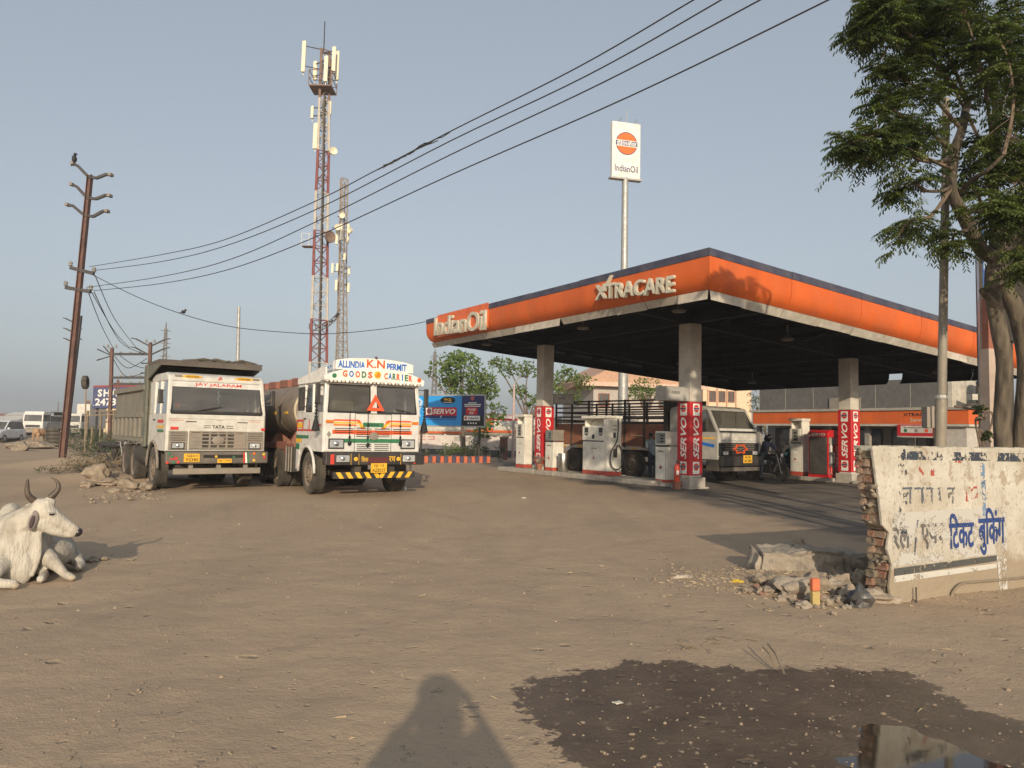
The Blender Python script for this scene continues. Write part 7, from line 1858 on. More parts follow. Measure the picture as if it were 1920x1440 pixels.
rk = [(1487, 1118, .17, .12, .12, 'roundish dusty rock at the left of the rubble'), (1463, 1100, .12, .10, .08, 'medium stone under the slab edge'), (1532, 1100, .15, .12, .12, 'rock just behind the painted stump'), (1560, 1105, .10, .09, .09, 'stone right of the painted stump'), (1590, 1120, .10, .08, .07, 'stone beside the black bag'),
      (1580, 1100, .12, .10, .10, 'rock between the stump and the brick end'), (1643, 1128, .20, .10, .07, 'flat pale stone at the foot of the wall corner'), (1436, 1115, .08, .07, .05, 'small stone at the left of the heap'), (1400, 1110, .06, .05, .03, 'little stone farther left of the heap'), (1505, 1140, .07, .05, .04, 'little stone before the rubble heap'),
      (1550, 1135, .07, .06, .05, 'small stone before the stump'), (1612, 1096, .11, .09, .12, 'brown lump against the broken bricks'), (1575, 1130, .06, .05, .04, 'small lump left of the black bag'), (1600, 1078, .12, .1, .10, 'dark lump in the shade by the bricks'), (1425, 1090, .09, .07, .06, 'stone under the rounded slab end'), (1520, 1128, .06, .05, .04, 'small stone at the stump foot')]
for i, (px, py, a_, b_, c__, lb) in enumerate(rk): p = GZ(px, py); rock('rubble_stone', lb, p, (a_, b_, c__), i + 7, K['stone' if i % 3 else 'slab'], .4, rz=i)
for i in range(46):
    px, py = rnd.gauss(1510, 65), rnd.gauss(1112, 20); p = GZ(px, py); s_ = rnd.uniform(.02, .05)
    rock('brick_bit', 'small crumbled lump in the rubble heap left of the wall', p, (s_, s_ * .8, s_ * .6), i + 40, K[('stone', 'mortar', 'brickA', 'slab')[i % 4]], .5, 'rubble', 2, group='crumbled lumps in the rubble heap', rz=i)
p = GZ(1528, 1136); t = thing('painted_stump', 'short stump painted orange above and yellow below, in the rubble', 'marker', p, .3)
mb = MB(); mb.prism([(-.045, -.03), (.04, -.03), (.045, .03), (-.04, .03)], -.05, .14, 'z').obj('lower_half', mat('worn_yellow', (.48, .36, .12), .85, var=.3, dust=.35), t, bevel=.01)
MB().prism([(-.045, -.03), (.04, -.03), (.045, .03), (-.04, .03)], .142, .26, 'z').obj('upper_half', mat('worn_orange', (.62, .16, .07), .8, var=.15, dust=.1), t, bevel=.012)
p = GZ(1612, 1138); o = rock('plastic_bag', 'crumpled black plastic bag at the broken wall end', p, (.11, .09, .10), 50, mat('black_bag_film', (.035, .042, .05), .35, dust=.2), .5, 'bag', 3, rz=.4)
for i, (px, py, s_, c, lb) in enumerate(((1382, 1089, .06, (.55, .38, .04), 'crumpled yellow wrapper near the slab'), (1276, 1083, .09, (.42, .36, .28), 'flat pale scrap left of the rubble'), (1487, 1119, .03, (.6, .45, .08), 'tiny yellow wrapper on the round rock'), (1605, 940, .0, (0, 0, 0), ''), (982, 934, .05, (.6, .58, .52), 'white paper scrap on the yard before the pumps'), (1158, 1320, .028, (.5, .48, .42), 'pale scrap in the wet mud'))):
    if s_ == 0: continue
    p = GZ(px, py); mb = MB(); mb.blob((0, 0, .01), (s_, s_ * .6, s_ * .25), i + 60, .6, 2); o = mb.obj('litter_scrap', mat('litter_%d' % i, c, .6, var=.2), None); o.location = p; tag(o, lb, 'litter')
mb = MB()
for i in range(9):
    p = GZ(1240 + rnd.uniform(0, 160), 1215 + rnd.uniform(-15, 15)); a_ = rnd.uniform(0, 3); l = rnd.uniform(.08, .22)
    mb.tube([p + Vector((0, 0, .01)), p + Vector((math.cos(a_) * l * .5, math.sin(a_) * l * .5, .03)), p + Vector((math.cos(a_) * l, math.sin(a_) * l, .01))], .004, 4)
for (a_, b_) in (((1560, 1085), (1596, 1112)), ((1545, 1078), (1580, 1100)), ((1430, 1245), (1455, 1262)), ((1440, 1240), (1470, 1270))):
    A, B = GZ(*a_), GZ(*b_); mb.tube([A + Vector((0, 0, .12)), (A + B) / 2 + Vector((0, 0, .10)), B + Vector((0, 0, .03))], .007, 5)
o = mb.obj('dry_sticks', K['dry'], None, kind='stuff')
# rocks by the tipper
for i, (px, py, r_, lb) in enumerate(((182, 897, (.34, .30, .30), 'big tilted tan boulder left of the tipper wheels'), (205, 908, (.34, .24, .11), 'long low rock between the boulder and the wheels'), (235, 912, (.22, .18, .12), 'rounded dusty rock before the rear wheels'), (275, 920, (.22, .18, .13), 'rounded dusty rock beside the tipper front wheel'), (248, 905, (.2, .2, .12), 'small rock behind the rounded ones'), (216, 924, (.16, .10, .06), 'pale flat stone before the boulder'), (292, 914, (.14, .14, .12), 'small clod touching the tipper front wheel'), (163, 905, (.2, .15, .1), 'low stone at the left of the boulder'))):
    rock('yard_rock', lb, GZ(px, py), r_, i + 90, K['stone'], .3, rz=i * .7)
for i in range(24):
    p = GZ(rnd.uniform(165, 300), rnd.uniform(905, 945)); s_ = rnd.uniform(.03, .07); rock('yard_clod', 'small clod on the ground before the tipper', p, (s_, s_ * .8, s_ * .6), i + 120, K['stone'], .4, 'clod', 2, group='clods before the tipper', rz=i)
p = GZ(24, 832); 
for i, (px, py, r_, lb) in enumerate(((60, 829, (1.5, 1.0, .28), 'long heap of earth before the distant white lorry'), (40, 828, (.45, .35, .32), 'dark lump on the earth heap at the left'))): rock('earth_heap', lb, GZ(px, py), r_, i + 150, K['stone' if i == 0 else 'mortar'], .3, 'earth heap')

# ------------------------------------------------------------------ lamp post, banner and post right
YL = 10.9; q = D(1763, 835, YL); q.z = 0
t = thing('lamp_post', 'grey stepped steel post standing behind the painted wall', 'post', q)
pts = [D(1763, 835, YL) - q, D(1765, 750, YL) - q, D(1766, 745, YL) - q, D(1770, 500, YL) - q, D(1773, 330, YL) - q, D(1774, 185, YL) - q]
pts = [Vector((0, 0, -.1))] + pts
MB().tube(pts, [.080, .080, .078, .062, .058, .054, .050], 14).obj('shaft', mat('weathered_post', (.24, .22, .18), .6, .2, dust=.5, var=.25, vs=3), t, smooth='angle')
MB().lathe([(.085, 0), (.088, .02), (.085, .05)], D(1765, 748, YL) - q, n=14).obj('collar', K['galv'], t)
a_, b_ = D(1735, 802, YL - .2) - q, D(1747, 763, YL - .2) - q
m1 = MB().box(a_.x, a_.x + .05, -.25, -.1, a_.z, b_.z).box(a_.x + .055, b_.x, -.27, -.12, a_.z, b_.z + .01).obj('meter_box', K['greydust'], t, bevel=.006)
MB().tube(smoothpts([D(1752, 802, YL) - q, D(1750, 815, YL) - q, D(1756, 836, YL) - q], 4), .008, 5).obj('cable', K['wire'], t)
YB = 13.5; q = D(1842, 835, YB); q.z = 0
t = thing('banner_frame', 'narrow blue and silver banner on a frame beside the neem trunk', 'banner', q, R(62))
zt_, zb_ = D(1838, 425, YB).z, D(1845, 718, YB).z
MB().box(-.35, .35, -.02, .02, zb_, zt_).obj('banner_back', mat('silver_flex', (.42, .44, .48), .35, var=.2, vs=2), t)
nb = 10; mb = MB()
for i in range(nb): mb.box(-.36, -.08, -.05 - .01 * math.sin(i * 2.3), -.025, zb_ + (zt_ - zb_) * i / nb, zb_ + (zt_ - zb_) * (i + 1) / nb - .004, 0 if i > 4 else 1)
mb.obj('banner_print', [mat('banner_blue', (.02, .10, .32), .4), mat('banner_dark', (.03, .04, .05), .4)], t)
MB().bar((-.42, 0, zb_ - .05), (-.42, 0, zt_ + .2), .05).bar((.38, 0, 0), (.38, 0, zt_ + .2), .06).obj('frame', K['chassis'], t)
q = D(1858, 835, 12.6); q.z = 0
t = thing('square_post', 'pale pinkish square post directly behind the neem trunk', 'post', q, .2)
MB().box(-.10, .10, -.10, .10, 0, D(1858, 655, 12.6).z).obj('lower_shaft', mat('pinkish_plaster', (.42, .33, .27), .85, dust=.2), t); MB().box(-.07, .07, -.07, .07, D(1858, 655, 12.6).z, D(1858, 560, 12.6).z).obj('upper_shaft', mat('brick_red_paint', (.24, .09, .06), .8), t)
q = D(1905, 835, 15); q.z = 0
t = thing('hoarding', 'dark hoarding panel seen behind the right limb of the neem', 'hoarding', q, .3)
za, zb_ = D(1905, 640, 15).z, D(1905, 440, 15).z
MB().box(-.28, 2.2, -.04, .04, za, zb_).obj('panel', mat('dark_brown_panel', (.035, .028, .022), .8), t); MB().box(-.5, 2.6, -.5, .5, zb_, zb_ + .08).obj('cover', K['chassis'], t)
for x in (0, 1.8): MB().bar((x, .1, 0), (x, .1, zb_), .09).obj('post', K['chassis'], t)
q = D(1384 + 248, 835, 12); 

# ------------------------------------------------------------------ organic bodies
def remesh(o, vox, sm=6):
    r_ = o.modifiers.new('remesh', 'REMESH'); r_.mode = 'VOXEL'; r_.voxel_size = vox; r_.use_smooth_shade = True
    s = o.modifiers.new('smooth', 'SMOOTH'); s.iterations = sm; s.factor = .5
    return o
def cap(mb, p, q, r0, r1, n=12):
    p, q = Vector(p), Vector(q); d = (q - p).normalized(); P_ = []; R_ = []
    for k in range(4): g = math.pi / 2 * k / 3; P_.append(p - d * r0 * math.cos(g)); R_.append(max(.0015, r0 * math.sin(g)))
    for k in range(4): g = math.pi / 2 * k / 3; P_.append(q + d * r1 * math.sin(g)); R_.append(max(.0015, r1 * math.cos(g)))
    mb.tube(P_, R_, n); return mb
def chain(mb, pts, rs, n=12):
    for i in range(len(pts) - 1): cap(mb, pts[i], pts[i + 1], rs[i], rs[i + 1], n)
    return mb
def ell(mb, c, r, rot=None, sub=3):
    vs, fs = ico(sub); c = Vector(c); M_ = Matrix.Rotation(rot[0], 3, rot[1]) if rot else Matrix.Identity(3)
    return mb.add([M_ @ Vector((v.x * r[0], v.y * r[1], v.z * r[2])) + c for v in vs], fs)

# white zebu cow: x to the picture's right, y away, z up, chest near the origin
K['hide'] = mat('white_grey_hide', (.50, .465, .395), .8, var=.14, vs=5, c2=(.27, .24, .20), c2s=3.4, c2t=.57, c2w=.10, bump=.9, bs=26, stretch=(1.6, 1.6, .5), dust=.25, dc=(.45, .37, .27))
K['horn'] = mat('grey_brown_horn', (.085, .062, .045), .5, var=.3, vs=12, bump=.3, bs=40); K['dkskin'] = mat('dark_muzzle_skin', (.025, .02, .02), .3)
cow = thing('cow', 'white humped cow with upright curved horns lying on the bare ground', 'cow', G(80, 1086), R(31)); cow.scale = (.96, .96, .96)
mb = MB()
ell(mb, (-.22, .75, .27), (.42, .78, .34)); ell(mb, (-.30, .30, .33), (.38, .42, .33)); ell(mb, (-.30, 1.35, .25), (.45, .35, .30))
ell(mb, (-.33, .34, .63), (.12, .20, .16)); ell(mb, (-.06, .60, .22), (.38, .50, .24))
cap(mb, (-.34, .30, .50), (-.32, .9, .56), .14, .10)
chain(mb, [(-.34, .22, .45), (-.24, .08, .56), (-.11, .0, .68)], [.24, .18, .135]); ell(mb, (-.20, .05, .42), (.17, .15, .28))
# dewlap
for i in range(15): f = i / 14; cap(mb, (-.055 - .05 * f + .03 * math.sin(f * 3), -.06 - .02 * f, .47 - .40 * f), (-.26 - .04 * f, .06, .50 - .36 * f), .030, .09)
ell(mb, (-.26, .02, .20), (.17, .15, .24)); ell(mb, (-.17, -.06, .14), (.08, .07, .17))
# head
ell(mb, (-.035, -.04, .745), (.105, .105, .125), (R(-35), 'Y')); chain(mb, [(-.01, -.05, .72), (.10, -.065, .63), (.20, -.075, .56), (.275, -.08, .512)], [.100, .082, .064, .054])
chain(mb, [(-.04, -.05, .61), (.06, -.06, .53), (.17, -.07, .482), (.25, -.078, .474)], [.085, .060, .046, .042]); ell(mb, (-.01, -.05, .80), (.10, .08, .06), (R(-20), 'Y')); ell(mb, (-.02, -.04, .60), (.09, .08, .10))
ell(mb, (.045, -.135, .70), (.035, .022, .025)); ell(mb, (.285, -.08, .495), (.045, .05, .045))
cap(mb, (-.10, -.03, .80), (-.12, -.035, .85), .035, .030); cap(mb, (.01, -.05, .84), (.035, -.05, .875), .038, .030)
# fore legs folded under, knees forward; the right one reaching out
chain(mb, [(-.34, .02, .25), (-.42, -.22, .13), (-.50, -.34, .09), (-.34, -.42, .055), (-.25, -.44, .05)], [.12, .075, .060, .048, .046])
chain(mb, [(-.05, .20, .25), (.06, .0, .20), (.12, -.14, .155), (.20, -.20, .07), (.245, -.22, .045)], [.12, .085, .060, .042, .044])
chain(mb, [(-.05, .15, .10), (.02, -.05, .055), (-.02, -.25, .045)], [.06, .042, .040])
chain(mb, [(.15, .9, .22), (.30, .62, .12), (.36, .42, .06), (.34, .30, .05)], [.16, .09, .055, .04])
body = remesh(mb.obj('body', K['hide'], cow), .0125, 5)
mb = MB(); chain(mb, smoothpts([(-.12, -.035, .84), (-.165, -.045, .885), (-.185, -.05, .94), (-.188, -.055, 1.00), (-.186, -.06, 1.055)], 3), [.040 - .0020 * i for i in range(13)]); remesh(mb.obj('horn', K['horn'], cow), .008, 3)
mb = MB(); chain(mb, smoothpts([(.035, -.05, .875), (.075, -.055, .92), (.098, -.05, .97), (.090, -.045, 1.025), (.060, -.04, 1.062), (.02, -.04, 1.080)], 3), [.040 - .0023 * i for i in range(16)]); remesh(mb.obj('horn', K['horn'], cow), .008, 3)
mb = MB(); ell(mb, (.306, -.085, .490), (.040, .050, .050), (R(30), 'Y')); ell(mb, (.292, -.082, .462), (.03, .035, .018)); remesh(mb.obj('muzzle', K['dkskin'], cow), .008, 3)
for s_ in (-1,): MB().blob((.338, -.112, .50), (.008, .008, .010), 1, .1, 2).obj('nostril', K['seal'], cow)
e_ = MB().blob((.048, -.152, .700), (.026, .014, .014), 1, .0, 2).obj('eye', K['seal'], cow, smooth=True)
mb = MB(); ell(mb, (.045, -.150, .714), (.034, .012, .010), (R(8), 'Y')); mb.obj('eyelid', mat('grey_lid', (.30, .27, .24), .8), cow, smooth=True)
K['ear'] = mat('grey_ear', (.23, .19, .175), .85, var=.2)
mb = MB(); ell(mb, (-.115, -.135, .635), (.046, .022, .105), (R(14), 'Y')); ell(mb, (-.10, -.115, .70), (.03, .03, .05)); remesh(mb.obj('ear', K['ear'], cow), .008, 3)
mb = MB(); ell(mb, (-.125, -.16, .63), (.022, .010, .07), (R(12), 'Y')); mb.obj('inner_ear', mat('dark_inner_ear', (.07, .05, .05), .9), cow, smooth=True)
mb = MB(); ell(mb, (-.15, .06, .775), (.055, .025, .03), (R(-10), 'Y')); remesh(mb.obj('ear', K['hide'], cow), .008, 3)
for c in ((-.235, -.455, .035), (.262, -.232, .035)): MB().blob(c, (.045, .04, .035), 3, .1, 2).obj('hoof', mat('pale_hoof', (.40, .34, .25), .7), cow, smooth=True)
p = GZ(165, 1052); mb = MB()
for i in range(14): mb.blob((rnd.gauss(0, .14), rnd.gauss(0, .07), .02), (rnd.uniform(.03, .07), .035, .025), i, .5, 1)
o = mb.obj('dung_and_straw', K['mortar'], None, kind='stuff'); o.location = p

# ------------------------------------------------------------------ people
def person(label, loc, rz, pose, shirt, trousers, hair='hair', vox=.02, hgt=1.0, shoes=(.03, .025, .02), group=None, skin='skin'):
    t = thing('person', label, 'person', loc, rz, group); J = {k: Vector(v) * hgt for k, v in pose.items()}
    body = MB(); sh = MB(); tr = MB()
    hd = J['head']; nk = J['neck']; ch = J['chest']; pv = J['pelvis']; up = (hd - nk).normalized(); fw = Vector(pose.get('face', (0, -1, 0))).normalized(); sd = fw.cross(Vector((0, 0, 1))).normalized()
    vs, fs = ico(3)
    def oell(m, c, a, b_, c3, ax, ay, az): m.add([c + ax * v.x * a + ay * v.y * b_ + az * v.z * c3 for v in vs], fs)
    oell(body, hd + up * .02, .075, .095, .115, sd, fw, up); oell(body, hd - up * .05 + fw * .02, .055, .07, .07, sd, fw, up)
    cap(body, hd + fw * .09 - up * .0, hd + fw * .11 - up * .03, .012, .018, 8)
    for s in (-1, 1): oell(body, hd + sd * s * .078, .012, .02, .03, sd, fw, up)
    cap(body, hd - up * .06, nk, .05, .055); cap(body, nk, ch, .07, .11); cap(body, ch, pv, .12, .115)
    cap(sh, nk - up * .03, ch, .085, .14); cap(sh, ch, pv, .15, .145)
    hipv = (J['hipL'] - J['hipR']); 
    for s in 'LR':
        S, E, Wr = J['sho' + s], J['elb' + s], J['wri' + s]; Hp, Kn, An = J['hip' + s], J['kne' + s], J['ank' + s]
        cap(body, ch + (S - ch) * .4, S, .09, .055); cap(body, S, E, .052, .040); cap(body, E, Wr, .040, .027)
        cap(sh, ch + (S - ch) * .3, S, .11, .075); cap(sh, S, S.lerp(E, .92), .068, .060)
        cap(body, Hp, Kn, .085, .055); cap(body, Kn, An, .055, .038)
        cap(tr, Hp, Kn, .100, .072); cap(tr, Kn, An.lerp(Kn, .06), .070, .055)
        # hand: palm, four fingers, thumb from the side
        d_ = (Wr - E).normalized(); a_ = d_.cross(Vector((0, 0, 1)));  a_ = a_.normalized() if a_.length > .1 else Vector((1, 0, 0)); nrm = a_.cross(d_)
        pm_ = Wr + d_ * .045; cap(body, Wr, pm_ - a_ * .015, .024, .024, 8); cap(body, Wr, pm_ + a_ * .018, .022, .022, 8)
        for k, fl in enumerate((.060, .068, .064, .050)):
            b0 = pm_ + a_ * (-.03 + .02 * k) + d_ * .02; b1 = b0 + d_ * fl * .55 - nrm * .008; cap(body, b0, b1, .0085, .008, 6); cap(body, b1, b1 + (d_ * .7 - nrm * .7) * fl * .45, .008, .007, 6)
        cap(body, Wr + d_ * .02 - a_ * .02, Wr + d_ * .055 - a_ * .055, .011, .009, 6)
        f_ = Vector(pose.get('foot', (0, -1, 0))).normalized()
        sm_ = MB(); cap(sm_, An + Vector((0, 0, -.035)) - f_ * .05, An + Vector((0, 0, -.05)) + f_ * .15, .042, .036); remesh(sm_.obj('shoe', mat('shoe_leather', shoes, .6), t), .014, 2)
    cap(tr, J['hipL'], J['hipR'], .115, .115); cap(tr, pv, pv + Vector((0, 0, .06)), .13, .13)
    remesh(body.obj('body', K[skin], t), vox * .6, 2); remesh(sh.obj('shirt', shirt, t), vox, 3); remesh(tr.obj('trousers', trousers, t), vox, 3)
    if hair == 'hair':
        h_ = MB(); vs2 = [v for v in vs]; oell(h_, hd + up * .045 - fw * .018, .083, .098, .095, sd, fw, up); remesh(h_.obj('hair', K['hair'], t), .014, 2)
    elif hair is not None:
        h_ = MB(); oell(h_, hd + up * .02 - fw * .005, .125, .145, .145, sd, fw, up); cap(h_, hd - up * .09 + fw * .10, hd - up * .09 - fw * .02, .05, .07)
        hm = remesh(h_.obj('helmet', hair, t), .014, 3); v_ = MB(); oell(v_, hd + up * .02 + fw * .025, .11, .135, .06, sd, fw, up); v_.obj('visor', K['screen'], hm, smooth=True)
    for s in (-1, 1): e = MB(); oell(e, hd + fw * .083 + sd * s * .03 + up * .02, .010, .006, .007, sd, fw, up); e.obj('eye', K['seal'], t)
    return t
STAND = dict(pelvis=(0, 0, .95), chest=(0, 0, 1.25), neck=(0, 0, 1.46), head=(0, -.02, 1.60), shoL=(.18, 0, 1.40), shoR=(-.18, 0, 1.40), elbL=(.23, .03, 1.13), elbR=(-.23, .03, 1.13), wriL=(.22, -.12, .92), wriR=(-.22, -.12, .92), hipL=(.09, 0, .90), hipR=(-.09, 0, .90), kneL=(.10, -.02, .50), kneR=(-.10, -.02, .50), ankL=(.10, .02, .09), ankR=(-.10, .02, .09))
def P(**k): d = dict(STAND); d.update(k); return d
def cloth(n, c): return mat(n, c, .85, var=.2, vs=6)
BEND = P(chest=(0, -.22, 1.12), neck=(0, -.42, 1.20), head=(0, -.55, 1.24), shoL=(.18, -.34, 1.18), shoR=(-.18, -.34, 1.18), elbL=(.22, -.45, .95), elbR=(-.22, -.45, .95), wriL=(.16, -.60, .82), wriR=(-.16, -.60, .82), face=(0, -1, -.5))
# motorcycle with rider
def motorbike(name, label, loc, rz, paint_, cat='motorcycle'):
    t = thing(name, label, cat, loc, rz)
    for y in (-.65, .65):
        w = MB().lathe([(.24, -.035), (.29, -.05), (.315, 0), (.29, .05), (.24, .035)], (0, 0, 0), 'x', 28).obj('wheel', K['rubber'], t, smooth='angle'); w.location = (0, y, .315)
        r_ = MB().lathe([(.235, -.03), (.245, -.03), (.245, .03), (.235, .03)], (0, 0, 0), 'x', 28).lathe([(.05, -.05), (.05, .05)], (0, 0, 0), 'x', 12)
        for k in range(8): g = math.pi * k / 4; r_.bar((0, .04 * math.cos(g), .04 * math.sin(g)), (0, .24 * math.cos(g), .24 * math.sin(g)), .012)
        r_.obj('rim', K['galv'], w)
        MB().prism([(y - .22, .58), (y - .12, .66), (y + .12, .67), (y + .24, .58), (y + .12, .645), (y - .12, .635)], -.05, .05, 'x').obj('mudguard', K['black'], t)
    for s in (-1, 1): MB().tube([(s * .07, -.65, .315), (s * .07, -.50, .85), (s * .08, -.46, .98)], .018, 6).obj('fork', K['galv'], t)
    MB().tube([(0, -.45, .9), (0, -.15, .78), (0, .35, .72), (0, .7, .76)], .022, 6).tube([(0, -.42, .82), (0, -.2, .4), (0, .15, .35), (0, .35, .72)], .02, 6).tube([(-.08, .65, .32), (-.08, .1, .38)], .018, 6).obj('frame', K['black'], t)
    mb = MB(); ell(mb, (0, -.18, .86), (.14, .26, .12)); remesh(mb.obj('fuel_tank', paint_, t), .018, 3)
    mb = MB(); cap(mb, (0, .05, .83), (0, .60, .88), .10, .07); remesh(mb.obj('seat', K['black'], t), .018, 2)
    MB().box(-.12, .12, -.2, .12, .28, .58).lathe([(.09, 0), (.1, .1), (.09, .22)], (0, -.08, .52), n=10).obj('engine', K['chassis'], t, bevel=.02)
    MB().tube([(.11, -.1, .42), (.14, .1, .28), (.15, .8, .36)], [.022, .03, .045], 8).obj('exhaust', K['chrome'], t)
    MB().tube([(-.36, -.36, 1.02), (-.25, -.46, 1.05), (0, -.47, 1.0), (.25, -.46, 1.05), (.36, -.36, 1.02)], .014, 6).obj('handlebar', K['black'], t)
    h_ = MB().lathe([(.0, -.09), (.07, -.08), (.085, -.03), (.07, .05), (0, .08)], (0, -.56, .93), 'y', 16).obj('headlight', K['black'], t); MB().lathe([(0, -.015), (.07, 0)], (0, -.645, .93), 'y', 16).obj('lens', K['lamp'], h_)
    for s in (-1, 1): MB().tube([(s * .25, -.46, 1.05), (s * .30, -.45, 1.2)], .008, 5).lathe([(0, -.012), (.05, -.01), (.055, .01)], (s * .32, -.45, 1.24), 'y', 12).obj('mirror', K['black'], t)
    MB().prism([(.55, .84), (.85, .92), (.85, .80), (.6, .72)], -.07, .07, 'x').obj('tail', paint_, t, bevel=.02)
    return t
fw_ = G(1469, 903); bl = fw_ + U2 * .70
motorbike('motorcycle', 'black motorcycle ridden by the helmeted man beside the lorry front', bl, ANG, K['black'])
RID = P(pelvis=(0, .18, .98), chest=(0, .08, 1.22), neck=(0, .0, 1.40), head=(0, -.03, 1.52), shoL=(.19, .0, 1.36), shoR=(-.19, .0, 1.36), elbL=(.26, -.15, 1.15), elbR=(-.26, -.15, 1.15), wriL=(.28, -.32, 1.06), wriR=(-.28, -.32, 1.06), hipL=(.11, .16, .92), hipR=(-.11, .16, .92), kneL=(.24, -.18, .68), kneR=(-.30, .0, .52), ankL=(.20, -.02, .32), ankR=(-.34, .05, .09), face=(.5, -1, 0))
person('man in slate shirt and black white helmet astride the black motorcycle', bl, ANG, RID, cloth('slate_shirt', (.05, .06, .10)), cloth('grey_jeans', (.05, .055, .07)), mat('helmet_shell', (.02, .02, .025), .25, coat=.5, c2=(.5, .5, .5), c2s=9, c2t=.6, c2w=.02, var=0))
b2_ = fw_ + U2 * 2.3 + V2 * .55
motorbike('motorcycle', 'yellow tanked motorcycle behind the helmeted rider', b2_, ANG - .1, mat('yellow_tank_paint', (.55, .38, .03), .3))
person('person in orange yellow shirt seated behind the helmeted rider', b2_, ANG - .1, dict(RID, face=(0, -1, 0)), cloth('orange_yellow_shirt', (.60, .27, .03)), cloth('dark_trousers', (.02, .02, .025)))
q = D(1478, 860, 29.6); q.z = 0
person('attendant in turquoise shirt bending beside the narrow fuel pump', q, ANG + 1.2, BEND, cloth('turquoise_shirt', (.10, .38, .38)), cloth('black_trousers', (.015, .015, .02)))
q = D(1224, 880, 26.6); q.z = 0
person('man in pale shirt leaning toward the brown lorry bed', q, ANG + 2.8, P(chest=(0, -.08, 1.22), neck=(0, -.14, 1.40), head=(0, -.19, 1.52), shoL=(.18, -.10, 1.36), shoR=(-.18, -.10, 1.36), wriL=(.2, -.4, 1.15), wriR=(-.2, -.4, 1.1)), cloth('pale_blue_grey_shirt', (.17, .21, .24)), cloth('navy_trousers', (.02, .022, .035)))
q = D(1622, 880, 24.5); q.z = 0
person('person in turquoise shirt half hidden behind the right pillar and wall', q, ANG + .3, BEND, cloth('turquoise_shirt2', (.08, .36, .36)), cloth('black_trousers2', (.02, .02, .02)))
# the photographer, whose shadow falls into view
PH = P(head=(.0, -.04, 1.60), chest=(0, .02, 1.25), elbL=(.36, -.10, 1.17), elbR=(-.36, -.10, 1.18), wriL=(.15, -.25, 1.50), wriR=(-.13, -.25, 1.50), shoL=(.20, 0, 1.41), shoR=(-.20, 0, 1.41))
ph = person('photographer in dark shirt holding up a phone in the open yard', Vector((.10, -.46, 0)), math.pi, {k: ((-v[0], v[1], v[2]) if k not in ('face', 'foot') else v) for k, v in PH.items()}, cloth('photographer_shirt', (.05, .06, .09)), cloth('photographer_jeans', (.03, .04, .07)), hgt=1.04)
mb = MB(); ell(mb, (0, .03, 1.72), (.140, .15, .115)); ell(mb, (0, .04, 1.58), (.140, .13, .13)); remesh(mb.obj('shadow_scarf', cloth('shadow_scarf_cloth', (.12, .07, .05)), ph), .02, 4)  # unseen scarf, added to broaden the head in the cast shadow
t = thing('phone', 'slim black phone held up by the photographer', 'phone', (0, -.035, 1.6), 0)
MB().box(-.04, .115, -.004, .004, -.04, .04).obj('case', K['black'], t, bevel=.003); MB().box(-.036, .111, -.0055, -.0042, -.036, .036).obj('screen', K['screen'], t)
# motorcycle leaning behind the tipper
q = G(214, 862); q = at(213, 850, 26.5); q.z = .02
motorbike('motorcycle', 'dark parked motorcycle mostly hidden behind the tipper rear wheels', q, R(60), K['black'])

# ------------------------------------------------------------------ tyres, distant lorries, car
def tyre_mesh(r, w):
    return MB().lathe([(r * .55, -w / 2), (r * .8, -w * .55), (r * .97, -w * .42), (r, -w * .2), (r, w * .2), (r * .97, w * .42), (r * .8, w * .55), (r * .55, w / 2), (r * .52, 0)], (0, 0, 0), 'z', 28)
q = GZ(101, 838); q.z += .0
tm_ = tyre_mesh(.52, .24).mesh('tyre'); tm_.materials.append(K['rubber']); tm_.shade_smooth(); tm_.set_sharp_from_angle(angle=R(35))
names = ('bottom', 'second', 'third', 'fourth', 'top')
for i in range(5):
    o = bpy.data.objects.new('lorry_tyre', tm_); col.objects.link(o); o.location = q + Vector((rnd.uniform(-.06, .06) - .02 * i, 0, .14 + i * .255)); o.scale = (1.12 - .05 * i,) * 2 + (1,); tag(o, '%s tyre of the stack beside the leaning power pole' % names[i], 'tyre', 'tyres stacked by the roadside')
q = D(160, 840, 36); q.z = 0
t = thing('tyre_post', 'thin wooden post holding up a lorry tyre beside the road', 'post', q)
MB().tube([(0, 0, 0), D(161, 726, 36) - q], .035, 8).obj('post', mat('pale_wood_post', (.26, .20, .14), .85, dust=.2), t); MB().tube([(.25, 0, 0), (.28, 0, 1.5)], .05, 7).obj('prop', K['dry'], t)
o = bpy.data.objects.new('lorry_tyre', tm_); col.objects.link(o); o.location = D(160, 717, 36); o.rotation_euler = (0, R(88), R(15)); o.scale = (.62, .62, .9); tag(o, 'tyre hung high on the thin post', 'tyre')
rail = thing('roadside_fence', 'rough pole railing left of the tipper under the billboard', 'fence', D(150, 800, 40) * 1)
rail.location.z = 0
for a_, b_ in (((160, 772), (232, 769)), ((160, 779), (232, 776))): MB().bar(D(*a_, 40) - rail.location, D(*b_, 40) - rail.location, .06).obj('rail', K['dry'], rail)
for x in (165, 190, 214): MB().bar(D(x, 770, 40) - rail.location, Vector(((D(x, 770, 40) - rail.location).x, (D(x, 770, 40) - rail.location).y, 0)), .08).obj('fence_post', K['dry'], rail)
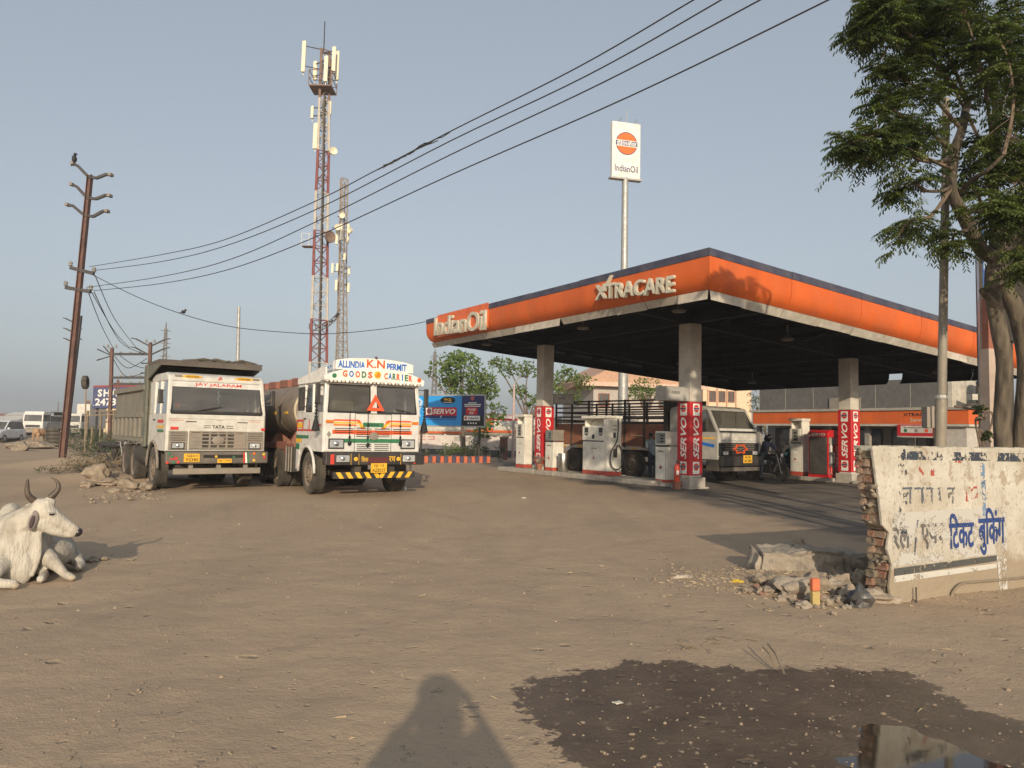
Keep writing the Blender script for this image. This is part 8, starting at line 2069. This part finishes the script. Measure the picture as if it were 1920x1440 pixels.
def farlorry(label, px0, px1, Y, m, ztop, body=None, rz=.12, tag_=None):
    A, B = at(px0, 800, Y), at(px1, 800, Y); w = B.x - A.x; c = (A + B) / 2; c.z = 0
    t = thing('distant_lorry', label, 'lorry', c, rz); h = w / 2
    MB().box(-h, h, 0, 1.9, .95, 1.75).obj('front_panel', m, t, bevel=.06); MB().prism([(.1, 2.45), (.3, ztop), (1.9, ztop), (1.9, 2.45)], -h + .04, h - .04, 'x').obj('roof', m, t, bevel=.05)
    for s in (-1, 1): MB().bar((s * (h - .08), .04, 1.72), (s * (h - .1), .14, 2.5), .12).obj('pillar', m, t)
    MB().box(-h + .05, h - .05, 1.8, 1.9, 1.7, 2.5).obj('back_panel', m, t)
    MB().quad((-h + .12, .03, 1.76), (h - .12, .03, 1.76), (h - .14, .14, 2.46), (-h + .14, .14, 2.46)).obj('windscreen', K['glassdark'], t, fix=False)
    MB().box(-h + .06, h - .06, 1.2, 1.78, 1.7, 2.46).obj('cab_inside', K['interior'], t)
    MB().box(-h * .7, h * .7, -.03, -.002, 1.05, 1.35).obj('grille', K['black'], t); MB().box(-h, h, -.15, -.01, .5, .92).obj('bumper', K['greydust'], t)
    for s in (-1, 1): MB().lathe([(0, -.02), (.1, -.01), (.11, 0)], (s * h * .82, -.03, 1.2), 'y', 10).obj('headlight', K['lamp'], t); o = MB().lathe([(0, -.14), (.3, -.13), (.48, -.10), (.48, .10), (0, .13)], (s * (h - .16), 1.2, .48), 'x', 20).obj('wheel', K['rubber'], t)
    for y in (4.8, 6.0):
        for s in (-1, 1): MB().lathe([(0, -.14), (.3, -.13), (.48, -.10), (.48, .10), (0, .13)], (s * (h - .16), y, .48), 'x', 16).obj('wheel', K['rubber'], t)
    MB().box(-.5, .5, 1, 7, .7, .95).obj('chassis', K['chassis'], t)
    if body: MB().box(-h, h, 2.2, 7, 1.0, body[0]).obj('load_body', body[1], t, bevel=.03)
    return t
farlorry('distant white lorry cab facing the yard, leftmost', 43, 79, 85, K['white2'], 2.85, (2.4, K['tippergreen']))
x_ = farlorry('distant white tipper with dark body visor, middle one', 86, 112, 105, K['white2'], 2.6, (3.1, K['chassis'])); MB().box(-1.3, 1.3, .1, 2.3, 3.0, 3.12).obj('cab_guard', K['chassis'], x_)
farlorry('distant white cab lorry with tall pale container, right one', 127, 151, 88, K['white'], 2.75, (3.9, K['dirtyw']), .12)
def car(label, p, rz, m, W=1.72):
    t = thing('parked_car', label, 'car', p, rz); h = W / 2
    bd = MB().prism([(-2.1, .35), (-2.12, .62), (-1.95, .85), (-1.1, 1.02), (1.9, 1.05), (2.05, .8), (2.05, .35)], -h, h, 'x').obj('body', m, t, bevel=.09, seg=3)
    MB().prism([(-1.05, 1.0), (-.45, 1.60), (1.6, 1.64), (1.95, 1.05)], -h + .12, h - .12, 'x').obj('cabin', K['glassdark'], t, bevel=.04)
    MB().prism([(-.5, 1.60), (-.3, 1.70), (1.5, 1.72), (1.7, 1.60)], -h + .08, h - .08, 'x').obj('roof', m, t, bevel=.04)
    for s in (-1, 1): MB().bar((s * (h - .12), -1.1, 1.02), (s * (h - .17), -.45, 1.62), .07).obj('pillar', m, t)
    for y in (-1.3, 1.3):
        for s in (-1, 1): w = MB().lathe([(.18, -.1), (.30, -.11), (.33, -.07), (.33, .07), (.30, .11), (.18, .1), (0, .08)], (s * (h - .1), y, .33), 'x', 22).obj('wheel', K['rubber'], t); MB().lathe([(0, -.115), (.17, -.11), (.18, .11), (0, .115)], (s * (h - .1), y, .33), 'x', 14).obj('rim', K['galv'], w)
    for s in (-1, 1): MB().box(s * .62 - .2, s * .62 + .2, -2.13, -2.02, .68, .86).obj('headlight', K['lamp'], t, bevel=.03); MB().box(s * (h + .08) - .09, s * (h + .08) + .09, -1.0, -.85, 1.02, 1.16).obj('mirror', m, t, bevel=.03)
    MB().box(-.4, .4, -2.15, -2.05, .62, .84).obj('grille', K['black'], t); MB().box(-.75, .75, -2.16, -2.0, .32, .5).obj('lower_grille', K['black'], t, bevel=.02); MB().box(-.25, .25, -2.18, -2.15, .45, .56).obj('number_plate', K['txtwhite'], t)
q = GZ(4, 828); q = D(2, 830, 60); q.z = .02
car('silver white car at the far left edge facing the yard', q, R(8), mat('silver_white_car_paint', (.62, .64, .66), .3, coat=.5, dust=.12))
q = GZ(120, 832); q = D(106, 826, 75); q.z = 0
car('dark small car before the distant tipper', q, R(20), mat('dark_car_paint', (.04, .05, .07), .35, dust=.3))
# brown cow seen from behind near the tyres
q = D(77, 834, 56); q.z = Hs(q.x, q.y)
t = thing('brown_cow', 'small tan cow standing rear on beside the stack of tyres', 'cow', q, R(170))
mb = MB(); ell(mb, (0, 0, .88), (.27, .62, .28)); ell(mb, (0, .5, .92), (.24, .25, .27)); chain(mb, [(0, -.5, .95), (0, -.8, 1.02), (.05, -1.0, 1.0), (.06, -1.2, .88)], [.17, .12, .10, .06])
for sx, y in ((-1, .5), (1, .5), (-1, -.42), (1, -.42)): chain(mb, [(sx * .17, y, .75), (sx * .18, y + (.03 if y > 0 else -.02), .48), (sx * .17, y + (.10 if y > 0 else 0), .36), (sx * .17, y, .05)], [.13, .07, .045, .04])
chain(mb, [(0, .70, 1.0), (0, .76, .75), (0, .75, .4)], [.03, .02, .03]); remesh(mb.obj('body', mat('tan_hide', (.36, .22, .12), .8, var=.2), t), .03, 3)
for s in (-1, 1): MB().tube([(s * .06, -1.0, 1.08), (s * .13, -1.0, 1.2), (s * .1, -1.0, 1.28)], [.02, .015, .006], 6).obj('horn', K['horn'], t)

# ------------------------------------------------------------------ dusty air
hz = bpy.data.materials.new('dusty_air'); hz.use_nodes = True
t = hz.node_tree
for n in list(t.nodes): t.nodes.remove(n)
o_ = t.nodes.new('ShaderNodeOutputMaterial'); v_ = t.nodes.new('ShaderNodeVolumePrincipled'); v_.inputs['Color'].default_value = (.96, .97, 1, 1); v_.inputs['Density'].default_value = .0009
v_.inputs['Anisotropy'].default_value = .2
t.links.new(v_.outputs[0], o_.inputs['Volume'])
hb_ = MB().box(-900, 900, -60, 1300, -1.6, 27).obj('haze', hz, None, kind='stuff')
